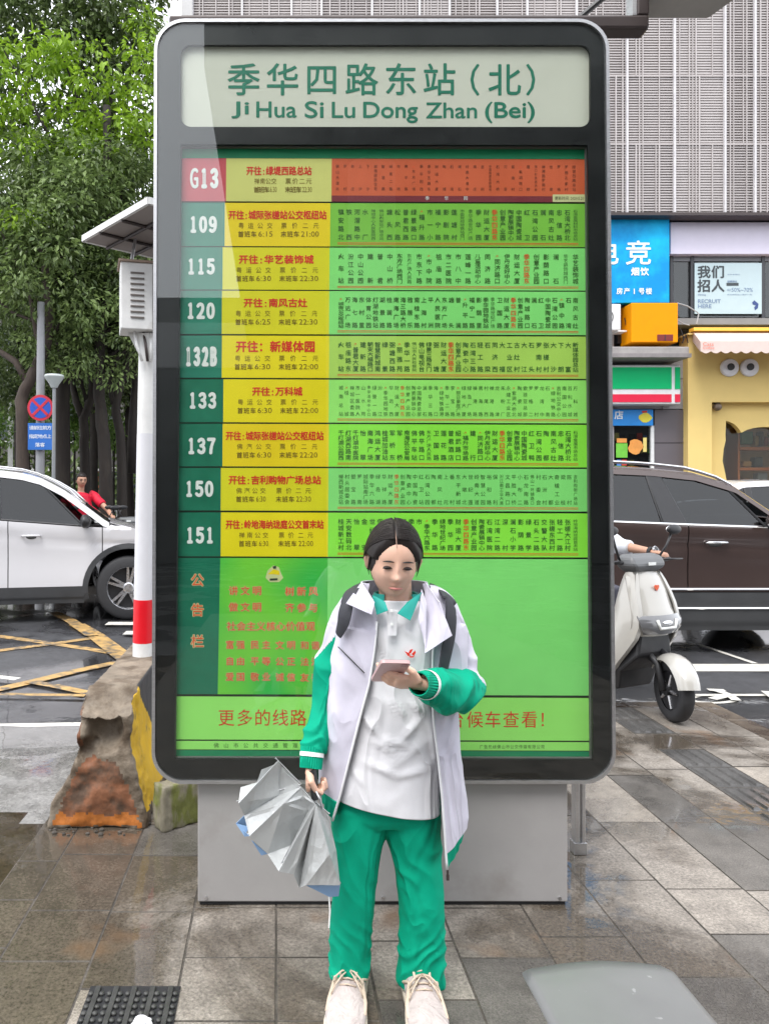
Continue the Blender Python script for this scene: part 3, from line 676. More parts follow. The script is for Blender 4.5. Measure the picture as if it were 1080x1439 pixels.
# pedestal
PX0 = (278-VX)/F*2.774; PX1 = (797-VX)/F*2.774
g = G(); g.box(PX0, PX1, 2.774, 2.93, .014, .52); ped = g.build('pedestal', MT['grey_metal'], sign, bevel=.004)
g = G(); g.box(PX0+.006, PX1-.006, 2.782, 2.92, 0, .014); g.build('pedestal_gap_shade', MT['black'], sign)  # black box fills the gap under the pedestal; its colour gives the gap's shade
for x in (PX0+.03, (PX0+PX1)/2, PX1-.03):
    g = G(); g.tube([(x, 2.768, .03), (x, 2.776, .03)], .006, 8); g.build('bolt', MT['alu'], ped)
g = G(); g.box(PX0+.4, PX1-.4, 2.85, 2.93, .44, .56); g.build('neck_bracket', MT['alu'], sign)

# brown steel frame of the shelter behind the sign, with the pale lamp housing it carries
sf = thing('shelter_frame', 'dark brown steel shelter frame rising behind the right end of the bus stop sign', 'steel frame', (1.28, 3.2, 0))
g = G(); g.box(-.45, 1.565, 3.16, 3.24, CH+652/331+0.0, CH+672/331); g.build('beam', MT['brown_metal'], sf, bevel=.012)
g = G(); g.box(1.515, 1.565, 3.162, 3.238, CH+672/331, 4.3); g.build('riser', MT['brown_metal'], sf, bevel=.006)
g = G(); g.box(1.498, 1.5145, 3.17, 3.23, CH+672/331+.003, 4.3); g.build('riser_strip', MT['alu'], sf)
g = G(); g.tube([Q(808,30,3.2), Q(862,-16,3.2), Q(930,-75,3.2)], .013, 8); g.build('stay_rod', MT['black'], sf)
g = G(); g.box(1.255, 1.275, 3.17, 3.21, .0, CH+650/331); g.box(1.285, 1.30, 3.17, 3.21, .0, CH+650/331); g.box(1.24, 1.315, 3.16, 3.22, .47, .5); g.box(1.25,1.305,3.165,3.215,.0,.05)
g.build('post', MT['alu'], sf, bevel=.002)
g = G(); g.box(-.20, -.15, 3.17, 3.23, .0, CH+650/331); g.build('post', MT['alu'], sf, bevel=.003)
pts = [(1.5655,2.7),(1.95,2.7),(1.96,3.1),(1.895,3.31),(1.5655,3.31)]
z0 = CH + 673/1059*3.31
g = G(); n = len(pts); g.add([(x, y-.0, z0) for x, y in pts] + [(x, y, z0+.24) for x, y in pts], [tuple(range(n))[::-1], tuple(range(n, 2*n))] + [(i, (i+1) % n, (i+1) % n+n, i+n) for i in range(n)])
g.build('housing', mat('weathered_panel', (.36,.35,.33), .6, var=.15, scale=4), sf, bevel=.01)

# unseen dark deck added behind the camera to darken most of the glass reflection
sr = thing('added_dark_deck', 'unseen dark deck added behind the camera to darken the glass reflection', 'added deck', (6, -12, 0))
xe = -.159*(9-CH)
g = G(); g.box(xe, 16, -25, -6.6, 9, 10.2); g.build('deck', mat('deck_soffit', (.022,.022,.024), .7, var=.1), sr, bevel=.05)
for x in (2, 13):
    for y in (-17, -10):
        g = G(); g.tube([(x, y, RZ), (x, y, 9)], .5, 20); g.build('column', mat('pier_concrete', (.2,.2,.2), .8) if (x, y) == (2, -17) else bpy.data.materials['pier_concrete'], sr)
# ------------------------------------------------------------------ buildings across the street
D = 16.0
def X(px, d=D): return (px - VX)/F*d
def Z(py, d=D): return CH - (py - VY)/F*d
def PQ(d, m=None): return lambda px, py: Q(px, py, d)
def fbox(name, px0, px1, py0, py1, d0, d1, m, parent, bevel=0, label=None, kind=None):
    g = G(); g.box(X(px0,d0), X(px1,d0), d0, d1, Z(py1,d0), Z(py0,d0)); return g.build(name, m, parent, bevel=bevel, label=label, kind=kind)
bl = thing('mesh_building', 'tall building clad in pale grey metal lattice above the shops', 'building', (6, 16, 0))
wallm = mat('lattice_backing', (.30,.27,.28), .7, var=.16, scale=.7, col2=(.40,.37,.37), c2lo=.4, c2hi=.6, c2scale=.35)
panelm = [mat('lattice_panel', (.34,.31,.305), .6, var=.10, scale=1.5), mat('lattice_panel_pale', (.39,.355,.345), .6, var=.10, scale=1.5), mat('lattice_panel_warm', (.36,.32,.30), .6, var=.1, scale=1.5)]
latm = mat('lattice_aluminium', (.43,.395,.385), .45, .0, var=.06, scale=2)
XL, XR = X(256, 15.6), 14.0
g = G(); g.box(XL+.08, XR, 15.75, 22, Z(302,15.6), 19); g.build('core_wall', wallm, bl)
g = G(); g.box(XL, XL+.22, 15.50, 22, Z(302,15.6), 19); g.build('corner_column', mat('corner_cladding', (.48,.47,.47), .6, var=.06), bl)
# cladding panels between the main uprights, each slightly different in tone
rb = random.Random(5); uw = []
xs = [XL+.22]
while xs[-1] < XR: xs.append(xs[-1] + rb.choice([.62, .98, 1.02, 1.04]))
zs = [Z(302,15.6)]; 
for py in (203, 107, -10, -110, -220, -330): zs.append(Z(py, 15.6))
for i in range(len(xs)-1):
    for j in range(len(zs)-1):
        if j > 3 and rb.random() < 2: 
            pass
        g = G(); g.box(xs[i]+.012, min(xs[i+1], XR)-.012, 15.70 + rb.uniform(0,.02), 15.742, zs[j]+.012, zs[j+1]-.012)
        g.build('cladding_panel', rb.choice(panelm), bl)
g = G(); g2 = G()
z = zs[0] + .03; k = 0
while z < 15.2:
    j_ = sum(z > q for q in zs)
    for i in range(len(xs)-1):
        g.box(xs[i], min(xs[i+1], XR), 15.60, 15.63, z, z + .021 + .006*((i*7+j_*3) % 3))
    z += .0545; k += 1
g.build('lattice_louvres', latm, bl, kind='stuff')
for i, x in enumerate(xs[:-1]):
    q = G(); q.box(x-.02, x+.02, 15.54, 15.60, zs[0], 15.2); q.build('lattice_upright', mat('lattice_white', (.56,.54,.55), .45) if i == 0 else bpy.data.materials['lattice_white'], bl)
    nx = xs[i+1]; c = x + rb.uniform(.1,.2)
    while c < nx - .06:
        for j in range(len(zs)-1):
            if rb.random() < .9:
                ww = rb.choice([.007,.009,.013]); g2.box(c-ww, c+ww, 15.575, 15.60, zs[j], min(zs[j+1], 15.2))
        c += rb.choice([.07,.14,.2,.27])
g2.build('lattice_bars', latm, bl, kind='stuff')
for zz in zs[1:4]:
    q = G(); q.box(XL+.22, XR, 15.58, 15.61, zz-.02, zz+.02); q.build('lattice_rail', panelm[1], bl)
g = G(); g.box(XL, XR, 15.45, 15.75, zs[0]-.06, zs[0]); g.build('soffit_trim', MT['brown_metal'], bl)
g = G(); g.box(XL, X(862), 16.0, 22, 0, zs[0]-.06); g.build('lower_wall', mat('render_wall', (.38,.36,.35), .7, var=.12), bl)

# upstairs unit with the dark windows
up = thing('office_front', 'dark framed upstairs shop windows under a wide white fascia', 'shop front', (9, 16, 5))
fbox('wall', 862, 1500, 302, 500, 16.3, 22, mat('dark_wall', (.045,.045,.045), .6), up)
fbox('white_fascia', 941.5, 1500, 312, 357, 15.82, 16.2, mat('fascia_lilac', lin(212,206,222), .5, var=.03), up, bevel=.01)
fbox('black_trim', 941, 1500, 303.5, 311, 15.85, 16.28, MT['black'], up)
fm = mat('window_frame_dark', (.05,.05,.055), .4, .3)
for px in (943, 972, 1071.5, 1150, 1230, 1310):
    fbox('window_frame', px-2, px+2.5, 358, 450, 15.95, 16.05, fm, up, label=None)
fbox('window_sill', 942, 1500, 447, 456, 15.85, 16.28, mat('grey_sill', (.22,.22,.22), .6), up)
gm = glass_mat('office_glass', (.55,.58,.58), .01, 1.5, 1.6)
for a, b in ((945.7,969.8),(974.7,1069),(1074.3,1147.5),(1152.7,1227.5)):
    w_ = fbox('window', a, b, 368, 446, 16.0, 16.02, gm, up); fbox('transom', a, b, 360, 367, 15.97, 16.03, mat('transom', (.16,.16,.17), .4), up)
ps = thing('recruiting_poster', 'pale recruiting poster with bold dark characters in the upstairs window', 'poster', tuple(Q(1020,441,15.9)))
fbox('sheet', 975.5, 1069.5, 369.5, 441, 15.92, 15.94, mat('poster_sheet', lin(178,196,200), .5, var=.03), ps)
t = T(PQ(15.915)); t.ch('我', 988.5, 382, 19, 18.5, .03, 2); t.ch('们', 1008, 382, 19, 18.5, .03, 2); t.ch('招', 988.5, 401.5, 19, 18.5, .03, 2); t.ch('人', 1008, 401.5, 19, 18.5, .03, 2)
t.g.build('headline_lettering', mat('poster_ink', lin(55,62,66), .5), ps)
t = T(PQ(15.915)); t.fit('RECRUIT', 980, 1012, 420.5, 426, .02); t.fit('HERE', 980, 999, 427.5, 433, .02); t.fit('50%~70%', 1027, 1057, 404.5, 410, .01); t.fit('提成比例', 1021, 1026, 406, 409); t.fit('Hiring', 980, 991, 413, 416, .02)
t.fit('有你更精彩', 1021, 1039, 385, 386.5); t.fit('招聘岗位', 1021, 1035, 394, 397, .02); t.fit('欢迎你的加入我们一起', 1021, 1056, 413, 415)
t.g.build('small_lettering', mat('poster_blue_ink', lin(110,130,160), .5), ps)
g = G(); a = PQ(15.915); g.add([a(1020,397.5),a(1037,397.5),a(1037,401.5),a(1020,401.5)], [(0,1,2,3)]); g.build('ink_bar', bpy.data.materials['poster_ink'], ps)
g = G(); g.add([a(*p) for p in ((1056,425),(1059,422),(1065,427),(1064,433),(1060,436),(1059,432),(1061,429),(1057,428))], [tuple(range(8))]); g.build('logo', mat('navy', lin(50,70,125), .5), ps)

bs = thing('blue_shop_sign', 'bright blue sign with white characters above the convenience store', 'sign', tuple(Q(880,425,15.7)))
fbox('panel', 760, 940, 304, 425.5, 15.7, 15.9, None or mat('blue_sign', lin(8,140,205), .5, spec=.2, var=.10, scale=.8, col2=lin(20,190,240), c2lo=.45, c2hi=.6, c2scale=.5), bs, bevel=.01)
t = T(PQ(15.69)); t.ch('电', 851, 355, 37, 36, .012, 2); t.ch('竞', 896.5, 355, 38, 36, .012, 2); t.ch('烟', 892, 381.5, 12, 12, .03, 2); t.ch('饮', 905, 381.5, 12, 12, .03, 2); t.row('房产1号楼', 870, 911, 409, 9.5, 9, .02, 2); t.g.build('sign_lettering', MT['white_print'], bs)
yb = thing('yellow_metal_box', 'yellow metal box with a dark red label on the ledge beside the blue sign', 'box', tuple(Q(920,481,15.5)))
fbox('casing', 886.5, 952, 425.5, 481, 15.45, 15.95, mat('box_yellow', lin(228,145,0), .6, spec=.15, var=.04), yb, bevel=.015)
fbox('label', 923, 945, 470, 479, 15.44, 15.45, mat('label_red', lin(110,28,25), .5), yb); fbox('label_bar', 933.5, 934.5, 470, 479, 15.436, 15.44, MT['black'], yb)
wu = thing('air_conditioner', 'white air conditioner unit on the ledge left of the yellow box', 'air conditioner', tuple(Q(860,465,15.6)))
fbox('casing', 830, 872, 427, 464, 15.6, 15.95, MT['white_paint'], wu, bevel=.02); fbox('foot', 868, 880, 464, 466, 15.6, 15.9, MT['white_paint'], wu)
g = G(); g.tube([Q(850,445,15.59)+Vector((.16*math.cos(i/4),0,.16*math.sin(i/4))) for i in range(26)], .008, 6); g.build('fan_guard', MT['black'], wu)
cb = thing('cables', 'loose grey cables strung below the upstairs window', 'cable', tuple(Q(975,440,15.7)))
for pts in ([(951,426),(965,430),(978,438),(981,441),(978,455)], [(952,450),(960,455),(968,457)], [(878,452),(882,470),(877,447)], [(955,462),(960,475),(958,482),(963,470),(966,482)]):
    g = G(); g.tube([Q(x, y, 15.7) for x, y in pts], .012, 6); g.build('cable', mat('cable_grey', (.4,.4,.4), .6) if pts[0][0] == 951 else (bpy.data.materials['cable_grey'] if pts[0][0] == 952 else MT['black']), cb)

# convenience store
st = thing('convenience_store', 'small convenience store with grey stone wall and green white and red sign', 'shop', (7.5, 16, 0))
stone = mat('pale_stone_cladding', (.33,.32,.33), .55, var=.06, scale=1.5); dst = mat('dark_stone_cladding', (.115,.10,.11), .5, var=.08, scale=2)
fbox('wall', 760, 968, 486, 760, 16.12, 22, mat('store_core', (.10,.10,.10), .7), st)
fbox('ledge', 760, 968, 487, 503, 15.3, 16.1, mat('ledge_concrete', (.30,.28,.27), .7, var=.2, scale=3), st, bevel=.02)
fbox('ledge_lip', 760, 971, 496.5, 502, 15.24, 15.298, mat('lip', (.22,.20,.20), .7, var=.2), st)
for a, b in ((760,815),(816,865.5),(866.5,929),(930,967)):
    for y0, y1 in ((504,532),(533,574.5)): fbox('stone_panel', a, b, y0, y1, 16.0, 16.1, stone, st)
for a, b in ((919,967),):
    for y0, y1 in ((575.5,622),(623,690),(691,799)): fbox('stone_panel', a, b, y0, y1, 15.98, 16.1, dst, st)
fbox('dark_recess', 868, 890, 450, 482, 15.9, 16.12, MT['black'], st)
win = fbox('window', 800, 914, 600, 745, 16.02, 16.04, gm, st); fbox('window_frame', 914, 918.5, 598, 745, 15.98, 16.1, MT['white_paint'], st)
sn = thing('store_sign', 'green white and red striped light box sign of the convenience store', 'sign', tuple(Q(900,567,15.6)))
gg = mat('sign_green', lin(0,175,105), .5, spec=.2, var=.04); rr_ = mat('sign_red', lin(215,40,70), .5, spec=.2, var=.04); ww_ = mat('sign_white', (.68,.68,.68), .4)
fbox('body', 760, 955.5, 513, 568, 15.6, 15.98, ww_, sn, bevel=.02)
for a, b in ((762,943),(948,955)):
    fbox('green_stripe', a, b, 516, 546.5, 15.585, 15.60, gg, sn); fbox('red_stripe', a, b, 554, 565, 15.585, 15.60, rr_, sn)
bn = thing('blue_banner', 'small blue banner with a yellow blob over the store window', 'banner', tuple(Q(880,598,15.9)))
fbox('panel', 800, 917, 575.5, 598, 15.93, 15.97, mat('banner_blue', lin(20,135,215), .45, var=.12, scale=3), bn)
a = PQ(15.925); t = T(a); t.ch('购', 848, 583, 13, 13, .02, 2); t.ch('店', 869, 583, 13, 13, .02, 2); t.g.build('banner_lettering', MT['white_print'], bn)
g = G(); g.add([a(906+9*math.cos(i/2)*(1+.15*math.cos(i*1.9)), 587+7*math.sin(i/2)) for i in range(12)], [tuple(range(12))]); g.build('yellow_blob', mat('blob_yellow', lin(225,210,60), .5), bn)
g = G(); g.add([a(*p) for p in ((901,577.5),(909,577),(908,580),(902,580))], [(0,1,2,3)]); g.build('red_blob', MT['red_print'], bn)
# goods and stickers behind the store glass
rk = random.Random(3); cols_ = [lin(110,190,60), lin(225,150,70), lin(200,60,50), lin(70,120,190), lin(225,205,120), lin(180,180,170)]
gms = [mat('goods_colour', c, .5, var=.15) for c in cols_]
sh = thing('goods_display', 'shelf of mixed bright packets behind the store window', 'shelf', tuple(Q(885,660,16.07)), group=None)
for r_, y in enumerate((618, 636, 654, 672)):
    fbox('shelf_board', 800, 914, y+1, y+3, 16.05, 16.10, MT['brown_metal'], sh)
    x = 802
    while x < 910:
        w_ = rk.uniform(4, 9); h_ = rk.uniform(6, 14); fbox('packet', x, x+w_-.8, y+1-h_, y+1, 16.06, 16.1, rk.choice(gms + [MT['black']]*5), sh); x += w_ + rk.choice([0, 2, 6])
sk_ = thing('window_stickers', 'green and orange price stickers on the store window', 'stickers', tuple(Q(880,650,16.0)))
for (x0,x1,y0,y1,m) in ((865,881,623,643,gms[0]),(866,880,616,622,gms[1]),(882,902,618,638,gms[1]),(903,908,615,635,gms[4]),(866,872,646,655,gms[3]),(873,880,646,654,gms[2])):
    if m == gms[1] and x0 == 882:
        g = G(); g.add([Q(892+10*math.cos(i*.5)*(1+.2*math.cos(i*2.3)), 628+11*math.sin(i*.5), 16.005) for i in range(12)], [tuple(range(12))])
        g.add([Q(x, y, 16.0) for x, y in ((887,622),(891,619),(894,624),(890,627))], [(0,1,2,3)]); g.build('sticker', m, sk_)
    else: fbox('sticker', x0, x1, y0, y1, 16.005, 16.012, m, sk_)

# yellow shop
ys = thing('yellow_shop', 'cream yellow shop with a cat shaped window and two round eyes on its wall', 'shop', (10.5, 15.8, 0))
ym = mat('yellow_render', lin(226,198,128), .8, spec=.2, var=.04, scale=1.5, bump=.05, bscale=20)
cat = [(1023,690),(1018,664),(1014.5,648),(1016,631),(1019,619),(1018.5,611),(1019.5,591),(1025,593),(1031,596),(1037,602),(1041,608),(1049,604),(1058,601.5),(1070,600),(1085,600),(1098,602),(1106,604.5),(1112,608),(1117,602),(1124,596),(1134,591),(1135,611),(1134,619),(1138,631),(1140,648),(1136,664),(1131,690),(1135,715),(1020,715)]
d0 = 15.8
lp = lambda P, d: [(X(x, d), Z(y, d)) for x, y in P]
vs, fs = shape([lp([(966,470),(1500,470),(1500,801),(966,801)], d0), lp([(999.5,565),(1240,565),(1240,801),(999.5,801)], d0)], .35)
g = G(); g.add([(v.x, d0 + v.z, v.y) for v in vs], fs); g.build('front_wall', ym, ys)
vs, fs = shape([lp([(990,560),(1250,560),(1250,801),(990,801)], 16.0), lp(cat, 16.0)], .15)
g = G(); g.add([(v.x, 16.0 + .001 + v.z*.9, v.y) for v in vs], fs); g.build('recess_wall', ym, ys)
fbox('parapet', 966, 1500, 468, 470, 15.7, 16.2, ym, ys)
g = G(); g.box(X(966), 14, 16.20, 22, 0, Z(470)); 
g = G(); g.box(X(968,16.2), 13.9, 18.5, 22, 0, Z(500)); g.build('inner_wall', mat('shop_inside', (.30,.21,.12), .7, var=.3, scale=2), ys)
g = G(); g.box(X(968,16.2), 13.9, 16.16, 18.5, Z(560,16.2), Z(556,16.2)); g.build('ceiling', mat('shop_ceiling', (.3,.25,.15), .7), ys)
fbox('window', 1010, 1145, 588, 716, 16.17, 16.18, glass_mat('shop_glass', (.85,.85,.8), .01, 1.5, .5), ys)
shelf = thing('shop_shelf', 'wooden display shelf with small goods inside the cat shaped window', 'shelf', tuple(Q(1070,690,16.8)))
wd = mat('orange_wood', lin(185,105,50), .6, var=.15, stretch=(1,8,8))
for y in (628, 657, 690): fbox('shelf_board', 1038, 1140, y, y+4, 16.75, 17.2, wd, shelf)
fbox('side_board', 1036, 1039, 600, 715, 16.75, 17.2, wd, shelf)
for (x0,x1,y0,y1,c) in ((1040,1058,606,624,lin(70,130,100)),(1060,1066,612,627,lin(160,130,60)),(1068,1073,606,627,lin(60,50,30)),(1074,1080,614,626,lin(150,60,50)),(1044,1056,648,656,lin(160,120,60)),(1060,1072,642,656,lin(45,55,60)),(1064,1078,664,688,lin(120,130,140)),(1042,1054,672,688,lin(130,90,50)),(1084,1098,608,627,lin(190,150,80))):
    fbox('display_item', x0, x1, y0, y1, 16.85, 17.05, mat('item', c, .5, var=.2), shelf, bevel=.03)
# eyes, security light, awning
for ex, px_, gx in ((1023, 1026, 'left'), (1051, 1053.5, 'right')):
    e = thing('eye_disc', {'left': 'white round eye disc with black pupil on the yellow wall, further left of the pair', 'right': 'white round eye disc with black pupil on the yellow wall, further right of the pair'}[gx], 'wall decoration', tuple(Q(ex, 517, 15.78)), group='eyes on the yellow shop')
    c = Q(ex, 517, 15.79); g = G(); g.tube([c, c + Vector((0,-.05,0)), c + Vector((0,-.065,0))], [.185,.185,.165], 32); g.build('disc', mat('eye_white', (.74,.73,.76), .4), e, smooth=False)
    c = Q(px_, 515.5, 15.72); g = G(); g.tube([c, c + Vector((0,-.02,0))], [.074,.072], 24); g.build('pupil', MT['black'], e)
sl = thing('wall_lamp', 'small round brown lamp under the recess corner of the yellow shop', 'lamp', tuple(Q(1007,571,15.9)))
g = G(); g.sph(Q(1007,572,15.9), (.09,.09,.08), 16, 10); g.build('shade', mat('lamp_brown', (.16,.12,.09), .5), sl, smooth=True); g = G(); g.box(X(1003,15.9), X(1011,15.9), 15.9, 16.0, Z(567,15.9), Z(565.5,15.9)); g.build('bracket', MT['brown_metal'], sl)
aw = thing('awning', 'pinkish white scalloped awning with a small red print on the yellow shop', 'awning', tuple(Q(1030,470,15.5)))
am = mat('awning_cloth', lin(208,188,180), .7, var=.05, bump=.1, bscale=30)
g = G(); N = 60; ax0, ax1 = X(972,15.8), 13.5; fx0 = X(983.5,15.0)
top_ = []; low = []; vs = []
for i in range(N+1):
    f_ = i/N; vs += [(ax0 + (ax1-ax0)*f_, 15.79, Z(466,15.79)), (fx0 + (13.6-fx0)*f_, 15.0, Z(480,15.0))]
g.add(vs, [(2*i, 2*i+1, 2*i+3, 2*i+2) for i in range(N)]); g.build('canopy', am, aw, solid=.012, smooth=False)
g = G(); vs = []; N = 360
for i in range(N+1):
    f_ = i/N; x = fx0 + (13.6-fx0)*f_; vs += [(x, 14.995, Z(480,15)), (x, 14.99, Z(493.5,15) - .045*abs(math.sin((x-fx0)*math.pi/.20)))]
g.add(vs, [(2*i, 2*i+1, 2*i+3, 2*i+2) for i in range(N)]); g.build('valance', am, aw, solid=.006)
fbox('head_rail', 974, 1500, 460, 464.5, 15.6, 15.78, mat('rail_yellow', lin(235,185,70), .5), aw)
g = G(); g.add([(ax0,15.79,Z(466,15.79)),(fx0,15.0,Z(480,15)),(fx0,15.0,Z(494,15)),(ax0,15.79,Z(480,15.79))], [(0,1,2,3)]); g.build('side_cloth', am, aw, solid=.006)
t = T(lambda x, y: Q(x, y, 14.975)); t.fit('Cats', 987, 1002, 481, 486, .01); t.fit('Coffee', 987, 1003, 487, 490.5, .01); t.g.build('awning_lettering', mat('coral', lin(225,120,100), .5), aw)

# ------------------------------------------------------------------ left background
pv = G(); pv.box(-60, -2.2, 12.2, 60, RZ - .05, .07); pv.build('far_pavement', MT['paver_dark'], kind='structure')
fbk = thing('far_building', 'low grey building with dark windows far behind the trees', 'building', (-9, 34, 0))
g = G(); g.box(-26, -2.4, 34, 44, 0, 13.5); g.build('wall', mat('far_wall', (.10,.095,.09), .8, var=.15, scale=.5), fbk)
rf = random.Random(9)
for fl in range(4):
    for i in range(11):
        x = -25 + i*2.05; z = .9 + fl*3.2
        g = G(); g.box(x, x+1.5, 33.95, 34.0, z, z+1.9); wn = g.build('window', mat('far_pane', (.05,.06,.065), .15) if fl == 0 and i == 0 else bpy.data.materials['far_pane'], fbk)
        g = G(); g.box(x-.06, x+1.56, 33.92, 33.99, z-.1, z-.02); g.build('sill', MT['white_paint'], wn)
for i in range(8):
    g = G(); g.box(-17+i*1.9, -16.6+i*1.9, 30.8, 31.2, 0, 2.6); g.build('pillar', mat('terracotta', lin(165,95,70), .7) if i == 0 else bpy.data.materials['terracotta'], fbk)
g = G(); g.box(-18, -3, 30.5, 31.5, 2.6, 2.75); g.build('colonnade_beam', MT['white_paint'], fbk)
# barrier rail and light bar
fn = thing('railing', 'white metal railing running behind the tree trunks', 'railing', (-6, 22, 0))
for i in range(46):
    x = -14 + i*.26; g = G(); g.box(x-.02, x+.02, 21.98, 22.02, .05, 1.15); g.build('rail_post', MT['white_paint'], fn)
for z in (.25, 1.12): g = G(); g.box(-14, -2.3, 21.96, 22.04, z-.03, z+.03); g.build('rail', MT['white_paint'], fn)
ob = thing('overhead_bar', 'thin white horizontal bar crossing behind the leaning tree', 'bar', (-8, 20, 0))
g = G(); g.box(-12, X(100,20), 20, 20.1, Z(560,20), Z(555,20)); g.build('bar', MT['white_paint'], ob)
for x in (-11.5, X(14,20)): g = G(); g.box(x-.06, x+.06, 20.02, 20.08, 0, Z(560,20)); g.build('upright', MT['white_paint'], ob)

def leafcloud(g, rnd, c, rad, nleaf, size, squash=.7, droop=.5):
    """one clump: leaves spread through a lens with their tips turned out and down"""
    for _ in range(nleaf):
        while True:
            p = Vector((rnd.uniform(-1,1), rnd.uniform(-1,1), rnd.uniform(-1,1)))
            if .12 < p.length < 1: break
        p *= (p.length ** -.35)
        if p.length > 1.1: p *= .9
        q = Vector(c) + Vector((p.x*rad, p.y*rad, p.z*rad*squash))
        out = (Vector((p.x, p.y, p.z*.6 - droop)) + Vector((rnd.gauss(0,.45), rnd.gauss(0,.45), rnd.gauss(0,.35)))).normalized()
        side = out.cross(Vector((rnd.gauss(0,.5), rnd.gauss(0,.5), 1))).normalized()
        up_ = side.cross(out)
        L_ = size * rnd.uniform(.7, 1.3); W_ = L_ * rnd.uniform(.19, .27)
        b = q; m1 = q + out*L_*.5 + up_*L_*.06
        g.add([b, m1 + side*W_, q + out*L_ - up_*L_*.12, m1 - side*W_], [(0,1,2,3)])
def tree(label, base, h, trunk, tr_r, clumps, mi, leafsz, seed, bark='bark', group='trees along the far pavement', nl=110, extra=None, branches=True):
    rnd = random.Random(seed); t_ = thing('street_tree', label, 'tree', tuple(base), group=group)
    P = [Vector(p) for p in trunk]; sub = [];
    for a, b in zip(P, P[1:]):
        for k in range(4): sub.append(a.lerp(b, k/4) + Vector((rnd.gauss(0,.015), rnd.gauss(0,.015), 0)))
    sub.append(P[-1]); n = len(sub)
    g = G(); g.tube(sub, [tr_r*(1.25 if i == 0 else 1)*(1 - .45*i/n)*(1+rnd.uniform(-.06,.06)) for i in range(n)], 12); tk = g.build('trunk', MT[bark], t_, smooth=True)
    for br in (extra or []):
        g = G(); g.tube([Vector(p) for p in br[0]], br[1], 9); g.build('limb', MT[bark], t_, smooth=True)
    cs = clumps
    if branches:
        for c in rnd.sample(cs, min(9, len(cs))):
            a = sub[rnd.randrange(n//2, n)]; c0 = Vector(c[0]); mid = a.lerp(c0, .5) + Vector((0,0,-.15))
            g = G(); g.tube([a, mid, c0], [tr_r*.32, tr_r*.2, .015], 7); g.build('limb', MT[bark], t_, smooth=True)
    gs = {}
    for c in cs:
        k = c[2]; gs.setdefault(k, G()); leafcloud(gs[k], rnd, c[0], c[1], int(nl * (c[1]/.4)**1.6), leafsz)
    for k in gs: gs[k].build('crown', MT[k], t_, kind='stuff')
    return t_
rt = random.Random(77)
def clumps_px(n, x0, x1, y0, y1, d0, d1, r0, r1, mats, test=None):
    out = []
    while len(out) < n:
        x = rt.uniform(x0, x1); y = rt.uniform(y0, y1); d = rt.uniform(d0, d1)
        if test and not test(x, y): continue
        m = mats(x, y, d) if callable(mats) else rt.choice(mats); out.append((Q(x, y, d), rt.uniform(r0, r1), m))
    return out
def gp(px, d, z=.07): v = Q(px, 700, d); v.z = z; return v
# leaning brown tree, its forked limb to the left
tree('leaning brown tree with a forked trunk left of the no stopping sign', gp(42,13), 6, [gp(42,13), Q(31,593,13), Q(31,555,13), Q(47,522,13), Q(63,494,13), Q(70,462,13), Q(66,420,13), Q(60,330,13.2)], .115,
     clumps_px(60, -60, 130, 250, 430, 12.4, 14.2, .34, .55, ['leaf_mid','leaf_dark','leaf_mid']), 0, .125, 1, 'bark_brown',
     extra=[([Q(38,535,13), Q(22,508,13.1), Q(0,494,13.2), Q(-40,470,13.3)], [.07,.06,.05,.03]), ([Q(63,494,13),Q(52,470,13),Q(40,400,13.1)], [.06,.05,.03])])
tree('big dark tree behind the street lamp with a thick straight trunk', gp(88,14), 8, [gp(88,14), Q(89,580,14), Q(90,510,14), Q(84,455,14), Q(84,360,14), Q(90,250,14)], .15,
     clumps_px(95, -60, 190, 205, 440, 13.0, 15.2, .36, .6, ['leaf_mid','leaf_mid','leaf_dark']), 0, .13, 2)
tree('dark tree with a trunk that forks like a Y behind the rider in red', gp(119,14.5), 8, [gp(119,14.5), Q(118,620,14.5), Q(119,590,14.5), Q(128,560,14.5), Q(134,500,14.5), Q(136,400,14.6)], .105,
     clumps_px(80, 60, 250, 240, 470, 13.6, 15.4, .34, .55, ['leaf_dark','leaf_mid']), 0, .105, 3, extra=[([Q(119,592,14.5), Q(108,566,14.5), Q(102,540,14.6), Q(99,470,14.7)], [.085,.07,.06,.04])])
tree('dark tree with a thick curved trunk, second from the white pole', gp(150,13.6), 8, [gp(150,13.6), Q(146,610,13.6), Q(139,560,13.6), Q(140,500,13.6), Q(150,400,13.7), Q(150,150,14)], .13,
     clumps_px(70, 90, 262, 350, 500, 13.2, 15.2, .3, .5, ['leaf_dark','leaf_mid','leaf_dark']), 0, .10, 4)
cl_low = clumps_px(34, 40, 215, 440, 540, 12.9, 13.6, .2, .34, ['leaf_dark','leaf_mid'])
tree('slim dark tree nearest the white pole', gp(176,14), 8, [gp(176,14), Q(168,610,14), Q(163,566,14), Q(172,530,14), Q(182,500,14), Q(185,380,14)], .10,
     clumps_px(60, 120, 262, 400, 520, 13.8, 15.6, .3, .5, ['leaf_dark']) + cl_low, 0, .10, 5, extra=[([Q(165,580,14), Q(155,545,14), Q(156,500,14.1), Q(158,430,14.1)], [.07,.06,.05,.03]), ([Q(185,665,14.6), Q(186,600,14.6), Q(190,520,14.6)], [.09,.08,.05])])
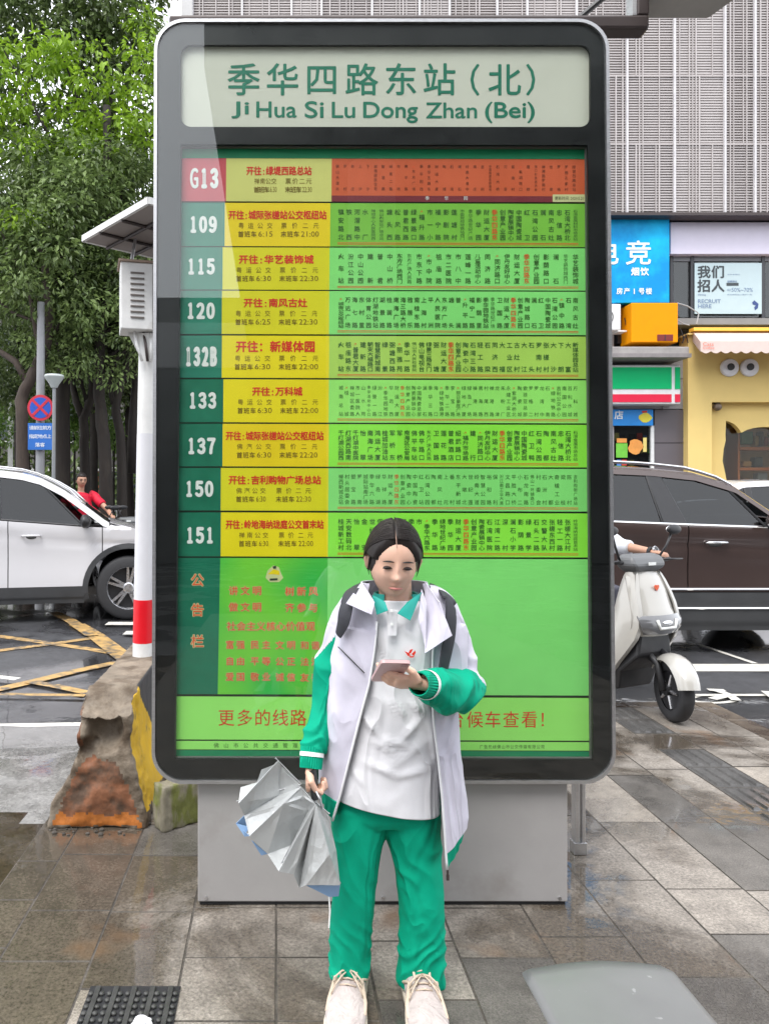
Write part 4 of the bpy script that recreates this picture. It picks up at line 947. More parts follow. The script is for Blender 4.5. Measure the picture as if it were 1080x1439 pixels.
# tall tree with bright young leaves above the others
def tallm(x, y, d): return 'leaf_dark' if (y < 70 and rt.random() < .8) else ('leaf_bright' if rt.random() < .30 else 'leaf_mid')
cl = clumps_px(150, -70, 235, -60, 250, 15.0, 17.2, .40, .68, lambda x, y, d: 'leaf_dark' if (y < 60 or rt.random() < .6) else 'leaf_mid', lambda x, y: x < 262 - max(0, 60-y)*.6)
cl += clumps_px(120, -20, 222, 45, 220, 13.7, 14.9, .13, .27, ['leaf_bright'])
cl += clumps_px(8, 180, 228, 90, 300, 14.0, 15, .16, .28, ['leaf_bright'])
cl += clumps_px(5, 10, 60, 300, 320, 12.4, 13, .14, .2, ['leaf_bright'])
cl += clumps_px(10, 190, 230, -10, 70, 14.8, 15.5, .2, .35, ['leaf_mid','leaf_bright'])
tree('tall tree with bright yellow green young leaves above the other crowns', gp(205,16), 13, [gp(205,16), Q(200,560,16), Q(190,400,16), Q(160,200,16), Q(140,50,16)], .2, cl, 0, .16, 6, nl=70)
cl = clumps_px(70, -250, 10, -60, 420, 14.0, 17, .5, .8, ['leaf_dark','leaf_mid'])
tree('dark spreading tree at the far left edge', gp(-90,15.5), 13, [gp(-90,15.5), Q(-90,500,15.5), Q(-80,300,15.5), Q(-70,100,15.5)], .2, cl, 0, .15, 8, nl=60)
for i, (x, dd, lb) in enumerate(((20, 18.5, 'far dark tree seen low at the left edge beyond the leaning tree'), (75, 19, 'far dark tree filling the gap behind the big trunk'), (125, 18, 'far dark tree filling the gap behind the forked trunk'), (175, 18.5, 'far dark tree filling the gap nearest the white pole'))):
    tree(lb, gp(x, dd), 8, [gp(x+9, dd), Q(x+6, 560, dd), Q(x, 300, dd)], .12, clumps_px(55, x-55, x+50, 400, 565, dd-1, dd+1.2, .4, .65, ['leaf_dark']), 0, .13, 30+i, group='far trees behind the trunks', nl=60, branches=False)
for i, (x, w_, dd, h0, lb) in enumerate(((-10,70,19,566,'bright green shrub left of the leaning tree'), (50,50,19.5,570,'bright green shrub behind the no stopping sign'), (105,30,19,562,'bright green shrub between the big trunk and the forked trunk'), (133,26,19.5,566,'bright green shrub seen between the forked and curved trunks'), (160,30,19,576,'bright green shrub seen left of the slim trunk'))):
    s_ = thing('shrub', lb, 'shrub', tuple(gp(x, dd)), group='shrubs behind the tree trunks'); g = G(); rnd = random.Random(50+i)
    for _ in range(16): leafcloud(g, rnd, Q(x + rnd.uniform(-w_,w_)*.5, rnd.uniform(h0, h0+55), dd + rnd.uniform(-.5,.5)), rnd.uniform(.25,.45), 60, .13)
    g.build('foliage', MT['leaf_far'], s_, kind='stuff')
    for k in range(3): g = G(); g.tube([gp(x+k*6-6, dd), Q(x+k*10-10, 610, dd)], .03, 6); g.build('stem', MT['bark'], s_)
hd_ = thing('hedge', 'dark hedge closing the view low behind the trunks', 'hedge', (-8, 26, 0)); g = G(); rnd = random.Random(61)
for _ in range(330): leafcloud(g, rnd, (rnd.uniform(-16,-2.2), rnd.uniform(25,27), rnd.uniform(.2, 7.5)), .8, 38, .3)
g.build('foliage', MT['leaf_dark'], hd_, kind='stuff')

# no stopping sign on its grey column
pc = thing('traffic_sign', 'round no stopping sign above a blue plate on a thick grey column', 'traffic sign', tuple(gp(57,12.6)))
g = G(); g.tube([gp(56,12.6), Q(57,600,12.6), Q(58,440,12.6), Q(58,425,12.6)], [.078,.072,.062,.06], 16); g.build('column', mat('galvanised', (.24,.245,.26), .5, .1, var=.1), pc, smooth=True, ang=40)
DD = 12.48; c = Q(57, 573, DD); rr0 = 18.3/F*DD
g = G(); g.tube([c + Vector((0,.02,0)), c], [rr0, rr0], 40); dsc = g.build('disc', mat('sign_red_ring', lin(178,35,55), .4), pc)
g = G(); g.tube([c + Vector((0,.0,0)), c - Vector((0,.004,0))], [rr0*.80, rr0*.80], 40); g.build('blue_field', mat('sign_blue', lin(25,72,165), .4), dsc)
for a_ in (45, -45):
    g = G(); ca, sa = math.cos(R(a_)), math.sin(R(a_)); hw = rr0*.10; L_ = rr0*.8
    pts = [(-L_,-hw),(L_,-hw),(L_,hw),(-L_,hw)]; yo = -.008 - (.002 if a_ > 0 else 0)
    g.add([c + Vector((x*ca - y*sa, yo, x*sa + y*ca)) for x, y in pts], [(0,1,2,3)]); g.build('red_bar', bpy.data.materials['sign_red_ring'], dsc)
g = G(); g.box(X(39.5,DD), X(74,DD), DD, DD+.02, Z(632,DD), Z(594.5,DD)); pt = g.build('plate', mat('plate_blue', lin(38,98,175), .4, var=.08), pc)
t = T(PQ(DD-.004)); t.row('请前往前方', 44.5, 69.5, 601, 6.3, 7, .02, 2); t.row('指定地点上', 44.5, 69.5, 613, 6.3, 7, .02, 2); t.row('落客', 53, 60, 625, 6.3, 7, .02, 2); t.g.build('plate_lettering', MT['white_print'], pt)
lp_ = thing('street_lamp', 'slim grey street lamp with a flared bowl head beside the traffic sign', 'street lamp', tuple(gp(75,12.3)))
g = G(); g.tube([gp(74.5,12.3), Q(76.5,545,12.3)], [.035,.028], 10); g.build('post', mat('lamp_grey', (.22,.23,.24), .5, .3), lp_, smooth=True, ang=40)
g = G(); b_ = Q(76.5,545,12.3); g.tube([b_, b_+Vector((0,0,.06)), b_+Vector((0,0,.15)), b_+Vector((0,0,.18)), b_+Vector((0,0,.21))], [.05,.08,.145,.16,.15], 20); g.build('lamp_bowl', mat('frosted_bowl', (.42,.46,.45), .35), lp_, smooth=True, ang=40)

# building on the camera's side of the street, behind the camera (seen only as a reflection)
bh = thing('opposite_building', 'long grey building standing on the near side of the street', 'building', (0, -26, 0))
g = G(); g.box(-30, 34, -34, -26, 0, 11.2); g.build('wall', mat('opp_wall', (.035,.035,.037), .7, var=.2, scale=.3), bh)
g = G(); g.box(-30, -.7, -25.98, -25.9, 8.2, 10.1); g.build('pale_band', mat('opp_band', (.35,.35,.36), .5), bh)
# ------------------------------------------------------------------ cars
def interp(P, x):
    if x <= P[0][0]: return P[0][1]
    for (a, b), (c, d) in zip(P, P[1:]):
        if x <= c: return b + (d-b)*(x-a)/(c-a)
    return P[-1][1]
def car(name, label, loc, rz, paint, L, H, roofP, beltP, noseP, hoodx, wheels, WR, W, splits, sills, clad, chrome, spoke_n, wins, mirror_x, group=None, rail=True):
    """x runs nose(+) to tail(-); side outline given in metres; both sides built, y is across"""
    c = thing(name, label, 'car', loc, rz, group)
    Rt = RM[c.name]; hw = W/2
    def yy(x, z):   # half width at this place: rounded in plan, tumblehome above the belt
        zb = interp(beltP, x); e = max(0, (abs(x) - (L/2 - .75)) / .75)
        y = hw * (1 - .30*min(1, e)**2.2)
        t = z / H
        y -= .05*max(0, (.32 - t)/.32)**1.5
        y += -.012*math.sin((z-.55)*6) if .3 < z < zb else 0
        # shoulder crease
        y -= .018*math.exp(-((z-(zb-.20))/.03)**2)
        if z > zb: y -= (z-zb)*.42 + .02
        return y
    def pnt(x, z, s, o=0): return Vector((x, s*(yy(x, z) + o), z))
    def top(x): return interp(roofP, x)
    def arch(x, z0):
        z = z0
        for wx in wheels:
            r = WR*1.24
            if abs(x-wx) < r: z = max(z, WR + math.sqrt(r*r - (x-wx)**2))
        return z
    def patch(nm, x0, x1, zf0, zf1, m, s, parent, o=0, nz=14, smooth=True, sl=0, dx=.05, solid=.012):
        g = G(); n = max(2, int((x1-x0)/dx)); vs = []
        for i in range(n+1):
            for j in range(nz+1):
                x = x0 + (x1-x0)*i/n; a = zf0(x); b = max(a+.002, zf1(x)); z = a + (b-a)*j/nz
                xx = x + sl*(z-.9); vs.append(pnt(xx, z, s, o))
        fs = []
        for i in range(n):
            for j in range(nz):
                a = i*(nz+1)+j; q = (a, a+nz+1, a+nz+2, a+1); fs.append(q if s < 0 else q[::-1])
        g.add([v for v in vs], fs); ob = g.build(nm, m, parent, smooth=smooth, local=True, solid=solid); return ob
    # shell core (dark inner body so the gaps between panels read as gaps)
    g = G(); n = 60; xs_ = [-L/2+.06 + (L-.12)*i/n for i in range(n+1)]; ring = []
    for x in xs_:
        zb = interp(beltP, x) if x < hoodx else interp(noseP, x); z0 = max(.30, arch(x, .30) + .0)
        zt = min(zb, top(x)) - .03; z0 = min(z0, zt-.02); y = yy(x, .7) - .045
        ring.append([Vector((x,-y,z0)), Vector((x,-y,zt)), Vector((x,y,zt)), Vector((x,y,z0))])
    g.rings(ring); g.build('chassis', MT['interior'], c, local=True)
    zb_ = lambda x: interp(beltP, x) if x < hoodx else interp(noseP, x)
    for s in (-1, 1):
        for nm, x0, x1 in splits:
            pa = patch(nm, x0+.006, x1-.006, lambda x: max(sills, arch(x, sills)), lambda x: min(zb_(x), top(x)-.01), paint, s, c)
            if nm == 'door':
                hx = x0 + .16; z = interp(beltP, hx) - .17
                g = G(); g.tube([pnt(hx, z, s, .012), pnt(hx+.03, z+.004, s, .045), pnt(hx+.20, z+.006, s, .045), pnt(hx+.23, z, s, .012)], [.012,.016,.016,.012], 8, flat=.8)
                g.build('handle', MT['chrome'] if chrome else paint, pa, smooth=True, local=True)
                g = G(); g.sph(pnt(hx+.115, z-.012, s, .001), (.075,.012,.03), 12, 6); g.build('handle_cup', MT['interior'], pa, smooth=True, local=True)
        # cladding below the sill line and round the wheel arches
        patch('sill', -L/2+.15, L/2-.15, lambda x: max(.24, arch(x, .24)), lambda x: max(sills-.004, arch(x, .24)+.01), clad, s, c, .006)
        if chrome:
            for z in (sills+.03, sills-.16):
                g = G(); xa, xb = wheels[0]+.52, wheels[1]-.52
                g.tube([pnt(xa+(xb-xa)*k/8, z, s, .018) for k in range(9)], .013 if z > .4 else .018, 6); g.build('chrome_strip', MT['chrome'], c, local=True)
            g = G(); P = [x for x, z in beltP if True]; xa, xb = wins[0][0], wins[-1][1]
            g.tube([pnt(xa+(xb-xa)*k/16, interp(beltP, xa+(xb-xa)*k/16)+.004, s, .016) for k in range(17)], .014, 6); g.build('belt_strip', MT['chrome'], c, local=True)
        for wx in wheels:
            g = G(); r0, r1 = WR*1.235, WR*1.40; vs = []
            for k in range(25):
                a = R(-14 + 208*k/24)
                for r_, o in ((r0, -.02), (r0, .014), (r1, .012), (r1, 0)):
                    x = wx + r_*math.cos(a); z = WR + r_*math.sin(a); vs.append(Vector((x, s*(yy(min(max(x,-L/2),L/2), min(z, 1)) + o), max(z, .2))))
            g.add(vs, [(k*4+j, k*4+j+1, k*4+j+5, k*4+j+4) for k in range(24) for j in range(3)]); g.build('wheel_arch', clad if not chrome else paint, c, smooth=False, local=True)
        # windows: pillars and frames first, glass set in
        def ztop(x): return top(x) - .075
        for (x0, x1, xt0, xt1) in wins:   # bottom x0..x1, top xt0..xt1
            g = G(); n = 16; nz = 6; vs = []
            for i in range(n+1):
                for j in range(nz+1):
                    f_, t_ = i/n, j/nz; xb = x0 + (x1-x0)*f_; xt = xt0 + (xt1-xt0)*f_
                    zb = interp(beltP, xb) + .012; x = xb + (xt-xb)*t_; z = zb + (ztop(xt) - zb)*t_; vs.append(pnt(x, z, s, -.014))
            fs = [(i*(nz+1)+j, (i+1)*(nz+1)+j, (i+1)*(nz+1)+j+1, i*(nz+1)+j+1) for i in range(n) for j in range(nz)]
            if s > 0: fs = [f[::-1] for f in fs]
            g.add(vs, fs); g.build('window', MT['car_glass'], c, smooth=True, local=True, solid=.004)
            # black seal round the pane
            g = G(); lp = [vs[i*(nz+1)] for i in range(n+1)] + [vs[n*(nz+1)+j] for j in range(1, nz+1)] + [vs[i*(nz+1)+nz] for i in range(n-1, -1, -1)] + [vs[j] for j in range(nz-1, -1, -1)]
            g.tube(lp, .014, 6, caps=False); g.build('window_seal', MT['black'], c, local=True)
        # pillars between windows
        edges_ = [(wins[k][1], wins[k][3], wins[k+1][0], wins[k+1][2]) for k in range(len(wins)-1)]
        for (a, at, b, bt) in edges_:
            g = G(); za, zb = interp(beltP, a), interp(beltP, b)
            g.add([pnt(a, za, s, -.008), pnt(b, zb, s, -.008), pnt(bt, ztop(bt), s, -.008), pnt(at, ztop(at), s, -.008)], [(0,1,2,3)]); g.build('pillar', MT['black'], c, local=True, solid=.01)
        # roof side rail / A pillar band following the roof line
        g = G(); n = 46; xa, xb = roofP[1][0], hoodx + .02; vs = []
        for i in range(n+1):
            x = xa + (xb-xa)*i/n; t0 = max(top(x) - .085, min(interp(beltP, x), top(x)-.01)); t1 = top(x)
            vs += [pnt(x, t0, s, -.002), pnt(x, (t0*.4+t1*.6), s, 0.0), pnt(x, t1, s, -.05)]
        g.add(vs, [tuple([(i*3+j), ((i+1)*3+j), ((i+1)*3+j+1), (i*3+j+1)][::(1 if s < 0 else -1)]) for i in range(n) for j in (0, 1)]); g.build('roof_edge', paint, c, smooth=True, local=True, solid=.01)
        if rail:
            g = G(); xa, xb = roofP[2][0]+.1, roofP[-3][0]; g.tube([Vector((xa+(xb-xa)*k/12, s*(yy(0, top(0)) - .10), top(xa+(xb-xa)*k/12) + (.05 if 0 < k < 12 else .0))) for k in range(13)], .018, 8); g.build('roof_rail', MT['chrome'], c, smooth=True, local=True)
        # mirror
        mp = pnt(mirror_x, interp(beltP, mirror_x) + .03, s, .02)
        g = G(); g.tube([pnt(mirror_x+.05, interp(beltP, mirror_x)-.0, s, -.03), mp + Vector((0, s*.05, .0))], .03, 8); 
        g.build('mirror_arm', MT['black'], c, smooth=True, local=True)
        g = G(); g.sph(mp + Vector((0, s*.12, .045)), (.085,.12,.085), 16, 10, fn=lambda v: Vector((v.x*(.6 if v.x < 0 else 1), v.y, v.z))); g.build('mirror', (paint if chrome else MT['black']), c, smooth=True, local=True)
        for wx in wheels:
            wl = G(); yc = s*(hw - .13); ww = .115
            prof = [(WR*.66, ww), (WR*.90, ww*1.02), (WR*.975, ww*.85), (WR, ww*.45), (WR, -ww*.45), (WR*.975, -ww*.85), (WR*.66, -ww)]
            rg = []
            for k in range(40):
                a = 2*math.pi*k/40; rg.append([Vector((wx + r_*math.cos(a), yc + s*o, WR + r_*math.sin(a))) for r_, o in prof])
            rg.append(rg[0]); wl.rings(rg, closed=False); wo = wl.build('wheel', MT['rubber'], c, smooth=True, local=True)
            g = G(); rg = []
            for k in range(41):
                a = 2*math.pi*k/40; rg.append([Vector((wx + r_*math.cos(a), yc + s*o, WR + r_*math.sin(a))) for r_, o in ((WR*.68, ww*1.0), (WR*.64, ww*.9), (WR*.62, -.05))])
            g.rings(rg, closed=False); g.build('rim', MT['alloy'], wo, smooth=True, local=True)
            g = G(); g.tube([(wx, yc + s*.0, WR), (wx, yc + s*.03, WR)], WR*.64, 32); g.build('brake_well', MT['black'], wo, local=True)
            g = G()
            for k in range(spoke_n):
                a = 2*math.pi*k/spoke_n + .2; d = Vector((math.cos(a), 0, math.sin(a))); q = Vector((-math.sin(a), 0, math.cos(a)))
                for q0 in (-.16, .16):
                    c0 = Vector((wx, yc + s*ww*.72, WR)); e_ = c0 + (d + q*q0*.9).normalized()*WR*.65 + Vector((0, s*ww*.15, 0)); st_ = c0 + d*WR*.12 + q*q0*.08
                    wv = q*WR*.035
                    g.hexa([st_-wv*1.4-Vector((0,s*.03,0)), st_+wv*1.4-Vector((0,s*.03,0)), e_+wv-Vector((0,s*.03,0)), e_-wv-Vector((0,s*.03,0))], [st_-wv*1.4, st_+wv*1.4, e_+wv, e_-wv])
            g.tube([(wx, yc + s*ww*.4, WR), (wx, yc + s*ww*.80, WR), (wx, yc + s*ww*.86, WR)], [WR*.17, WR*.17, WR*.13], 20); g.build('spokes', MT['alloy'], wo, local=True)
    # roof skin, windscreens, bonnet, ends
    def skin(nm, x0, x1, zf, m, inset=.05, n=24, glass=False):
        g = G(); vs = []; ny = 8
        for i in range(n+1):
            x = x0 + (x1-x0)*i/n; z = zf(x); y = yy(x, z) - inset
            for j in range(ny+1):
                t_ = -1 + 2*j/ny; vs.append((x, y*t_, z + .035*(1-t_*t_)))
        g.add(vs, [(i*(ny+1)+j, (i+1)*(ny+1)+j, (i+1)*(ny+1)+j+1, i*(ny+1)+j+1) for i in range(n) for j in range(ny)]); return g.build(nm, m, c, smooth=True, local=True, solid=.008)
    ri = len(roofP)-2
    skin('roof', roofP[1][0], roofP[ri-1][0], top, paint); skin('windscreen', roofP[ri-1][0]+.02, hoodx, top, MT['car_glass'], .06)
    skin('bonnet', hoodx+.03, L/2-.02, lambda x: interp(noseP, x)-.0, paint, .0); skin('tailgate', -L/2+.04, roofP[1][0]-.01, top, paint)
    for sx, zt in ((1, interp(noseP, L/2)), (-1, top(-L/2+.05))):
        g = G(); vs = []; ny = 12
        for j in range(ny+1):
            t_ = -1+2*j/ny
            for z in (.26, .5, .7, zt-.02):
                y = (yy(sx*(L/2), z))*t_; vs.append((sx*(L/2 - .30*abs(t_)**3 + .05*(1 if z < .7 else 0)), y, z))
        g.add(vs, [(j*4+k, (j+1)*4+k, (j+1)*4+k+1, j*4+k+1) for j in range(ny) for k in range(3)]); g.build('bumper', paint, c, smooth=True, local=True, solid=.02)
        for s in (-1, 1):
            g = G(); g.sph((sx*(L/2-.13), s*(hw-.24), zt-.16 if sx > 0 else .95), (.12,.17,.07), 14, 8); g.build('headlight' if sx > 0 else 'tail_light', MT['chrome'] if sx > 0 else MT['red_paint'], c, smooth=True, local=True)
    # seats
    for sx in (-.75, .25):
        for sy in (-.36, .36):
            g = G(); g.box(sx-.05, sx+.45, sy-.24, sy+.24, .55, .72); g.box(sx-.18, sx-.03, sy-.24, sy+.24, .7, 1.18); g.box(sx-.16, sx-.07, sy-.12, sy+.12, 1.2, 1.38); g.build('seat', mat('seat_grey', (.16,.16,.16), .8) if 'seat_grey' not in bpy.data.materials else bpy.data.materials['seat_grey'], c, local=True, bevel=.04)
    g = G(); g.box(.95, 1.25, -.7, .7, .9, 1.02); g.build('dashboard', MT['interior'], c, local=True, bevel=.05)
    return c
whitep = mat('white_car_paint', (.58,.57,.585), .22, var=.03, scale=1, coat=1, rvar=.02)
brownp = mat('brown_car_paint', (.068,.045,.040), .22, .35, var=.06, scale=1, coat=1, rvar=.02)
cladm = mat('cladding', (.035,.036,.038), .55, var=.15)
# white SUV: measured on the photograph at 9.6 m, 110 pixels a metre
dW = 9.62; kW = F/dW; cxW = (10 - VX)/kW     # centre of the car, left of the frame
def mw(px, py): return ((px - VX)/kW - cxW, CH - (py-VY)/kW - RZ)
Lw = 5.0
roofW = [(-2.5,1.0),(-2.0,1.62)] + [mw(*p) for p in ((-150,660),(-60,657),(0,661),(34,665),(60,672),(90,688),(120,710),(150,733),(160,738))]
beltW = [mw(-250,720), mw(-120,724), mw(0,730), mw(118,740), mw(170,742)]
noseW = [mw(150,733), mw(165,737), mw(195,745), mw(235,760), (Lw/2-.1, .78), (Lw/2, .72)]
wxf = mw(181,824)[0]
yawW = R(12); pvW = Vector((wxf, -.95, 0)); locW = Vector((cxW + wxf, dW, 0)) - Matrix.Rotation(yawW, 3, 'Z') @ pvW
car('parked_car', 'white SUV with black wheel arches on the wet road, left of the bus stop sign', (locW.x, locW.y, RZ), yawW, whitep, Lw, 1.88, roofW, beltW, noseW, mw(152,733)[0], (wxf-2.75, wxf), .41, 1.9,
    [('rear_bumper_side', -2.35, mw(-165,0)[0]), ('door', mw(-165,0)[0], mw(20,0)[0]), ('door', mw(20,0)[0], mw(145,0)[0]), ('fender', mw(145,0)[0], 2.4)],
    mw(0,822)[1], cladm, False, 5, [(mw(-190,0)[0], mw(-125,0)[0], mw(-165,0)[0], mw(-125,0)[0]), (mw(-118,0)[0], mw(-1,0)[0], mw(-115,0)[0], mw(-8,0)[0]), (mw(10,0)[0], mw(119,0)[0], mw(4,0)[0], mw(63,0)[0])], mw(121,0)[0])
# brown SUV at 7.5 m, 141 pixels a metre
dB = 7.52; kB = F/dB; cxB = (975 - VX)/kB
def mb(px, py): return ((px - VX)/kB - cxB, CH - (py-VY)/kB - RZ)
Lb = 4.95
roofB = [(-2.475,1.05),(-2.0,1.70)] + [mb(*p) for p in ((790,655),(865,653),(930,656),(993,663),(1046,680),(1078,706),(1105,728),(1130,738))]
beltB = [mb(640,726), mb(800,731), mb(865,734), mb(966,738), mb(1080,742), mb(1140,744)]
noseB = [mb(1100,727), mb(1135,741), mb(1200,752), mb(1270,775), (Lb/2-.1, .86), (Lb/2, .8)]
car('passing_car', 'dark brown SUV with chrome trim passing on the road behind the white scooter', (cxB, dB+.95, RZ), 0, brownp, Lb, 1.87, roofB, beltB, noseB, mb(1108,0)[0], (mb(768,0)[0], mb(1180,0)[0]), .385, 1.9,
    [('rear_bumper_side', -2.3, mb(790,0)[0]), ('door', mb(790,0)[0], mb(966,0)[0]), ('door', mb(966,0)[0], mb(1118,0)[0]), ('fender', mb(1118,0)[0], 2.35)],
    mb(0,832)[1], cladm, True, 10, [(mb(760,0)[0], mb(800,0)[0], mb(770,0)[0], mb(800,0)[0]), (mb(806,0)[0], mb(933,0)[0], mb(812,0)[0], mb(923,0)[0]), (mb(966,0)[0], mb(1078,0)[0], mb(943,0)[0], mb(1038,0)[0])], mb(1078,0)[0])
# pale car beyond it, only its roof in view
kC = F/11.5; cxC = (1130-VX)/kC
def mc_(px, py): return ((px - VX)/kC - cxC, CH - (py-VY)/kC - RZ)
car('passing_car', 'white car of which only the roof shows beyond the brown SUV', (cxC, 12.4, RZ), 0, whitep, 4.7, 1.85, [(-2.35,1.0),(-1.9,1.5)]+[mc_(*p) for p in ((1030,692),(1045,683),(1060,677),(1100,675),(1170,678),(1220,700),(1250,722))],
    [(-2.4,1.05),(2.4,1.03)], [mc_(1240,716), (1.8,1.0),(2.3,.8)], mc_(1248,0)[0], (-1.4, 1.35), .36, 1.85, [('fender', -2.3, -.9), ('door', -.9, .1), ('door', .1, 1.1), ('fender', 1.1, 2.3)], .4, cladm, False, 8,
    [(-1.5,-.75,-1.0,-.75),(-.7,.15,-.65,.1),(.22,1.0,.2,.55)], 1.05, rail=False)

# ------------------------------------------------------------------ people on scooters, built by one body builder
def figure(nm, label, cat_loc, J, skin, shirt, trous, hairm, sc=1.0, shoe=None, voxel=.011, vest=None, sleeve=.55):
    """J: joint positions (world): pelvis chest neck head + per side shoulder elbow wrist hip knee ankle toe"""
    p = thing('person', label, 'person', cat_loc)
    g = G(); A = lambda k: Vector(J[k])
    up = (A('neck') - A('pelvis')).normalized(); rt_ = (A('shR') - A('shL')).normalized()
    g.tube([A('pelvis')-up*.06*sc, A('pelvis'), A('pelvis').lerp(A('neck'), .35), A('chest'), A('neck')-up*.05*sc, A('neck')], [(.12*sc,.09*sc),(.15*sc,.11*sc),(.13*sc,.10*sc),(.155*sc,.11*sc),(.11*sc,.07*sc),(.055*sc,.055*sc)], 16, ref=rt_)
    g.tube([A('neck')-up*.06*sc, A('neck'), A('neck').lerp(A('head'), .6)], .052*sc, 12)
    hu = (A('head') - A('neck')).normalized(); fw = rt_.cross(hu).normalized(); fw = fw if fw.dot(A('face') - A('head')) > 0 else -fw
    Mh = Matrix((rt_, -fw, hu)).transposed().to_4x4()
    def hf(v):
        x, y, z = v; zz = z/(.12*sc)
        if zz < -.1: x *= 1 - .32*(-zz-.1); y *= 1 - .15*(-zz-.1)
        if y < 0:
            y -= .022*sc*math.exp(-((x/(.014*sc))**2 + ((z+.012*sc)/(.028*sc))**2)); y -= .008*sc*math.exp(-((x/(.026*sc))**2 + ((z+.058*sc)/(.010*sc))**2))
            for e in (-1, 1): y += .011*sc*math.exp(-(((x-e*.030*sc)/(.018*sc))**2 + ((z-.016*sc)/(.013*sc))**2))
            y -= .006*sc*math.exp(-((z-.045*sc)/(.02*sc))**2)
        return Vector((x, y, z))
    g.sph(A('head'), (.078*sc,.095*sc,.12*sc), 40, 28, M=Mh, fn=hf)
    for e in (-1, 1): g.sph(A('head') + Mh.to_3x3() @ Vector((e*.078*sc, .01*sc, -.005*sc)), (.010*sc,.018*sc,.030*sc), 10, 8, M=Mh)
    for s_ in 'LR':
        g.tube([A('sh'+s_), A('sh'+s_).lerp(A('el'+s_), .5), A('el'+s_), A('el'+s_).lerp(A('wr'+s_), .35), A('wr'+s_)], [.052*sc,.048*sc,.040*sc,.038*sc,.026*sc], 12)
        d = (A('ha'+s_) - A('wr'+s_)).normalized(); q = d.cross(Vector((0,0,1))).normalized()
        g.tube([A('wr'+s_), A('wr'+s_)+d*.04*sc, A('ha'+s_)], [(.026*sc,.022*sc),(.040*sc,.017*sc),(.036*sc,.015*sc)], 12, ref=q)
        for k in range(4):
            b = A('ha'+s_) + q*(k-1.5)*.019*sc; l = [.9,1,.95,.75][k]*.028*sc
            g.tube([b-d*.012, b + d*l, b + d*l*1.5 + Vector((0,0,-.028*sc)), b + d*l*.9 + Vector((0,0,-.045*sc))], [.0095*sc,.009*sc,.0085*sc,.007*sc], 8)
        b = A('wr'+s_) + d*.03*sc - q*.035*sc*(1 if s_ == 'L' else -1); g.tube([b, b + d*.03*sc + Vector((0,0,-.02*sc)), b + d*.05*sc + Vector((0,0,-.045*sc))], [.012*sc,.011*sc,.008*sc], 8)
        g.tube([A('hi'+s_), A('hi'+s_).lerp(A('kn'+s_), .5), A('kn'+s_), A('kn'+s_).lerp(A('an'+s_), .35), A('an'+s_)], [.085*sc,.075*sc,.055*sc,.056*sc,.036*sc], 12)
        g.tube([A('an'+s_), A('an'+s_)+Vector((0,0,-.03)), A('to'+s_)], [.036*sc,.04*sc,.03*sc], 10)
    b = g.build('body', skin, p); remesh(b, voxel, 2)
    g = G()
    g.tube([A('pelvis')-up*.02, A('pelvis').lerp(A('neck'), .35), A('chest'), A('neck')-up*.055*sc, A('neck')-up*.01*sc], [(.175*sc,.135*sc),(.16*sc,.125*sc),(.185*sc,.13*sc),(.15*sc,.095*sc),(.068*sc,.066*sc)], 20, ref=rt_)
    for s_ in 'LR': g.tube([A('sh'+s_).lerp(A('neck'), .25), A('sh'+s_), A('sh'+s_).lerp(A('el'+s_), min(1, sleeve))] + ([A('el'+s_).lerp(A('wr'+s_), sleeve-1)] if sleeve > 1 else []), [.07*sc,.072*sc,.066*sc,.058*sc][:4 if sleeve > 1 else 3], 14)
    t_ = g.build('shirt', shirt, p); remesh(t_, .012, 3, lambda me: wrinkle(me, .010*sc, (7,7,4), 3))
    g = G()
    g.tube([A('pelvis')+up*.05*sc, A('pelvis')-up*.07*sc], [(.16*sc,.125*sc),(.15*sc,.12*sc)], 18, ref=rt_)
    for s_ in 'LR': g.tube([A('hi'+s_), A('hi'+s_).lerp(A('kn'+s_), .5), A('kn'+s_), A('an'+s_)+(A('kn'+s_)-A('an'+s_))*.12], [.10*sc,.09*sc,.072*sc,.06*sc], 14)
    t_ = g.build('trousers', trous, p); remesh(t_, .014, 3, lambda me: wrinkle(me, .008*sc, (6,6,5), 9))
    g = G()
    for s_ in 'LR': g.tube([A('an'+s_)+Vector((0,0,.01)), A('an'+s_)+Vector((0,0,-.045*sc)), A('to'+s_)], [.042*sc,.046*sc,.038*sc], 12)
    g.build('shoes', shoe or MT['black'], p, smooth=True)
    def hh(v):
        x, y, z = v
        if y < -.02*sc and z < .055*sc: y = -.02*sc + (y+.02*sc)*.1; x *= .98
        return Vector((x, y, z))
    g = G(); g.sph(A('head') + Mh.to_3x3() @ Vector((0, .008*sc, .018*sc)), (.086*sc,.102*sc,.116*sc), 30, 18, M=Mh, fn=lambda v: hh(Vector((v.x, v.y, max(v.z, -.045*sc)))))
    g.build('hair', hairm, p, smooth=True)
    for e in (-1, 1):
        c_ = A('head') + Mh.to_3x3() @ Vector((e*.030*sc, -.083*sc, .014*sc))
        g = G(); g.sph(c_, (.015*sc,.010*sc,.0075*sc), 12, 8, M=Mh); g.build('eye', MT['black'], p, smooth=True)
        g = G(); g.tube([A('head') + Mh.to_3x3() @ Vector((e*(.016+.016*k)*sc, (-.094+.004*k)*sc, (.037 + .004*(k == 1))*sc)) for k in range(3)], .0045*sc, 6); g.build('eyebrow', hairm, p)
    g = G(); g.tube([A('head') + Mh.to_3x3() @ Vector((x*sc, -(.0945-.02*abs(x)/.02*.2)*sc, -.058*sc)) for x in (-.022,-.01,0,.01,.022)], [.002*sc,.004*sc,.005*sc,.004*sc,.002*sc], 6); g.build('lips', mat('lips', (.35,.12,.10), .5) if 'lips' not in bpy.data.materials else bpy.data.materials['lips'], p, smooth=True)
    return p

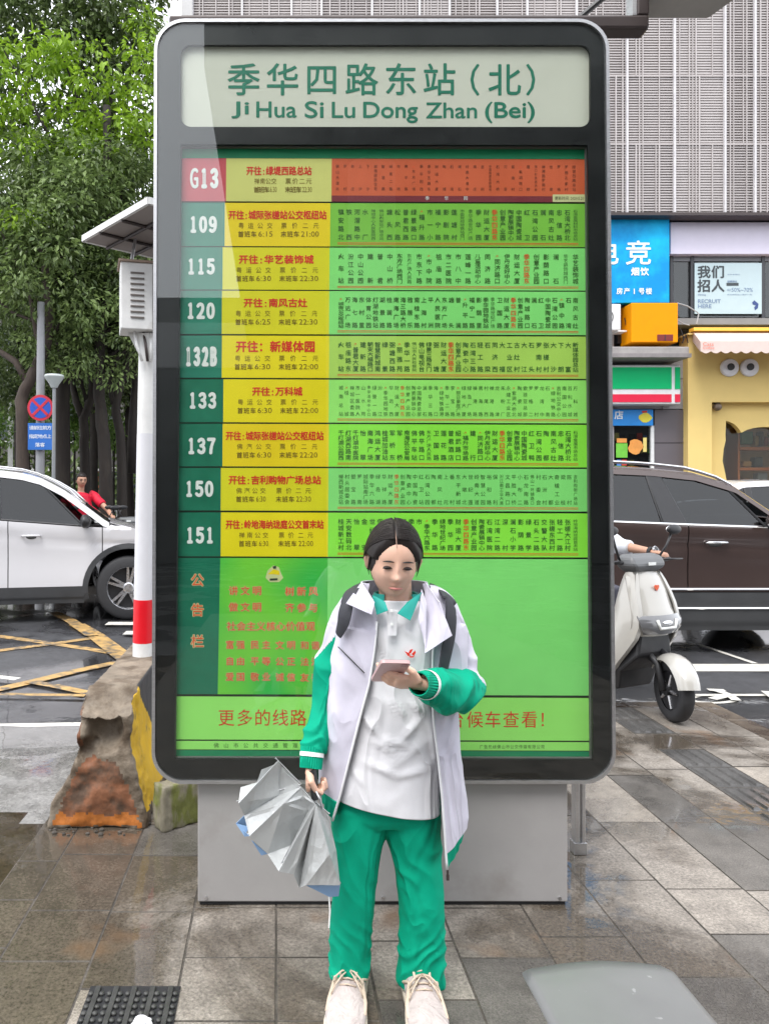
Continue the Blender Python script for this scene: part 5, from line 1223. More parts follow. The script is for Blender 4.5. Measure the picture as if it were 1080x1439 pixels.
# electric scooters
def scooter(label, loc, rz, paint, seed=0, steer=0, group=None, detail=True, seatm=None):
    s = thing('electric_scooter', label, 'scooter', loc, rz, group); Lc = dict(local=True)
    # local: x forward, z up; front wheel hub at x=.62
    r = .205
    for nm, hx in (('wheel', .70), ('wheel', -.60)):
        rg = []; prof = [(.13,.035),(.165,.045),(.19,.042),(.204,.026),(.207,0),(.204,-.026),(.19,-.042),(.165,-.045),(.13,-.035)]
        Ms = Matrix.Translation((hx,0,r)) @ (Matrix.Rotation(steer, 4, 'Z') if hx > 0 else Matrix.Identity(4))
        for k in range(41):
            a = 2*math.pi*k/40; rg.append([Ms @ Vector((q*math.cos(a), o, q*math.sin(a))) for q, o in prof])
        g = G(); g.rings(rg, closed=False); wo = g.build(nm, MT['rubber'], s, smooth=True, **Lc)
        g = G(); g.tube([Ms @ Vector((0,-.03,0)), Ms @ Vector((0,.03,0))], .128, 28)
        g.tube([Ms @ Vector((0,-.06,0)), Ms @ Vector((0,.06,0))], .035, 14); g.build('rim', MT['black'], wo, **Lc)
        g = G()
        for k in range(5):
            a = 2*math.pi*k/5; d = Vector((math.cos(a),0,math.sin(a)))
            for yo in (-.033,.033): g.tube([Ms @ (d*.03 + Vector((0,yo,0))), Ms @ (d*.12 + Vector((0,yo,0)))], [.014,.009], 6)
        g.build('spokes', MT['alloy'] if detail else MT['black'], wo, **Lc)
    Ms = Matrix.Translation((.70,0,r)) @ Matrix.Rotation(steer, 4, 'Z')
    rg = []
    for k in range(15):   # front mudguard
        a = R(14 + 132*k/14); q = .232; w_ = .062*(1 - .35*abs(k/14-.45)**1.5)
        rg.append([Ms @ Vector((q*math.cos(a)*f1, o*w_*2, q*math.sin(a)*f1)) for o, f1 in ((-.62,.86),(-.55,.95),(-.3,1.03),(0,1.06),(.3,1.03),(.55,.95),(.62,.86))])
    g = G(); g.rings(rg, closed=False); g.build('front_mudguard', paint, s, smooth=True, solid=.008, **Lc)
    for o in (-.07,.07): g = G(); g.tube([Ms @ Vector((0,o,0)), Ms @ Vector((-.08,o,.16)), Vector((.42,o*.6,.52))], [.022,.022,.025], 10); g.build('fork', MT['black'], s, smooth=True, **Lc)
    # apron: one lofted shell, white, nose to footboard
    def sec(x0, z0, w0, dx, k=0): w0 = w0*1.32; return [Vector((x0 - dx*abs(t)**2.2, w0*t, z0)) for t in (-1,-.85,-.6,-.3,0,.3,.6,.85,1)]
    P = [(.50,.985,.105,.05),(.525,.95,.140,.055),(.56,.86,.152,.06),(.60,.74,.160,.07),(.625,.69,.167,.08),(.63,.62,.168,.09),(.60,.56,.165,.10)]
    g = G(); g.rings([sec(*q) for q in P], closed=False); g.build('front_panel', paint, s, smooth=True, solid=.014, **Lc)
    for e in (-1, 1):
        g = G(); lo = [(.46,.985,.125),(.43,.80,.165),(.42,.62,.185),(.34,.45,.20),(.27,.30,.20),(.22,.19,.175)]
        hi = [(.50,.99,.100),(.54,.86,.150),(.60,.70,.162),(.585,.545,.168),(.42,.36,.19),(.33,.19,.165)]
        vs = []
        for (a, z, y), (a2, z2, y2) in zip(lo, hi): y *= 1.26; y2 *= 1.24; vs += [(a-.03,e*(y-.02),z), (a, e*y, z), ((a+a2)/2, e*((y+y2)/2+.012), (z+z2)/2), (a2, e*y2, z2), (a2+.005, e*(y2-.03), z2)]
        g.add(vs, [(i*5+j, i*5+j+1, i*5+j+6, i*5+j+5) for i in range(5) for j in range(4)]); g.build('side_panel', paint, s, smooth=True, solid=.012, sub=1, **Lc)
    g = G(); g.rings([[Vector((x, y, z)) for x, y in ((x0,-w_),(x1,-w_),(x1+.0,w_),(x0,w_))] for z, x0, x1, w_ in ((.16,-.1,.40,.17),(.30,.10,.44,.20),(.42,.20,.56,.175),(.56,.28,.56,.15),(.66,.32,.56,.14),(.9,.36,.50,.10))]); g.build('inner_apron', MT['black'], s, bevel=.02, **Lc)
    # headlight unit
    hp = [(.615,.70,.158,.05),(.64,.665,.160,.05),(.645,.615,.15,.05),(.625,.578,.125,.045)]
    g = G(); g.rings([[v + Vector((.012,0,0)) for v in sec(*q)] for q in hp], closed=False); hl = g.build('headlight', mat('smoked_lens', (.14,.14,.145), .15, .2, coat=1) if 'smoked_lens' not in bpy.data.materials else bpy.data.materials['smoked_lens'], s, smooth=True, solid=.01, **Lc)
    g = G(); lp = [(.667,y,z) for y, z in ((-.095,.675),(-.075,.618),(.075,.618),(.095,.675))]; g.tube([Vector(p) + Vector((-.05*abs(p[1]/.16)**2.2,0,0)) for p in lp], .010, 8); g.build('light_strip', MT['white_print'], hl, smooth=True, **Lc)
    g = G(); g.sph((.648,0,.652), (.016,.06,.019), 16, 10); g.build('lens', MT['chrome'], hl, smooth=True, **Lc)
    # handlebar, dash, grips, mirrors, levers
    g = G(); g.rings([[Vector((x,y,z)) for x, y in ((.40,-w_),(.40+l_,-w_*.8),(.40+l_,w_*.8),(.40,w_))] for z, w_, l_ in ((.985,.13,.10),(1.03,.20,.13),(1.09,.19,.10),(1.11,.15,.06))]); g.build('handlebar_cover', mat('grey_cover', (.13,.135,.14), .45) if 'grey_cover' not in bpy.data.materials else bpy.data.materials['grey_cover'], s, bevel=.018, **Lc)
    g = G(); g.box(.535,.54,-.035,.035,1.035,1.055); g.build('cover_badge', MT['white_print'], s, **Lc)
    g = G(); g.tube([(.40,-.36,1.06),(.44,-.2,1.05),(.44,.2,1.05),(.40,.36,1.06)], .013, 10); g.build('handlebar', MT['black'], s, smooth=True, **Lc)
    for e in (-1, 1):
        g = G(); g.tube([(.39,e*.25,1.056),(.375,e*.37,1.058)], .019, 12); g.build('grip', MT['rubber'], s, smooth=True, **Lc)
        g = G(); g.tube([(.44,e*.20,1.06),(.475,e*.28,1.065),(.46,e*.42,1.06)], .007, 6); g.build('brake_lever', MT['black'], s, smooth=True, **Lc)
        g = G(); g.tube([(.43,e*.19,1.06),(.45,e*.26,1.16),(.46,e*.30,1.25)], .008, 8); g.build('mirror_stem', MT['black'], s, smooth=True, **Lc)
        g = G(); g.sph((.465,e*.325,1.275), (.020,.075,.036), 18, 10); mi_ = g.build('mirror', MT['black'], s, smooth=True, **Lc)
        g = G(); g.sph((.449,e*.325,1.275), (.006,.068,.031), 16, 8); g.build('mirror_pane', MT['chrome'], mi_, smooth=True, **Lc)
    # orange heart badge on the panel
    g = G(); hp_ = []
    for k in range(24):
        t_ = 2*math.pi*k/24; yv = 16*math.sin(t_)**3/16*.024; zv = (13*math.cos(t_)-5*math.cos(2*t_)-2*math.cos(3*t_)-math.cos(4*t_))/16*.024
        hp_.append(Vector((.572 - .052*abs(yv/.14)**2, yv, .885+zv)))
    g.add([v for v in hp_] , [tuple(range(24))]); g.build('badge', mat('orange_badge', lin(225,95,55), .4) if 'orange_badge' not in bpy.data.materials else bpy.data.materials['orange_badge'], s, solid=.004, **Lc)
    # footboard, seat, tail
    g = G(); g.box(-.32,.30,-.15,.15,.18,.25); g.build('footboard', MT['black'], s, bevel=.02, **Lc)
    g = G(); g.rings([[Vector((x, y, z)) for x, y in ((x0,-w_),(x1,-w_*.7),(x1,w_*.7),(x0,w_))] for z, x0, x1, w_ in ((.24,-.80,-.16,.12),(.45,-.86,-.20,.15),(.66,-.88,-.22,.15),(.70,-.86,-.20,.14))]); g.build('rear_body', paint, s, bevel=.03, **Lc)
    g = G(); g.rings([[Vector((x, w_*y, z)) for x, y in ((-.86,-.8),(-.5,-1),(-.16,-.7),(-.16,.7),(-.5,1),(-.86,.8))] for z, w_ in ((.70,.145),(.76,.155),(.79,.12))]); g.build('seat', seatm or MT['black'], s, bevel=.02, **Lc)
    g = G(); g.box(-.93,-.89,-.09,.09,.55,.62); g.build('tail_light', MT['red_paint'], s, bevel=.01, **Lc)
    g = G(); g.tube([(-.1,.10,.22),(-.02,.16,.02)], .012, 8); g.build('kickstand', MT['black'], s, **Lc)
    return s
cream = mat('cream_scooter_paint', (.43,.415,.38), .3, var=.03, scale=2, coat=1, rvar=.03)
hub = onz(946, 1013, 0); azs = R(-64)
fwd = Vector((math.cos(azs), math.sin(azs), 0)); sl_ = Vector((hub.x, hub.y, 0)) - fwd*.70 + Vector((0,.0,0))
scooter('cream electric scooter coming out from behind the right edge of the bus stop sign', (sl_.x, sl_.y, 0), azs, cream, steer=R(-27))
Sm = Matrix.Translation(sl_) @ Matrix.Rotation(azs, 4, 'Z')
def SW(x, y, z): return Sm @ Vector((x, y, z))
J = dict(pelvis=SW(-.42,0,.86), chest=SW(-.36,0,1.18), neck=SW(-.33,0,1.38), head=SW(-.30,0,1.53), face=SW(.2,0,1.5),
  shL=SW(-.34,.19,1.33), shR=SW(-.34,-.19,1.33), elL=SW(-.02,.34,1.13), elR=SW(-.02,-.34,1.13), wrL=SW(.27,.345,1.10), wrR=SW(.27,-.345,1.10), haL=SW(.36,.335,1.095), haR=SW(.36,-.335,1.095),
  hiL=SW(-.38,.09,.84), hiR=SW(-.38,-.09,.84), knL=SW(.08,.14,.80), knR=SW(.08,-.14,.80), anL=SW(.08,.11,.35), anR=SW(.08,-.11,.35), toL=SW(.24,.11,.275), toR=SW(.24,-.11,.275))
rd = figure('person', 'rider in a white shirt on the cream scooter behind the bus stop sign', tuple(SW(-.4,0,0)), J, SKIN2, mat('white_shirt', (.66,.68,.72), .7, var=.04), mat('rider_trousers', (.06,.06,.08), .8), HAIR, sleeve=1.35)
for e in ('L',):
    w0 = Vector(J['wr'+e]); d = (Vector(J['ha'+e]) - w0).normalized()
    wt = thing('wristwatch', 'black and steel wristwatch on the left wrist of the scooter rider', 'watch', tuple(w0))
    g = G(); g.tube([w0-d*.02, w0+d*.008], [.036,.036], 20); g.build('strap', MT['black'], wt); q = w0 + Vector((.012,-.028,.018)) - d*.006
    g = G(); n_ = Vector((.4,-.7,.55)).normalized(); g.tube([q, q+n_*.014], [.026,.024], 20); g.build('case', MT['alloy'], wt); g = G(); g.tube([q+n_*.014, q+n_*.0155], [.019,.019], 20); g.build('dial', MT['black'], wt)

# man in the red shirt on his scooter beyond the white car
rc = Q(122, 700, 12.45); a2 = R(-60)
scooter('grey electric scooter ridden by the man in the red shirt', (rc.x, 12.45, .07), a2, mat('grey_scooter', (.10,.10,.11), .4), detail=False)
Sm = Matrix.Translation((rc.x, 12.45, .07)) @ Matrix.Rotation(a2, 4, 'Z')
J = dict(pelvis=SW(-.38,0,.86), chest=SW(-.34,0,1.22), neck=SW(-.33,0,1.48), head=SW(-.29,0,1.66), face=SW(.2,0,1.62),
  shL=SW(-.34,.21,1.42), shR=SW(-.34,-.21,1.42), elL=SW(-.08,.38,1.17), elR=SW(-.08,-.38,1.17), wrL=SW(.20,.34,1.09), wrR=SW(.20,-.34,1.09), haL=SW(.30,.33,1.09), haR=SW(.30,-.33,1.09),
  hiL=SW(-.36,.10,.85), hiR=SW(-.36,-.10,.85), knL=SW(.08,.15,.82), knR=SW(.08,-.15,.82), anL=SW(.06,.12,.36), anR=SW(.06,-.12,.36), toL=SW(.22,.12,.28), toR=SW(.22,-.12,.28))
figure('person', 'man in a bright red short sleeved shirt riding beyond the white car', tuple(SW(-.4,0,0)), {k: Sm @ Matrix.Scale(1.04, 4) @ Sm.inverted() @ Vector(v) for k, v in J.items()}, SKIN2, mat('red_shirt', lin(205,10,50), .7, var=.06), mat('dark_trousers', (.03,.03,.04), .8), HAIR, 1.05, sleeve=.6)
# scooters parked under the trees
rs = random.Random(4)
for i, (px_, dd, a_, lb, cc) in enumerate(((141,13.0,-70,'silver grey scooter parked under the trees just right of the rider in red',(.30,.31,.32)), (163,13.3,-110,'dark scooter with a blue front parked under the trees by the slim trunk',(.03,.06,.16)), (182,13.2,-80,'black scooter parked under the trees nearest the white pole',(.02,.02,.02)), (88,16.8,-90,'white scooter parked behind the trunks left of the rider in red',(.5,.5,.5)), (200,13.4,-95,'dark grey scooter parked behind the white pole',(.05,.05,.05)))):
    v = Q(px_, 700, dd); scooter(lb, (v.x, dd, .07), R(a_), mat('scooter_paint', cc, .35), detail=False, group='scooters parked under the trees')
# ------------------------------------------------------------------ broken barrier, white pole, box, kerb block
bar = thing('concrete_barrier', 'broken concrete barrier with rusty orange end and yellow side under the white pole', 'barrier', (-.8, 3.45, 0))
bx_ = [(-1.03,0),(-1.03,.10),(-.985,.16),(-.905,.31),(-.895,.45),(-.89,.60),(-.665,.60),(-.66,.33),(-.61,.14),(-.59,.05),(-.59,0)]
g = G(); rings_ = []
for k in range(9):
    y = 3.42 + k*.22; rings_.append([Vector((x, y, z)) for x, z in bx_])
g.rings(rings_)
bo_ = g.build('body', [mat('barrier_concrete', (.22,.18,.135), .7, var=.3, scale=7, bump=1.0, bscale=90, col2=(.085,.06,.038), c2lo=.44, c2hi=.62, c2scale=6),
    mat('rust_orange', lin(128,84,58), .65, var=.35, scale=12, bump=.8, bscale=50, col2=lin(85,66,52), c2lo=.44, c2hi=.6, c2scale=9),
    mat('barrier_yellow', lin(205,165,30), .55, var=.12, scale=9, bump=.3, bscale=60, col2=lin(150,125,50), c2lo=.58, c2hi=.7, c2scale=14),
    mat('barrier_black', (.05,.05,.052), .6, var=.3, scale=8, bump=.4, bscale=60),
    mat('bright_orange_paint', lin(165,98,38), .65, var=.4, scale=15, bump=.6, bscale=60)], bar)
def barpost(me):
    c1 = Vector((-.775, 3.40, .45)); c2_ = Vector((-.86, 3.42, .35))
    for v in me.vertices:
        p = v.co + Vector(RM[bar.name].translation); n_ = noise.noise(p*9)*.018 + noise.noise(p*27)*.009
        k = 1.0 if p.y < 3.62 else .25
        q = v.co.copy() + v.normal*n_*k
        # the top of the near end is broken away in a slope
        w_ = p + v.normal*n_*k
        lim = .50 + (w_.y - 3.42)*.55 + .02*noise.noise(w_*14)
        if w_.z > lim: q.z -= (w_.z - lim)
        for c_, r_ in ((c1, .105), (c2_, .06)):
            d_ = Vector((w_.x, w_.y, w_.z)) - c_; rr2 = math.hypot(d_.x*1.25, d_.z*.9)
            if rr2 < r_ and d_.y < .16: q.y += (math.sqrt(max(0, r_*r_ - rr2*rr2))*1.15 - max(0, d_.y)*.6)
        v.co = q
    me.update()
    for pl in me.polygons:
        c = pl.center + Vector(RM[bar.name].translation); n_ = pl.normal; m = 0
        nz_ = noise.noise(c*18)*.03 + noise.noise(c*45)*.015
        wl_ = interp([(0,.225),(.12,.19),(.31,.085),(.40,.04)], c.z)
        if n_.y < -.3 and c.z < .31 + nz_ and c.y < 3.6 and abs(c.x + .805) < wl_ - .02 + nz_ and c.z > .012: m = 4 if c.z < .065 + nz_ else 1
        elif c.x < -.885 and c.z > .36 and n_.y < .2 and c.y < 3.5: m = 1
        elif n_.x > .45 and c.y > 3.47 and c.x > -.70:
            m = 3 if c.z > .34 + (3.95 - c.y)*.75 else 2
            if c.z < .05 + .02*noise.noise(c*12): m = 0
        pl.material_index = m
remesh(bo_, .0115, 0, barpost)
blk = thing('kerb_block', 'mossy loose granite block between the barrier and the pedestal', 'stone block', (-.47, 3.5, 0))
g = G(); ca = R(38); Mb = Matrix.Translation((-.50, 3.43, 0)) @ Matrix.Rotation(ca, 4, 'Z'); g.box(-.045, .42, -.045, .045, 0, .205, M=Mb)
o_ = g.build('stone', mat('mossy_granite', (.20,.18,.13), .7, var=.3, scale=10, bump=.8, bscale=50, col2=(.11,.12,.025), c2lo=.46, c2hi=.58, c2scale=6, stretch=(2,2,.8)), blk)
remesh(o_, .012, 2, lambda me: [setattr(v, 'co', v.co + v.normal*(noise.noise(v.co*22)*.007)) for v in me.vertices])
dbt = thing('debris', 'dark wet rubble at the foot of the barrier end', 'rubble', (-.6, 3.4, 0)); rd_ = random.Random(8)
g = G()
for _ in range(26):
    x = rd_.uniform(-1.05,-.52); y = 3.38 + rd_.uniform(-.03,.05) + (.1 if x > -.62 else 0); r_ = rd_.uniform(.003,.011); g.sph((x, y, r_*.4), (r_*1.3, r_, r_*.8), 6, 4)
g.build('chips', MT['joint'], dbt, kind='stuff')
pl_ = thing('utility_pole', 'white steel pole with one red band standing on the concrete barrier', 'pole', (-.77, 4.3, .58))
wp = MT['white_paint']; p0 = Q(200, 945, 4.3); p1 = Q(209, 471, 4.3); pr = lambda t: p0.lerp(p1, t)
def tt(py): return (945-py)/(945-471)
g = G(); g.tube([pr(tt(946)), pr(tt(902.5))], .056, 24); g.build('pole_foot', wp, pl_, smooth=True, ang=40)
g = G(); g.tube([pr(tt(902.5)), pr(tt(842))], .0565, 24); g.build('red_band', MT['red_paint'], pl_, smooth=True, ang=40)
g = G(); g.tube([pr(tt(842)), pr(tt(610))], .0555, 24); g.build('pole_lower', mat('fresh_white_paint', (.62,.62,.65), .4, var=.05), pl_, smooth=True, ang=40)
g = G(); g.tube([pr(tt(610)), pr(tt(480)), pr(1.0)], [.0545,.0545,.06], 24); g.build('pole_upper', wp, pl_, smooth=True, ang=40)
g = G(); q = pr(tt(490)); g.hexa([q+Vector((-.02,-.03,-.0)), q+Vector((-.02,.03,0)), q+Vector((-.06,.03,-.02)), q+Vector((-.06,-.03,-.02))], [q+Vector((.02,-.03,.1)), q+Vector((.02,.03,.1)), q+Vector((-.11,.03,.08)), q+Vector((-.11,-.03,.08))]); g.build('bracket', wp, pl_)
g = G(); c_ = pr(tt(944)); g.box(c_.x-.07, c_.x+.07, c_.y-.07, c_.y+.07, .57, c_.z+.006); g.build('base_plate', MT['brown_metal'], pl_)
g = G(); g.sph(Q(207,932,4.24), (.022,.02,.022), 12, 8); g.build('anchor_nut', mat('brass', lin(190,150,80), .35, .8), pl_, smooth=True)
eb = thing('junction_box', 'white louvred metal electrical box mounted high on the white pole', 'electrical box', tuple(pr(1.0)))
cb_ = Q(200, 471, 4.28); Mx = Matrix.Translation((cb_.x+.005, cb_.y, Z(468,4.28))) @ Matrix.Rotation(R(14), 4, 'Z')
hh_ = Z(376,4.28) - Z(468,4.28); bw = .128
g = G(); g.box(-bw, bw, -.09, .11, 0, hh_, M=Mx); g.build('case', MT['white_paint'], eb, bevel=.006)
g = G(); g.box(-bw-.012, bw+.012, -.10, .12, hh_, hh_+.012, M=Mx); g.build('lid', mat('rusty_lid', (.30,.22,.17), .6, var=.3), eb)
for i in range(9):
    g = G(); z_ = hh_*.84 - i*hh_*.083; g.box(-.075, .0, -.097, -.089, z_-.004, z_+.004, M=Mx); g.build('louvre', mat('slot_dark', (.14,.12,.11), .7) if 'slot_dark' not in bpy.data.materials else bpy.data.materials['slot_dark'], eb)
g = G(); g.box(.045, .047, -.093, -.089, .01, hh_-.01, M=Mx); g.build('door_gap', bpy.data.materials['slot_dark'], eb)
g = G(); g.tube([Mx @ Vector((.072,-.088,hh_*.46)), Mx @ Vector((.072,-.10,hh_*.46))], .013, 14); g.build('lock', MT['brown_metal'], eb)
for dx in (-.05, .0, .03): g = G(); g.tube([Mx @ Vector((dx, -.02, .01)), Mx @ Vector((dx+.01,-.045,-.07)), Mx @ Vector((dx*.6+.02,-.065,-.17))], .008, 8); g.build('cable', MT['white_paint'] if dx else MT['brown_metal'], eb, smooth=True)
rp_ = thing('solar_panel', 'small flat panel roof on thin struts above the electrical box', 'panel', tuple(Q(170,330,4.3)))
A_ = Q(117,339,4.3); B_ = Q(209,282,3.75); zz_ = A_.z; B_.z = zz_; e1 = (B_-A_); e2 = Vector((-e1.y, e1.x, 0)).normalized()*.60; e2 = e2 if e2.x > 0 and e2.y > 0 else -e2
t_h = Vector((0,0,.028))
g = G(); g.hexa([A_, A_+e2, B_+e2, B_], [A_+t_h, A_+e2+t_h, B_+e2+t_h, B_+t_h]); g.build('panel', mat('panel_back', (.28,.25,.24), .6, var=.12), rp_)
for a_, b_ in ((A_, B_), (B_, B_+e2), (B_+e2, A_+e2), (A_+e2, A_)):
    g = G(); u_ = (b_-a_).normalized(); v_ = Vector((-u_.y,u_.x,0))*.009; g.hexa([a_-v_, a_+v_, b_+v_, b_-v_], [x+Vector((0,0,.034)) for x in (a_-v_, a_+v_, b_+v_, b_-v_)]); o_ = g.build('panel_frame', MT['white_paint'], rp_); o_.location.z = -.003
for f_ in (.28, .62): g = G(); a_ = A_ + e1*f_; g.tube([a_ + Vector((0,0,-.008)), a_+e2+Vector((0,0,-.008))], .009, 6); g.build('rib', MT['brown_metal'], rp_)
for f_ in (.25, .55, .8): g = G(); a_ = A_ + e2*f_; g.tube([a_ + Vector((0,0,-.01)), a_+e1+Vector((0,0,-.01))], .009, 6); g.build('rib', MT['brown_metal'], rp_)
tz = Z(376,4.28)
for (sx, sy) in ((-.07,-.03), (.06,.05), (.09,-.06)): g = G(); b_ = Mx @ Vector((sx, sy, hh_)); g.tube([b_, Vector((b_.x+.02, b_.y+.03, zz_))], .010, 8); g.build('strut', MT['alu'], rp_)

# ------------------------------------------------------------------ metal bench, drain cover, tissue
bn_ = thing('metal_bench', 'brushed grey metal bench seat with a rounded far end at the lower right', 'bench', (.6, 1.3, 0))
zs_ = .45; kf = F/ (F*(CH-zs_)/(1348-700)); 
def bz(px, py): return onz(px, py, zs_)
fl, fr_ = bz(733,1361), bz(937,1352); yf = bz(840,1346).y
outl = [(fl.x, .72), (fl.x, fl.y), (fl.x+.012, fl.y+.012), (bz(790,1349).x, bz(790,1349).y), (bz(840,1346).x, yf), (bz(890,1347).x, bz(890,1347).y), (fr_.x-.008, fr_.y+.004), (fr_.x+.004, fr_.y-.02), (fr_.x+.006, .72)]
vs, fs = shape([outl], .03)
vs = [Vector((v.x, v.y, zs_ - .03 + v.z)) for v in vs]
g = G(); nx_, ny_ = 18, 24
x0_, x1_ = fl.x, fr_.x + .004
def outy(x):
    P = sorted([(p[0], p[1]) for p in outl[1:8]]); return interp(P, x)
top_ = []; 
for j in range(ny_+1):
    for i in range(nx_+1):
        x = x0_ + (x1_-x0_)*i/nx_; ye = outy(x); y = .70 + (ye-.70)*j/ny_
        ed = min(x-x0_, x1_-x)/.02; ed2 = (ye - y)/.02; k = max(0, 1-min(ed, 1))**2 + max(0, 1-min(ed2, 1))**2
        top_.append((x, y, zs_ - .008*min(k, 1) - .006*math.cos((x-x0_)/(x1_-x0_)*2*math.pi)*.3))
g.add(top_, [(j*(nx_+1)+i, j*(nx_+1)+i+1, (j+1)*(nx_+1)+i+1, (j+1)*(nx_+1)+i) for j in range(ny_) for i in range(nx_)])
st_ = g.build('seat', mat('bench_metal', (.20,.20,.20), .45, .3, var=.05, scale=3, bump=.05, bscale=200, rvar=.06, col2=(.32,.32,.32), c2lo=.66, c2hi=.70, c2scale=30), bn_, smooth=True)
so_ = st_.modifiers.new('s', 'SOLIDIFY'); so_.thickness = .014; so_.offset = -1
for x, y in ((x0_+.05, 1.50), (x1_-.05, 1.50), (x0_+.05, .85), (x1_-.05, .85)): g = G(); g.tube([(x, y, zs_-.02), (x, y, .0)], .018, 12); g.build('leg', MT['alu'], bn_, smooth=True, ang=40)
for y in (1.50, .85): g = G(); g.tube([(x0_+.05, y, zs_-.035), (x1_-.05, y, zs_-.035)], .014, 10); g.build('crossbar', MT['alu'], bn_, smooth=True, ang=40)

dc_ = thing('drain_cover', 'black ribbed drain cover set in the pavement at the lower left', 'drain cover', (-.43, 2.1, .002))
g = G(); g.box(-.568,-.292,1.72,2.312,-.004,.003); g.build('plate', MT['black'], dc_)
g = G(); rg_ = random.Random(2)
for i in range(5):
    cx = -.541 + i*.0553
    q = G(); q.box(cx-.008, cx+.008, 1.73, 2.305, .003, .010); q.build('bar', mat('cast_iron', (.055,.055,.052), .5, .3, var=.3, scale=20) if i == 0 else bpy.data.materials['cast_iron'], dc_, bevel=.002)
    for k in range(19):
        for e in (-1, 1):
            y = 1.75 + k*.029; g.sph((cx + e*.016, y, .006), (.009,.009,.006), 8, 5)
g.build('studs', bpy.data.materials['cast_iron'], dc_, kind='stuff', smooth=True)
ti = thing('tissue', 'crumpled white tissue lying on the drain cover at the bottom edge', 'litter', tuple(onz(200,1436,0)))
g = G(); c_ = onz(200,1438,.012); rn = random.Random(3)
g.sph(c_, (.030,.022,.016), 24, 14, fn=lambda v: v*(1 + .35*noise.noise(v*70 + Vector((3,1,2))))); g.build('paper', mat('tissue_white', (.75,.75,.78), .8), ti, smooth=False)


# ------------------------------------------------------------------ the girl in the school tracksuit
DB = 2.27
def ring(L, Rr, py, dc, hd, n=48, a0=0, a1=2*math.pi, ex=2.3, tilt=0):
    c = Q((L+Rr)/2, py, dc); rx = (Rr-L)/2/F*dc; out = []
    for k in range(n):
        a = a0 + (a1-a0)*k/(n if abs(a1-a0-2*math.pi) < 1e-6 else n-1)
        ca_, sa_ = math.cos(a), math.sin(a)
        x = rx*math.copysign(abs(ca_)**(2/ex), ca_); y = -hd*math.copysign(abs(sa_)**(2/ex), sa_)
        out.append(Vector((c.x + x, c.y + y, c.z)))
    return out
def dense(keys, n):
    """interpolate a list of tuples smoothly (Catmull-Rom)"""
    out = []; m = len(keys)-1
    for i in range(n+1):
        t = i/n*m; k = min(int(t), m-1); u = t-k
        p0, p1, p2, p3 = keys[max(k-1,0)], keys[k], keys[k+1], keys[min(k+2,m)]
        out.append(tuple(.5*((2*b) + (c-a)*u + (2*a-5*b+4*c-d)*u*u + (-a+3*b-3*c+d)*u*u*u) for a, b, c, d in zip(p0, p1, p2, p3)))
    return out
girl = thing('person', 'schoolgirl in a white and green tracksuit looking down at her phone', 'person', (Q(545,1400,2.25).x, 2.25, 0))
g = G()
# trunk, neck
g.rings([ring(*k, n=32) for k in [(500,592,1132,2.28,.06),(494,598,1105,2.28,.075),(500,596,1030,2.28,.08),(498,606,940,2.28,.088),(494,618,885,2.28,.088),(505,610,858,2.28,.068),(528,582,846,2.27,.050),(532,578,838,2.262,.048),(533,577,815,2.255,.048)]])
HC = Q(552, 789, 2.235); Rh = Matrix.Rotation(R(15), 4, 'X') @ Matrix.Rotation(R(3), 4, 'Y')
def HL(x, y, z): return HC + Rh.to_3x3() @ Vector((x, y, z))
def face(v):
    x, y, z = v; s = .96
    if z < 0: x *= 1 - .30*min(1, (-z/.112))**1.5; 
    if y < 0 and z < -.02: y *= 1 - .10*min(1, (-z-.02)/.09)
    if y > 0 and z < -.03: y *= 1 - .35*min(1, (-z-.03)/.08)
    if y < 0:
        e = math.exp
        y += .004*e(-((z-.06)/.03)**2)*-1
        y -= .017*e(-((x/.0085)**2 + ((z+.020)/.010)**2)) + .010*e(-((x/.007)**2 + ((z-.002)/.022)**2))
        for q in (-1, 1):
            y += .010*e(-(((x-q*.029)/.016)**2 + ((z-.010)/.012)**2)); y -= .003*e(-(((x-q*.037)/.02)**2 + ((z+.022)/.018)**2))
            y -= .004*e(-(((x-q*.010)/.006)**2 + ((z+.024)/.006)**2))
            y -= .0055*e(-(((x-q*.029)/.013)**2 + ((z-.010)/.007)**2))
        y -= .006*e(-((x/.017)**2 + ((z+.047)/.0045)**2)) + .006*e(-((x/.014)**2 + ((z+.056)/.005)**2)); y += .004*e(-((x/.018)**2 + ((z+.0515)/.002)**2))
        y -= .007*e(-((x/.018)**2 + ((z+.080)/.014)**2)); y += .003*e(-((x/.02)**2 + ((z+.066)/.006)**2))
    return Vector((x, y, z))
g.sph(HC, (.0705,.086,.112), 96, 72, M=Rh, fn=face)
for q in (-1, 1):
    g.sph(HL(q*.0725,.012,-.004), (.009,.016,.027), 14, 10, M=Rh); g.tube([HL(q*.074,.022,.018), HL(q*.083,.012,.020), HL(q*.084,.0,.006), HL(q*.078,.002,-.018), HL(q*.073,.006,-.026)], .0042, 8)
# arms
AL = [Q(506,858,2.28), Q(490,870,2.28), Q(474,905,2.29), Q(461,955,2.29), Q(452,1010,2.26), Q(438,1070,2.20)]
g.tube(AL, [.030,.036,.034,.030,.028,.020], 14)
AR = [Q(598,858,2.28), Q(618,868,2.28), Q(642,905,2.28), Q(658,955,2.28), Q(650,968,2.22), Q(618,962,2.09), Q(597,957,2.02)]
g.tube(AR, [.030,.036,.034,.032,.032,.028,.020], 14)
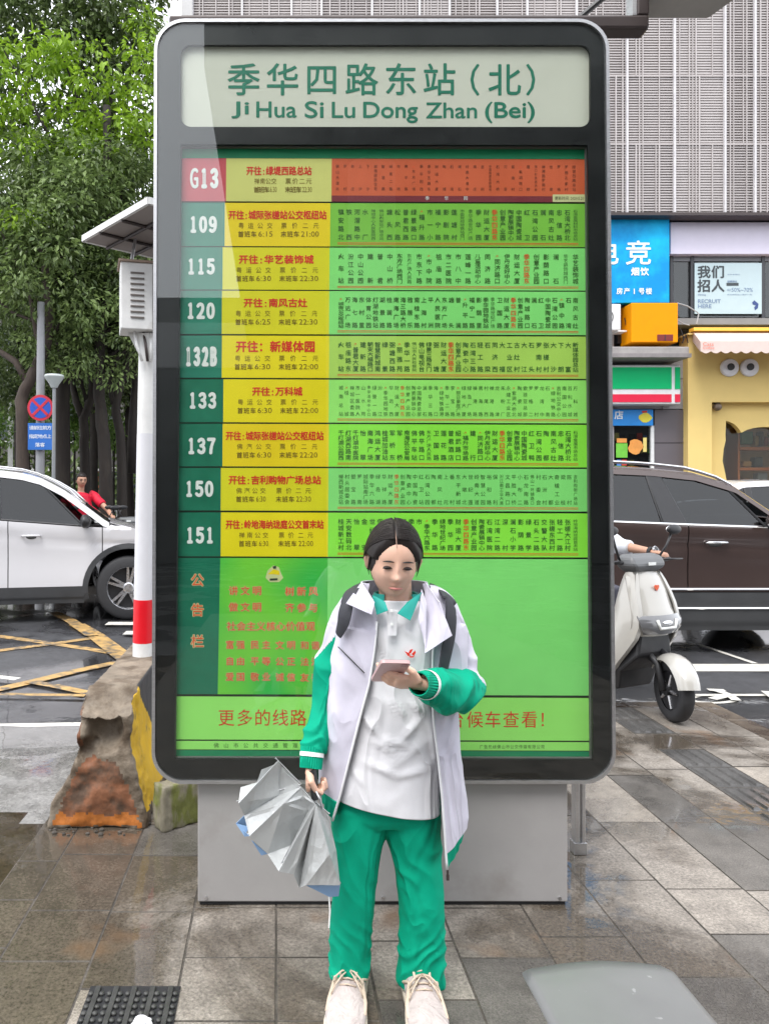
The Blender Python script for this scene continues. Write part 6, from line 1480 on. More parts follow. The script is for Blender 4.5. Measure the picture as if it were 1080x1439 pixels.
# legs and feet
g.tube([Q(508,1140,2.28), Q(502,1200,2.28), Q(499,1260,2.265), Q(496,1310,2.27), Q(493,1372,2.27)], [.052,.050,.042,.042,.030], 16)
g.tube([Q(582,1140,2.28), Q(588,1200,2.28), Q(590,1260,2.265), Q(591,1315,2.27), Q(590,1380,2.26)], [.052,.050,.042,.042,.030], 16)
def hand(g, W, d, n, side, curl, spread=.10, sc=1.0, thumb=None, L0=.042):
    """W wrist, d pointing direction, n palm normal (palm side), side=+1/-1 where the thumb sits"""
    d = d.normalized(); n = (n - d*n.dot(d)).normalized(); s = d.cross(n)*side
    g.tube([W - d*.015, W, W + d*.03*sc, W + d*.062*sc, W + d*.074*sc], [(.018*sc,.016*sc),(.021*sc,.015*sc),(.032*sc,.013*sc),(.034*sc,.012*sc),(.030*sc,.010*sc)], 16, ref=s)
    for k in range(4):
        off = (1.5-k)*.0175*sc; ln = [.94,1.05,.98,.78][k]; p = W + d*.058*sc + s*off; dd = (d + s*(1.5-k)*spread).normalized(); pts = [p - dd*.012, p]; a = 0
        for j, seg in enumerate((.036, .023, .018)):
            a += curl[k][j] if hasattr(curl[0], '__len__') else curl[j]
            dr = dd*math.cos(a) + n*math.sin(a); p = p + dr*seg*ln*sc; pts.append(p)
        g.tube(pts, [.0095*sc,.0092*sc,.0086*sc,.0078*sc,.0060*sc], 10); g.sph(pts[-1], .0060*sc, 8, 6)
    b = W + d*.018*sc + s*.020*sc; t1 = b + (s*.75 + d*.6 + n*.25).normalized()*.036*sc
    t2 = t1 + (thumb[0] if thumb else (d*.8 + s*.2 + n*.5)).normalized()*.027*sc; t3 = t2 + (thumb[1] if thumb else (d*.9 + n*.5)).normalized()*.020*sc
    g.tube([b - s*.012, b, t1, t2, t3], [.012*sc,.0135*sc,.0105*sc,.0090*sc,.0068*sc], 10); g.sph(t3, .0068*sc, 8, 6)
WL = Q(436,1074,2.195); hand(g, WL, Vector((-.04,-.10,-1)), Vector((1,-.15,0)), 1, (1.05,1.35,.9), .02, .98, (Vector((.45,.1,-.8)), Vector((.9,.15,-.5))))
WR_ = Q(593,962,2.015); dR = Vector((-1,-.02,.16)); nR = Vector((0,.62,.78))
hand(g, WR_, dR, nR, -1, (.18,.35,.45), .03, .98, (Vector((-.8,.2,.45)), Vector((-.95,.15,.1))))
body = g.build('body', SKIN, girl); remesh(body, .0032, 2)
# face details
lipm = mat('girl_lips', (.42,.15,.13), .4)
for q in (-1, 1):
    g = G(); g.sph(HL(q*.029,-.0775,.0075), (.0125,.0085,.0052), 18, 10, M=Rh); g.build('eye', mat('eye_wet', (.03,.02,.018), .15) if q < 0 else bpy.data.materials['eye_wet'], girl, smooth=True)
    g = G(); g.tube([HL(q*(.029+x), -.0862+abs(x)*.22, .0115 - x*x*28) for x in (-.014,-.008,0,.008,.014)], [.0008,.0014,.0017,.0015,.0008], 6); g.build('eyelashes', HAIR, girl)
    g = G(); g.tube([HL(q*(.013+x), -.0885+x*.16, .0285 + x*.16 - x*x*6) for x in (0,.008,.016,.024,.031)], [.0014,.0026,.0028,.0022,.001], 6); g.build('eyebrow', HAIR, girl)
g = G(); g.tube([HL(x, -.0895+abs(x)*.35, -.0515 - .0008) for x in (-.020,-.012,-.005,0,.005,.012,.020)], [.001,.0030,.0040,.0036,.0040,.0030,.001], 8); g.build('lips', lipm, girl, smooth=True)
# hair: centre parted, tied low at the back
def hairf(v):
    x, y, z = v; k = 1
    hl = .074 - 13*x*x if abs(x) < .060 else .025 - 3.0*(abs(x)-.060)   # hairline height on the front
    if y < .012 and z < hl: k = .86 - .05*min(1, (hl-z)/.02)
    elif y < .0 and z < hl + .02: k = .90 + .10*(z-hl)/.02
    if abs(x) > .058 and -.035 < z < .018 and y < .04: k = min(k, .86)
    if z < -.045: k = min(k, .84)
    if y >= 0 and abs(x) > .06 and z < -.01: k = min(k, .93)
    px_ = x + .008 - .1*0
    w = Vector((x, y, z))*k; w.z -= .0035*math.exp(-(px_/.004)**2)*(1 if z > .03 and y < .05 else 0)
    st = noise.noise(Vector((x*55, y*16, z*16)))*.0016 + noise.noise(Vector((x*140, y*22, z*22)))*.0007
    return w + w.normalized()*st
g = G(); g.sph(HL(0,.004,.006), (.0855,.099,.1235), 110, 80, M=Rh, fn=hairf); g.build('hair', HAIR, girl, smooth=True)
g = G(); g.tube([HL(-.009,-.086,.070), HL(-.009,-.083,.076), HL(-.010,-.070,.092), HL(-.011,-.052,.107), HL(-.011,-.032,.118)], [.0008,.0012,.0012,.0010,.0006], 6); g.build('parting', mat('parting_skin', (.32,.2,.15), .6), girl)
# combed strands running from the parting back to the tie
g = G(); rh = random.Random(12); ER = Vector((.0862,.0998,.1242))
def on_hair(d, k=1.0):
    d = d.normalized(); return Vector((d.x*ER.x*k, .004 + d.y*ER.y*k, .006 + d.z*ER.z*k))
for q in (-1, 1):
    for i in range(150):
        u = i/149; el = R(44 + 62*u)   # along the parting, forehead to crown
        a = Vector((-.09 + q*.04, -math.cos(el), math.sin(el))); m_ = Vector((q*(1.0 + .1*rh.uniform(-1,1)), -.42 + .75*u + rh.uniform(-.06,.06), .52 + rh.uniform(-.09,.09) + .2*u)); m2 = Vector((q*1.05, .10 + .45*u + rh.uniform(-.06,.06), .02 + rh.uniform(-.08,.08))); b = Vector((q*.35, 1, -.32 + rh.uniform(-.12,.12)))
        pts = [HL(*on_hair(p, 1.0 + rh.uniform(-.004,.010))) for p in (a, a.lerp(m_, .33), a.lerp(m_, .66), m_, m_.lerp(m2, .5), m2, m2.lerp(b, .5), b)]
        P = [Vector(p) for p in dense([tuple(p) for p in pts], 20)]; g.tube(P, [.0004 + .0011*math.sin(math.pi*min(1, .15+k/20)) for k in range(21)], 4)
g.build('hair_strands', HAIR, girl, smooth=True, kind='stuff')
g = G(); g.tube([HL(0,.085,-.02), HL(.0,.115,-.04), HL(0,.12,-.09), HL(0,.10,-.15)], [.024,.028,.024,.008], 16); g.build('ponytail', HAIR, girl, smooth=True)
for q in (-1, 1):   # loose strands in front of the ears
    g = G(); g.tube([HL(q*.066,-.040,.045), HL(q*.073,-.022,.012), HL(q*.074,-.016,-.02), HL(q*.070,-.016,-.040)], [.003,.0035,.002,.0005], 6, flat=.5); g.build('hair_strand', HAIR, girl, smooth=True)

clo = dict(var=.03, scale=30, bump=.12, bscale=500, sheen=.25, creases=7)
whiteJ = mat('lilac_white_cloth', (.56,.54,.63), .85, spec=.2, **clo); whiteP = mat('white_polo_cloth', (.68,.675,.70), .9, spec=.2, **clo); greenJ = mat('teal_green_cloth', (.0,.31,.185), .75, spec=.15, var=.05, scale=30, bump=.12, bscale=500, sheen=0, creases=6)
# trousers
def leg(keys): return [ring(a, b, c, d, e, n=40, ex=2.15) for a, b, c, d, e in dense(keys, 60)]
g = G()
g.rings(leg([(466,544,1128,2.28,.085),(466,543,1160,2.28,.084),(466,535,1195,2.28,.080),(467,529,1230,2.275,.072),(468,525,1265,2.27,.068),(465,522,1300,2.27,.064),(463.5,519.5,1340,2.275,.062),(463.5,519,1356,2.27,.062),(464,519.5,1370,2.265,.060)]))
g.rings(leg([(540,618,1128,2.28,.085),(540,617,1160,2.28,.084),(549,618,1195,2.28,.080),(556,620,1230,2.275,.073),(559.5,622,1265,2.27,.069),(560,623.5,1300,2.27,.066),(559.5,624,1340,2.27,.064),(559,623,1362,2.265,.063),(559.5,620.5,1383,2.26,.060)]))
g.rings([ring(a, b, c, d, e, n=40) for a, b, c, d, e in dense([(486,600,1040,2.28,.082),(478,608,1080,2.28,.088),(468,616,1120,2.28,.095),(467,617,1140,2.28,.094),(475,610,1152,2.28,.08)], 14)])
tr = g.build('trousers', greenJ, girl)
def trw(me):
    wrinkle(me, .0045, (7, 7, 2.6), 5)
    off = Vector(RM[girl.name].translation); ns = [v.normal.copy() for v in me.vertices]
    for v, n_ in zip(me.vertices, ns):
        p = v.co + off; z = p.z
        if z < .30:   # stacked creases above the hem
            k = (1 - z/.30); s_ = math.sin((z*58 + p.x*55*(1 if p.x < .35 else -1)) + 3.0*noise.noise(p*11)); v.co += n_*.0075*k*(1-abs(s_)*1.6)
        kn = math.exp(-((z-.42)/.09)**2); v.co += n_*.003*kn*(1-2*abs(math.sin(z*34 + p.x*48 + noise.noise(p*9)*3)))
remesh(tr, .0048, 3, trw)
# polo shirt
g = G(); keys = [(524,590,842,2.262,.060),(505,612,856,2.27,.075),(492,622,880,2.27,.092),(486,625,920,2.27,.098),(482,624,970,2.27,.096),(476,622,1020,2.27,.097),(470,619,1070,2.27,.104),(467,616,1100,2.27,.108),(466,616,1125,2.27,.110)]
rs_ = []
for i, (a, b, c, d, e) in enumerate(dense(keys, 90)):
    r_ = ring(a, b, c, d, e, n=120, ex=2.25); t_ = i/90
    if t_ > .5:
        for v in r_:
            pxv = VX + v.x/v.y*F; v.z -= ((pxv-541)/75*12.5)/F*DB*((t_-.5)/.5)**1.5
    rs_.append(r_)
g.rings(rs_, caps=(True, False)); po = g.build('polo_shirt', whiteP, girl, smooth=True)
me = po.data; off = Vector(RM[girl.name].translation); ns = [v.normal.copy() for v in me.vertices]
def crease(p, a, b, w, h):   # a soft ridge running between two photo points on the front of the shirt
    pa = Vector((VX + p.x/p.y*F, VY + (CH-p.z)/p.y*F)); A2, B2 = Vector(a), Vector(b); ab = B2-A2; t = max(0, min(1, (pa-A2).dot(ab)/ab.length_squared)); dd = (pa - (A2+ab*t)).length
    return h*math.exp(-(dd/w)**2)*math.sin(math.pi*min(1, max(.0, t*.9+.08)))
CR = [((508,1000),(532,1038),3.5,.010),((532,1038),(585,1052),4,.008),((520,1040),(560,1062),3,.007),((500,960),(520,1010),4,.006),((590,1010),(560,1045),4,.008),((600,1040),(548,1078),5,.006),((512,1070),(560,1092),5,.006),((560,1092),(606,1078),5,.006),((497,1080),(512,1108),4,.004),((604,1000),(612,1100),5,.006),
      ((530,905),(545,935),4,-.005),((565,880),(585,900),4,.004),((520,930),(515,1000),5,-.006),((575,985),(598,1005),4,.008),((545,985),(570,1010),5,.006),((545,890),(538,960),5,.004)]
for v, n_ in zip(me.vertices, ns):
    p = v.co + off
    if p.y < DB: v.co += n_*(1.5*sum(crease(p, *c) for c in CR) + fold(p, .0022, (8,8,4), 2))
so_ = po.modifiers.new('s', 'SOLIDIFY'); so_.thickness = .003; so_.offset = -1
def surf_patch(name, corners, m, parent, bulge=.004, nu=14, nv=14, th=.0025, wr=.0015, sub=0):
    """four (px, py, depth) corners, curved a little towards the viewer"""
    g = G(); C_ = [Q(*c) for c in corners]; vs = []
    for i in range(nu+1):
        for j in range(nv+1):
            u, v = i/nu, j/nv; p = (C_[0]*(1-u) + C_[1]*u)*(1-v) + (C_[3]*(1-u) + C_[2]*u)*v
            p = p + Vector((0,-1,0))*(bulge*4*u*(1-u)*4*v*(1-v)*.25*4 + wr*noise.noise(p*25)); vs.append(p)
    g.add(vs, [(i*(nv+1)+j, (i+1)*(nv+1)+j, (i+1)*(nv+1)+j+1, i*(nv+1)+j+1) for i in range(nu) for j in range(nv)])
    return g.build(name, m, parent, smooth=True, solid=th)
teal = mat('teal_collar', (.0,.30,.25), .7, **clo)
surf_patch('polo_collar', [(523,836,2.195),(541,846,2.165),(545,858,2.150),(529,864,2.158)], teal, po)
surf_patch('polo_collar', [(592,832,2.195),(572,846,2.165),(558,862,2.150),(576,872,2.150)], teal, po)
surf_patch('placket', [(543.5,856,2.158),(559,857,2.158),(556.5,893,2.156),(544.5,893,2.156)], whiteP, po, .001)
for y in (858, 877): g = G(); c_ = Q(550, y, 2.150); g.tube([c_, c_+Vector((0,-.002,0))], .004, 14); g.build('button', MT['white_print'], po)
g = G()   # small red emblem: a winged mark
c0 = lambda x, y: Q(x, y, 2.1625)
for P in ([(568,915),(573,917),(577,921),(573,922)], [(573,919),(576,913),(580,912),(577,918)], [(578,919),(583,914),(584,917),(581,922)], [(574,922),(582,922),(580,924),(576,924)]): g.add([c0(*p) for p in P], [(0,1,2,3)])
g.build('emblem', MT['red_print'], po, solid=.001, kind='stuff')
# jacket shell, open at the front
JK = [(836,500,612,514,597),(848,484,630,521,604),(862,476,640,524,604),(885,470,646,522,600),(905,467,648,520,597),(950,461,648,513,596),(1000,459,636,500,598),(1050,456,640,488,604),(1100,453,646,476,609),(1140,453,650,466,612),(1180,457,645,462,615),(1215,460,640,462,618)]
def jat(py):
    if py <= JK[0][0]: return JK[0][1:]
    for a, b in zip(JK, JK[1:]):
        if py <= b[0]:
            u = (py-a[0])/(b[0]-a[0]); return tuple(x + (y-x)*u for x, y in zip(a[1:], b[1:]))
    return JK[-1][1:]
def jhd(py): return interp([(836,.078),(850,.092),(880,.110),(1000,.112),(1100,.122),(1215,.118)], py)
BOT = [(0,1113),(.18,1099),(.5,1105),(.8,1145),(.93,1166),(1,1179)]
def jp(a, py, o=0, hem=0):
    L, R_, fL, fR = jat(py); c = (L+R_)/2; rx = (R_-L)/2*(1 - hem)
    tL = math.acos(max(-1, min(1, ((fL-c)/rx)))) ; tR = math.acos(max(-1, min(1, (fR-c)/rx)))
    th = tL + (2*math.pi + tR - tL)*a
    ct, s_ = math.cos(th), math.sin(th); hd = (jhd(py) + o)*(1 - hem)
    x = c + rx*(1 + o*10*0)*ct; yv = 2.27 - hd*math.copysign(abs(s_)**.8, s_)
    base = Q(c, py, DB); p = Vector((base.x + (rx/F*DB + o)*ct, yv, base.z)); return p
def jshell(name, m, t0, t1, na=150, nt=110, o=0, hem=None, wr=.014):
    g = G(); vs = []
    for i in range(na+1):
        a = i/na; bt = interp(BOT, a)
        for j in range(nt+1):
            t = j/nt
            if hem is None: py = 836 + (bt-836)*t
            else: py = bt + hem(a)*t
            p = jp(a, py, o, 0 if hem is None else .03*t + .012*math.sin(a*150)*t)
            if hem is None or True:
                k = 1 if 836+40 < py else .3; nrm = Vector((p.x - base_x, (p.y-2.27)*1.2, 0)).normalized()
                ed = min(1, min(a, 1-a)*14)
                p = p + nrm*(fold(p, wr*k*(.35+.65*ed), (9,9,1.6), 11) + .0035*k*ed*(1-2.2*abs(noise.noise(Vector((p.x*16+p.z*7, 3, p.z*5))))))
            vs.append(p)
    g.add(vs, [(i*(nt+1)+j, i*(nt+1)+j+1, (i+1)*(nt+1)+j+1, (i+1)*(nt+1)+j) for i in range(na) for j in range(nt)])
    return g.build(name, m, girl, smooth=True, solid=.004)
base_x = Q(551, 1000, DB).x
jk = jshell('jacket', whiteJ, 0, 1)
hemo = jshell('jacket_hem', greenJ, 0, 1, nt=14, o=.002, hem=lambda a: interp([(0,26),(.1,22),(.5,20),(.9,18),(1,22)], a), wr=.003)
def jd(px, py):
    L, R_, fL, fR = jat(py); c = (L+R_)/2; rx = (R_-L)/2; k = max(-1, min(1, (px-c)/rx)); return 2.27 - jhd(py)*abs(math.sin(math.acos(k)))**.8 - .008
# front edges with zip tape
for a, nm in ((0, 'zip_edge'), (1, 'zip_edge')):
    bt = interp(BOT, a) + (26 if a == 0 else 22); g = G(); g.tube([jp(a, 866 + (bt-866)*k/30, .004) for k in range(31)], .0035, 8); g.build(nm, mat('zip_white', (.7,.7,.72), .5) if a == 0 else bpy.data.materials['zip_white'], girl, smooth=True)
g = G(); q = jp(1, 1201, .006); g.tube([q, q+Vector((0,0,-.018))], [.0035,.003], 8); g.box(q.x-.004, q.x+.004, q.y-.003, q.y+.002, q.z-.030, q.z-.014); g.build('zip_pull', MT['brown_metal'], girl)
g = G(); g.tube([Q(x, y, jd(x, y)-.002) for x, y in ((475,909),(484,918),(493,927),(503,937),(512,946))], .0018, 6); g.build('piping', MT['black'], girl)
# sleeves, cut into the white upper and the green lower part
def sleeve(path, seam, name, wr=.006, seed=0, n=200, m=72):
    P = dense([(*Q(a, b, c), r) for a, b, c, r in path], n)
    pts = [Vector(p[:3]) for p in P]; rads = [p[3] for p in P]
    g = G(); g.tube(pts, rads, m, caps=False); vs = [Vector(v) for v in g.v]
    ctr = [p for p in pts for _ in range(m)]; out = []
    for i, (v, c) in enumerate(zip(vs, ctr)):
        nrm = (v-c).normalized(); r = i//m; q = r/n
        out.append(v + nrm*(fold(v, wr, (7,7,7), seed)*min(1, q*5)*min(1, (1-q)*6) + wr*.75*(1-2.2*abs(math.sin(q*15 + 1.3*math.sin(2*math.atan2(nrm.z, nrm.x)) + 3*noise.noise(v*9))))*min(1, q*4)*min(1,(1-q)*7)*(1 if q > .3 else .35)))
    W_, Gr = [], []
    for f in g.f:
        c = sum((out[i] for i in f), Vector())/4; px = VX + c.x/c.y*F; py = VY + (CH-c.z)/c.y*F
        (Gr if seam(px, py, (f[0]//m)/n) else W_).append(f)
    for nm, fs, mm in ((name+'_upper', W_, whiteJ), (name+'_lower', Gr, greenJ)):
        q = G(); q.add(out, fs); q.build(nm, mm, girl, smooth=True, solid=.003)
    return pts
sleeve([(514,840,2.27,.040),(501,848,2.27,.046),(490,872,2.275,.048),(476,905,2.28,.046),(462,950,2.28,.046),(456,1000,2.265,.042),(446,1034,2.235,.040),(440,1052,2.215,.037),(438.5,1062,2.205,.030)], lambda px, py, q: py > 886 + (478-px)*1.15, 'right_sleeve'.replace('right_', ''), .005, 1)
sleeve([(594,840,2.27,.042),(610,850,2.27,.050),(626,874,2.275,.050),(638,905,2.28,.047),(649,940,2.275,.046),(653,962,2.25,.050),(643,971,2.19,.060),(625,971,2.12,.059),(609,966,2.06,.047),(601,963,2.035,.040)], lambda px, py, q: q > .57 + .012*math.sin(py*.2), 'sleeve', .007, 4)
def cuff(a, b, r0, r1, stripe):
    g = G(); N = 10; pts = [a.lerp(b, k/N) for k in range(N+1)]; m_ = 60; g.tube(pts, [r0+(r1-r0)*k/N for k in range(N+1)], m_, caps=False)
    out = []; ax = (b-a).normalized()
    for i, v in enumerate(g.v):
        v = Vector(v); c = pts[i//m_]; out.append(v + (v-c).normalized()*.0010*(1 if i % 2 else -1))
    q = G(); q.add(out, g.f); co = q.build('cuff', greenJ, girl, smooth=True, solid=.003)
    g = G(); g.tube([a.lerp(b, stripe-.10), a.lerp(b, stripe+.10)], [r0+(r1-r0)*stripe+.0028]*2, 40, caps=False); g.build('cuff_stripe', MT['white_print'], co, smooth=True, solid=.001)
cuff(Q(439,1050,2.212), Q(436.5,1080,2.192), .0335, .0300, .35)
cuff(Q(605,963,2.050), Q(588,961,1.995), .040, .030, .35)
# lapels and standing collar
g = G(); g.rings([ring(L_, R_, py, 2.262, hd, n=40, a0=R(128), a1=R(412), ex=2.0) for py, L_, R_, hd in ((850,520,594,.062),(842,523,591,.058),(833,526,586,.054))], closed=False); g.build('collar_stand', teal, po, smooth=True, solid=.004)
lp1 = surf_patch('jacket_collar', [(508,818,2.230),(526,846,2.145),(522,864,2.120),(486,848,2.135)], whiteJ, girl, .006)
lp2 = surf_patch('jacket_collar', [(597,818,2.230),(617,846,2.140),(635,893,2.108),(597,918,2.122)], whiteJ, girl, .010)
surf_patch('jacket_collar', [(592,828,2.205),(599,850,2.145),(598,912,2.125),(588,870,2.15)], whiteJ, girl, .002)
g = G(); n_ = 40; rg1 = []
for z_, py, L, R_, hd in ((0, 842, 501, 611, .080), (1, 829, 505, 603, .070), (2, 818, 508, 599, .066)):
    rg1.append(ring(L, R_, py, 2.265, hd, n=n_, a0=R(142), a1=R(398), ex=2.1))
g.rings(rg1, closed=False); g.build('jacket_collar', whiteJ, girl, smooth=True, solid=.004)
# trainers
shoem = mat('shoe_mesh', (.47,.41,.39), .8, creases=22, cstr=.4, var=.12, scale=25, bump=.35, bscale=150); shoes = mat('shoe_sole', (.60,.53,.44), .6, var=.08, scale=12); shoeo = mat('shoe_overlay', (.56,.45,.35), .5, var=.1)
def trainer(ank, yaw, idx):
    Ms = Matrix.Translation((ank.x, ank.y, 0)) @ Matrix.Rotation(yaw, 4, 'Z') @ Matrix.Diagonal((1.14, 1.06, 1.0, 1))   # local: y=-1 points to the toe
    def sec(y, w, z0, z1, wt, sq=2.4, dx=0):
        o = []
        for k in range(32):
            a = 2*math.pi*k/32; ca_, sa_ = math.cos(a), math.sin(a); zc, zr = (z0+z1)/2, (z1-z0)/2
            zz = zc + zr*math.copysign(abs(sa_)**(2/sq), sa_); ww = w + (wt-w)*max(0, (zz-zc)/zr)
            o.append(Ms @ Vector((dx + ww*math.copysign(abs(ca_)**(2/sq), ca_), y, zz)))
        return o
    K_ = [(.065,.012,.025,.075,.010),(.060,.030,.022,.105,.024),(.045,.037,.02,.118,.030),(.02,.040,.02,.120,.033),(-.01,.042,.02,.116,.033),(-.04,.043,.02,.102,.031),(-.07,.045,.02,.088,.030),(-.10,.048,.02,.076,.031),(-.13,.050,.02,.066,.033),(-.16,.047,.02,.058,.031),(-.185,.038,.02,.050,.024),(-.205,.020,.022,.040,.012)]
    g = G(); g.rings([sec(*k) for k in dense(K_, 40)]); up_ = g.build('shoe', shoem, girl, smooth=True)
    g = G(); so2 = [(.078,.016,0,.030,.018),(.070,.036,0,.040,.040),(.04,.043,0,.040,.046),(0,.043,.0,.034,.045),(-.04,.043,.002,.030,.045),(-.09,.049,.0,.030,.052),(-.14,.053,.0,.030,.055),(-.18,.045,.002,.030,.047),(-.21,.024,.006,.034,.028)]
    g.rings([sec(*k, sq=5) for k in dense(so2, 40)]); g.build('sole', shoes, up_, smooth=True)
    for e in (-1, 1):   # overlays and heel counter
        g = G(); g.tube([Ms @ Vector((e*.041, .03, .045)), Ms @ Vector((e*.040, -.02, .072)), Ms @ Vector((e*.033, -.05, .090)), Ms @ Vector((e*.043,-.09,.052)), Ms @ Vector((e*.045,-.13,.044))], [.010,.009,.006,.009,.008], 8, flat=.6); g.build('overlay', shoeo, up_, smooth=True)
        g = G(); g.tube([Ms @ Vector((e*.024, .0, .121)), Ms @ Vector((e*.020, -.03, .112)), Ms @ Vector((e*.018,-.065,.092))], .004, 8, flat=.6); g.build('eyestay', shoeo, up_, smooth=True)
    g = G(); g.tube([Ms @ Vector((0, -.02, .122)), Ms @ Vector((0,-.005,.142)), Ms @ Vector((0,.005,.152))], [(.022,.005),(.024,.005),(.020,.004)], 12); g.build('tongue', shoeo, up_, smooth=True)
    for k in range(4):
        y = -.03 - k*.014; z = .1125 - k*.0085; g = G(); g.tube([Ms @ Vector((-.021,y,z-.004)), Ms @ Vector((0,y-.005,z+.004)), Ms @ Vector((.021,y,z-.004))], .0026, 6); g.build('lace', shoeo, up_, smooth=True)
    for e in (-1, 1):   # bow loops and ends
        g = G(); c_ = Vector((0,-.045,.112)); g.tube([Ms @ (c_ + Vector(p)) for p in ((0,0,0),(e*.016,-.012,.003),(e*.036,-.022,-.014),(e*.036,-.030,-.024),(e*.014,-.018,-.008))], .0026, 6); g.build('lace', shoeo, up_, smooth=True)
        g = G(); g.tube([Ms @ (c_ + Vector(p)) for p in ((0,0,0),(e*.014,-.020,-.004),(e*.030,-.038,-.022),(e*.040,-.045,-.045))], .0022, 6); g.build('lace', shoeo, up_, smooth=True)
trainer(Vector((Q(492,1372,2.265).x, 2.265, 0)), R(-11), 0)
trainer(Vector((Q(589,1383,2.245).x, 2.245, 0)), R(-1), 1)

# backpack, phone, umbrella
bp = thing('backpack', 'dark grey backpack worn by the schoolgirl, its straps over both shoulders', 'backpack', tuple(Q(552,1040,2.45)))
bkm = mat('backpack_fabric', (.035,.036,.045), .75, var=.15, scale=40, bump=.3, bscale=300)
g = G(); g.rings([ring(a, b, c, 2.475, e, n=40, ex=4) for a, b, c, e in dense([(530,590,842,.03),(515,600,850,.055),(508,606,880,.07),(500,614,950,.08),(498,620,1010,.085),(500,622,1050,.08),(512,612,1062,.05)], 24)]); g.build('pack', bkm, bp, smooth=True)
def strap(pts, w):
    g = G(); P = dense(pts, 40); C_ = [Q(*p[:3]) for p in P]; vs = []
    for i, c in enumerate(C_):
        t_ = (C_[min(i+1,40)] - C_[max(i-1,0)]).normalized(); nrm = Vector((c.x-base_x, (c.y-2.27)*1.5, .25*(1 if c.z > 1.2 else 0))).normalized(); s = t_.cross(nrm).normalized(); ww = w*P[i][3]
        for k in range(5): vs.append(c + s*ww*(k/2-1) + nrm*(.004*(1-(k/2-1)**2)))
    g.add(vs, [(i*5+k, i*5+k+1, (i+1)*5+k+1, (i+1)*5+k) for i in range(40) for k in range(4)]); return g.build('shoulder_strap', bkm, bp, smooth=True, solid=.007)
strap([(512,822,2.36,1),(505,823,2.27,1),(494,832,2.20,1),(488,848,2.170,1),(485,862,2.160,1),(482,876,2.165,.9),(476,892,2.19,.6)], .021)
strap([(612,826,2.36,1),(622,833,2.27,1),(630,842,2.19,1),(633,862,2.162,1),(631,892,2.152,1),(625,925,2.150,.85),(618,960,2.155,.6)], .023)
strap([(626,985,2.2,.6),(632,1015,2.28,.6),(632,1045,2.40,.6)], .020)

ph = thing('smartphone', 'pinkish smartphone held edge on in the left hand of the schoolgirl', 'smartphone', tuple(Q(548,936,2.0)))
n_p = Vector((.0,.515,.857)).normalized(); u_p = Vector((0,-.8,.6)); x_p = Vector((1,-.02,-.16)).normalized(); u_p = n_p.cross(x_p).normalized(); u_p = u_p if u_p.z > 0 else -u_p; x_p = u_p.cross(n_p).normalized()
pc_ = Q(548,950,2.0) + n_p*.012 + u_p*.004
Mp = Matrix((x_p, u_p, n_p)).transposed().to_4x4(); Mp.translation = pc_
vs, fs = shape([rrect(-.0385,-.078,.0385,.078,.010,6)], .0085); g = G(); g.add([Mp @ (v - Vector((0,0,.00425))) for v in vs], fs); g.build('case', mat('rose_case', lin(196,158,158), .35, .1, var=.04), ph, bevel=.0012)
vs, fs = shape([rrect(-.0365,-.076,.0365,.076,.008,6)], .001); g = G(); g.add([Mp @ (v + Vector((0,0,.0043))) for v in vs], fs); g.build('screen', mat('screen_dark', (.03,.03,.035), .08), ph)
g = G(); g.box(-.033,-.016,.052,.070,-.0060,-.0042, M=Mp); g.build('camera_bump', mat('bump_brown', lin(165,125,128), .3), ph, bevel=.002)

um = thing('umbrella', 'silver folding umbrella with pale blue inside, half furled in the right hand of the schoolgirl', 'umbrella', tuple(Q(436,1100,2.17)))
silv = mat('silver_fabric', (.47,.485,.485), .48, .3, creases=11, cstr=.28, var=.06, scale=9, bump=.25, bscale=120, rvar=.06); blue = mat('pale_blue_fabric', lin(135,170,210), .6, var=.08)
U6 = lambda x, y, d: Q(300 + x/4.909, 1040 + y/4.909, d)
NODE = dict(a=(437,150,2.10), a2=(468,195,2.125), b=(172,437,2.09), d=(212,520,2.125), M=(452,380,2.135), c=(605,322,2.12), e=(482,440,2.085), f=(248,662,2.095), g=(372,785,2.115), h=(450,905,2.075), p=(545,720,2.15), o=(650,495,2.135), i=(705,445,2.10),
  j=(592,1022,2.125), h2=(552,925,2.095), k=(640,1000,2.09), l=(800,785,2.075), m=(872,1000,2.10), n=(792,520,2.12), q=(845,760,2.13), s=(640,760,2.14), t=(210,340,2.13), u=(190,325,2.16), v=(335,205,2.15), w=(620,395,2.12), l2=(715,700,2.10))
ND = {k: U6(*v) for k, v in NODE.items()}
TR = ['abM','bdM','aMa2'.replace('a2','A'),'AMc','dfe','dfe','Mde','Mec','efg','egp','gph'.replace('gph','ghp'),'epo','eow','ewc','oph'.replace('oph','ohp'),'ihH','ioh','isH','Hsj','isj','ijk','ikl','lkm','inq','iql','qlm','wio','cwi']
al = {'A': 'a2', 'H': 'h2', 'L': 'l2'}
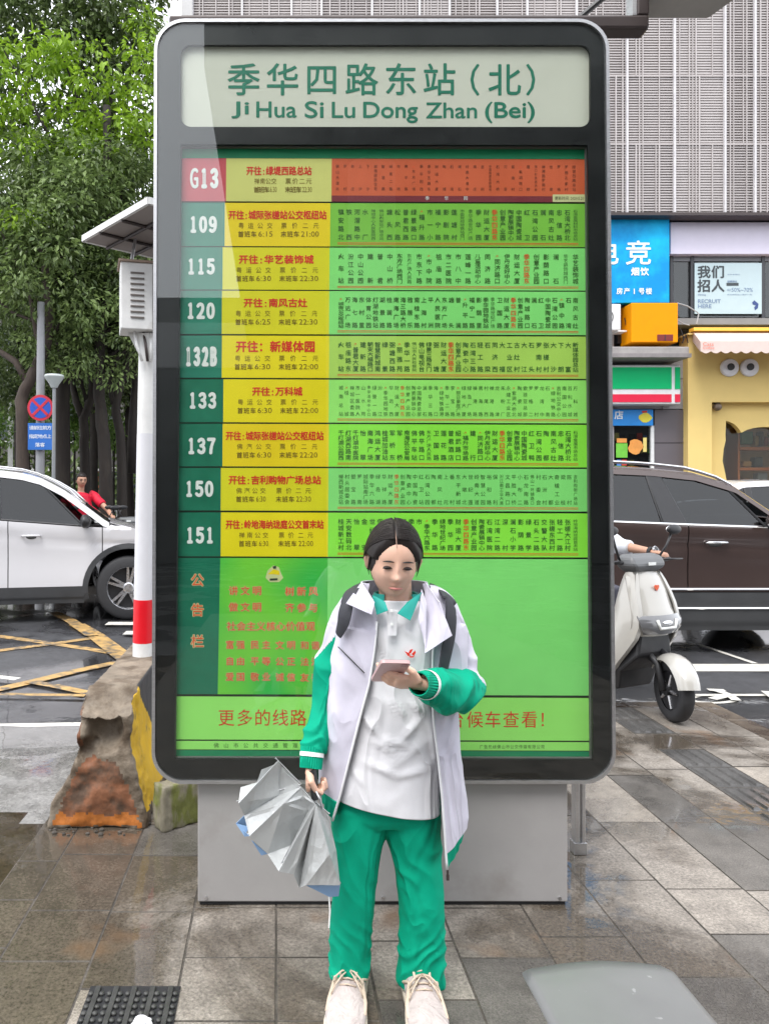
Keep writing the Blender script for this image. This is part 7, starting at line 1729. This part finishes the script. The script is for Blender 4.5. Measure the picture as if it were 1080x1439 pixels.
def tri_mesh(names, m, nm, dz=0, sub=5, wr=.0022, shrink=1.0):
    g = G(); cc = sum(ND.values(), Vector())/len(ND)
    for T_ in dict.fromkeys(names):
        P = [ND[al.get(ch, ch)] for ch in T_]; P = [cc + (p-cc)*shrink + Vector((0,dz,0)) for p in P]; idx = {}; vs = []
        for i in range(sub+1):
            for j in range(sub+1-i):
                a, b = i/sub, j/sub; p = P[0]*(1-a-b) + P[1]*a + P[2]*b; idx[(i,j)] = len(vs); ins = min(a, b, 1-a-b)*3
                vs.append(p + Vector((0,1,0))*(wr*noise.noise(p*30 + Vector((0,dz*9,0))) + .006*ins))
        fs = []
        for i in range(sub):
            for j in range(sub-i):
                fs.append((idx[(i,j)], idx[(i+1,j)], idx[(i,j+1)]))
                if i+j < sub-1: fs.append((idx[(i+1,j)], idx[(i+1,j+1)], idx[(i,j+1)]))
        g.add(vs, fs)
    return g.build(nm, m, um, smooth=True, solid=.0012, weld=True)
can = tri_mesh(TR, silv, 'canopy', 0)
can.data.set_sharp_from_angle(angle=R(14))
tri_mesh([t_ for t_ in TR if t_ not in ('cwi','ewc')], silv, 'canopy_lining', .06, shrink=.90).data.set_sharp_from_angle(angle=R(25))
g = G()
for P in ([(172,437,2.12),(188,326,2.16),(300,292,2.18),(330,205,2.17),(430,165,2.15),(437,150,2.11)],): 
    vs = [U6(*p) for p in P] + [U6(430,300,2.17)]; g.add(vs, [(i, i+1, len(vs)-1) for i in range(len(vs)-2)])
g.build('canopy_fold', silv, um, solid=.0012)
for P in ([(212,520,2.13),(155,575,2.14),(250,600,2.15)], [(155,575,2.14),(212,660,2.13),(250,600,2.12)], [(205,620,2.12),(248,662,2.11),(215,665,2.13)], [(262,690,2.12),(372,785,2.12),(330,795,2.13)], [(250,662,2.12),(385,790,2.12),(300,700,2.14)], [(640,1003,2.10),(872,1000,2.12),(800,1082,2.13)], [(872,1000,2.12),(862,1076,2.14),(800,1082,2.13)]):
    g = G(); g.add([U6(*p) for p in P], [(0,1,2)]); g.build('lining_flap', blue, um, solid=.0012)
for A2, B2 in (('c','a'), ('c','b'), ('w','e'), ('e','f'), ('i','h'), ('i','j'), ('i','k'), ('i','m'), ('i','n')):
    a, b = ND[A2] + Vector((0,.02,0)), ND[B2] + Vector((0,.02,0)); g = G(); g.tube([a, b, b + (b-a).normalized()*.006], [.0016,.0014,.0025], 6); g.build('rib', MT['alu'], um)
hd0, hd1 = Q(438.5,1082,2.172), Q(443,1124,2.150)
g = G(); g.tube([hd0, hd1], [.0125,.0115], 16); g.build('handle', MT['black'], um, smooth=True, ang=40)
g = G(); g.tube([hd1, Q(452,1180,2.15), Q(456,1236,2.15)], .004, 8); g.build('shaft', MT['alu'], um)
g = G(); g.tube([Q(462,1258,2.13), Q(463.5,1280,2.13), Q(462,1304,2.13)], .0022, 6, flat=.4); g.build('strap', MT['white_print'], um)
g = G(); g.tube([Q(444,1112,2.13), Q(449,1122,2.12), Q(453,1138,2.115), Q(447,1140,2.115)], .003, 6, flat=.5); g.build('wrist_loop', MT['alu'], um)
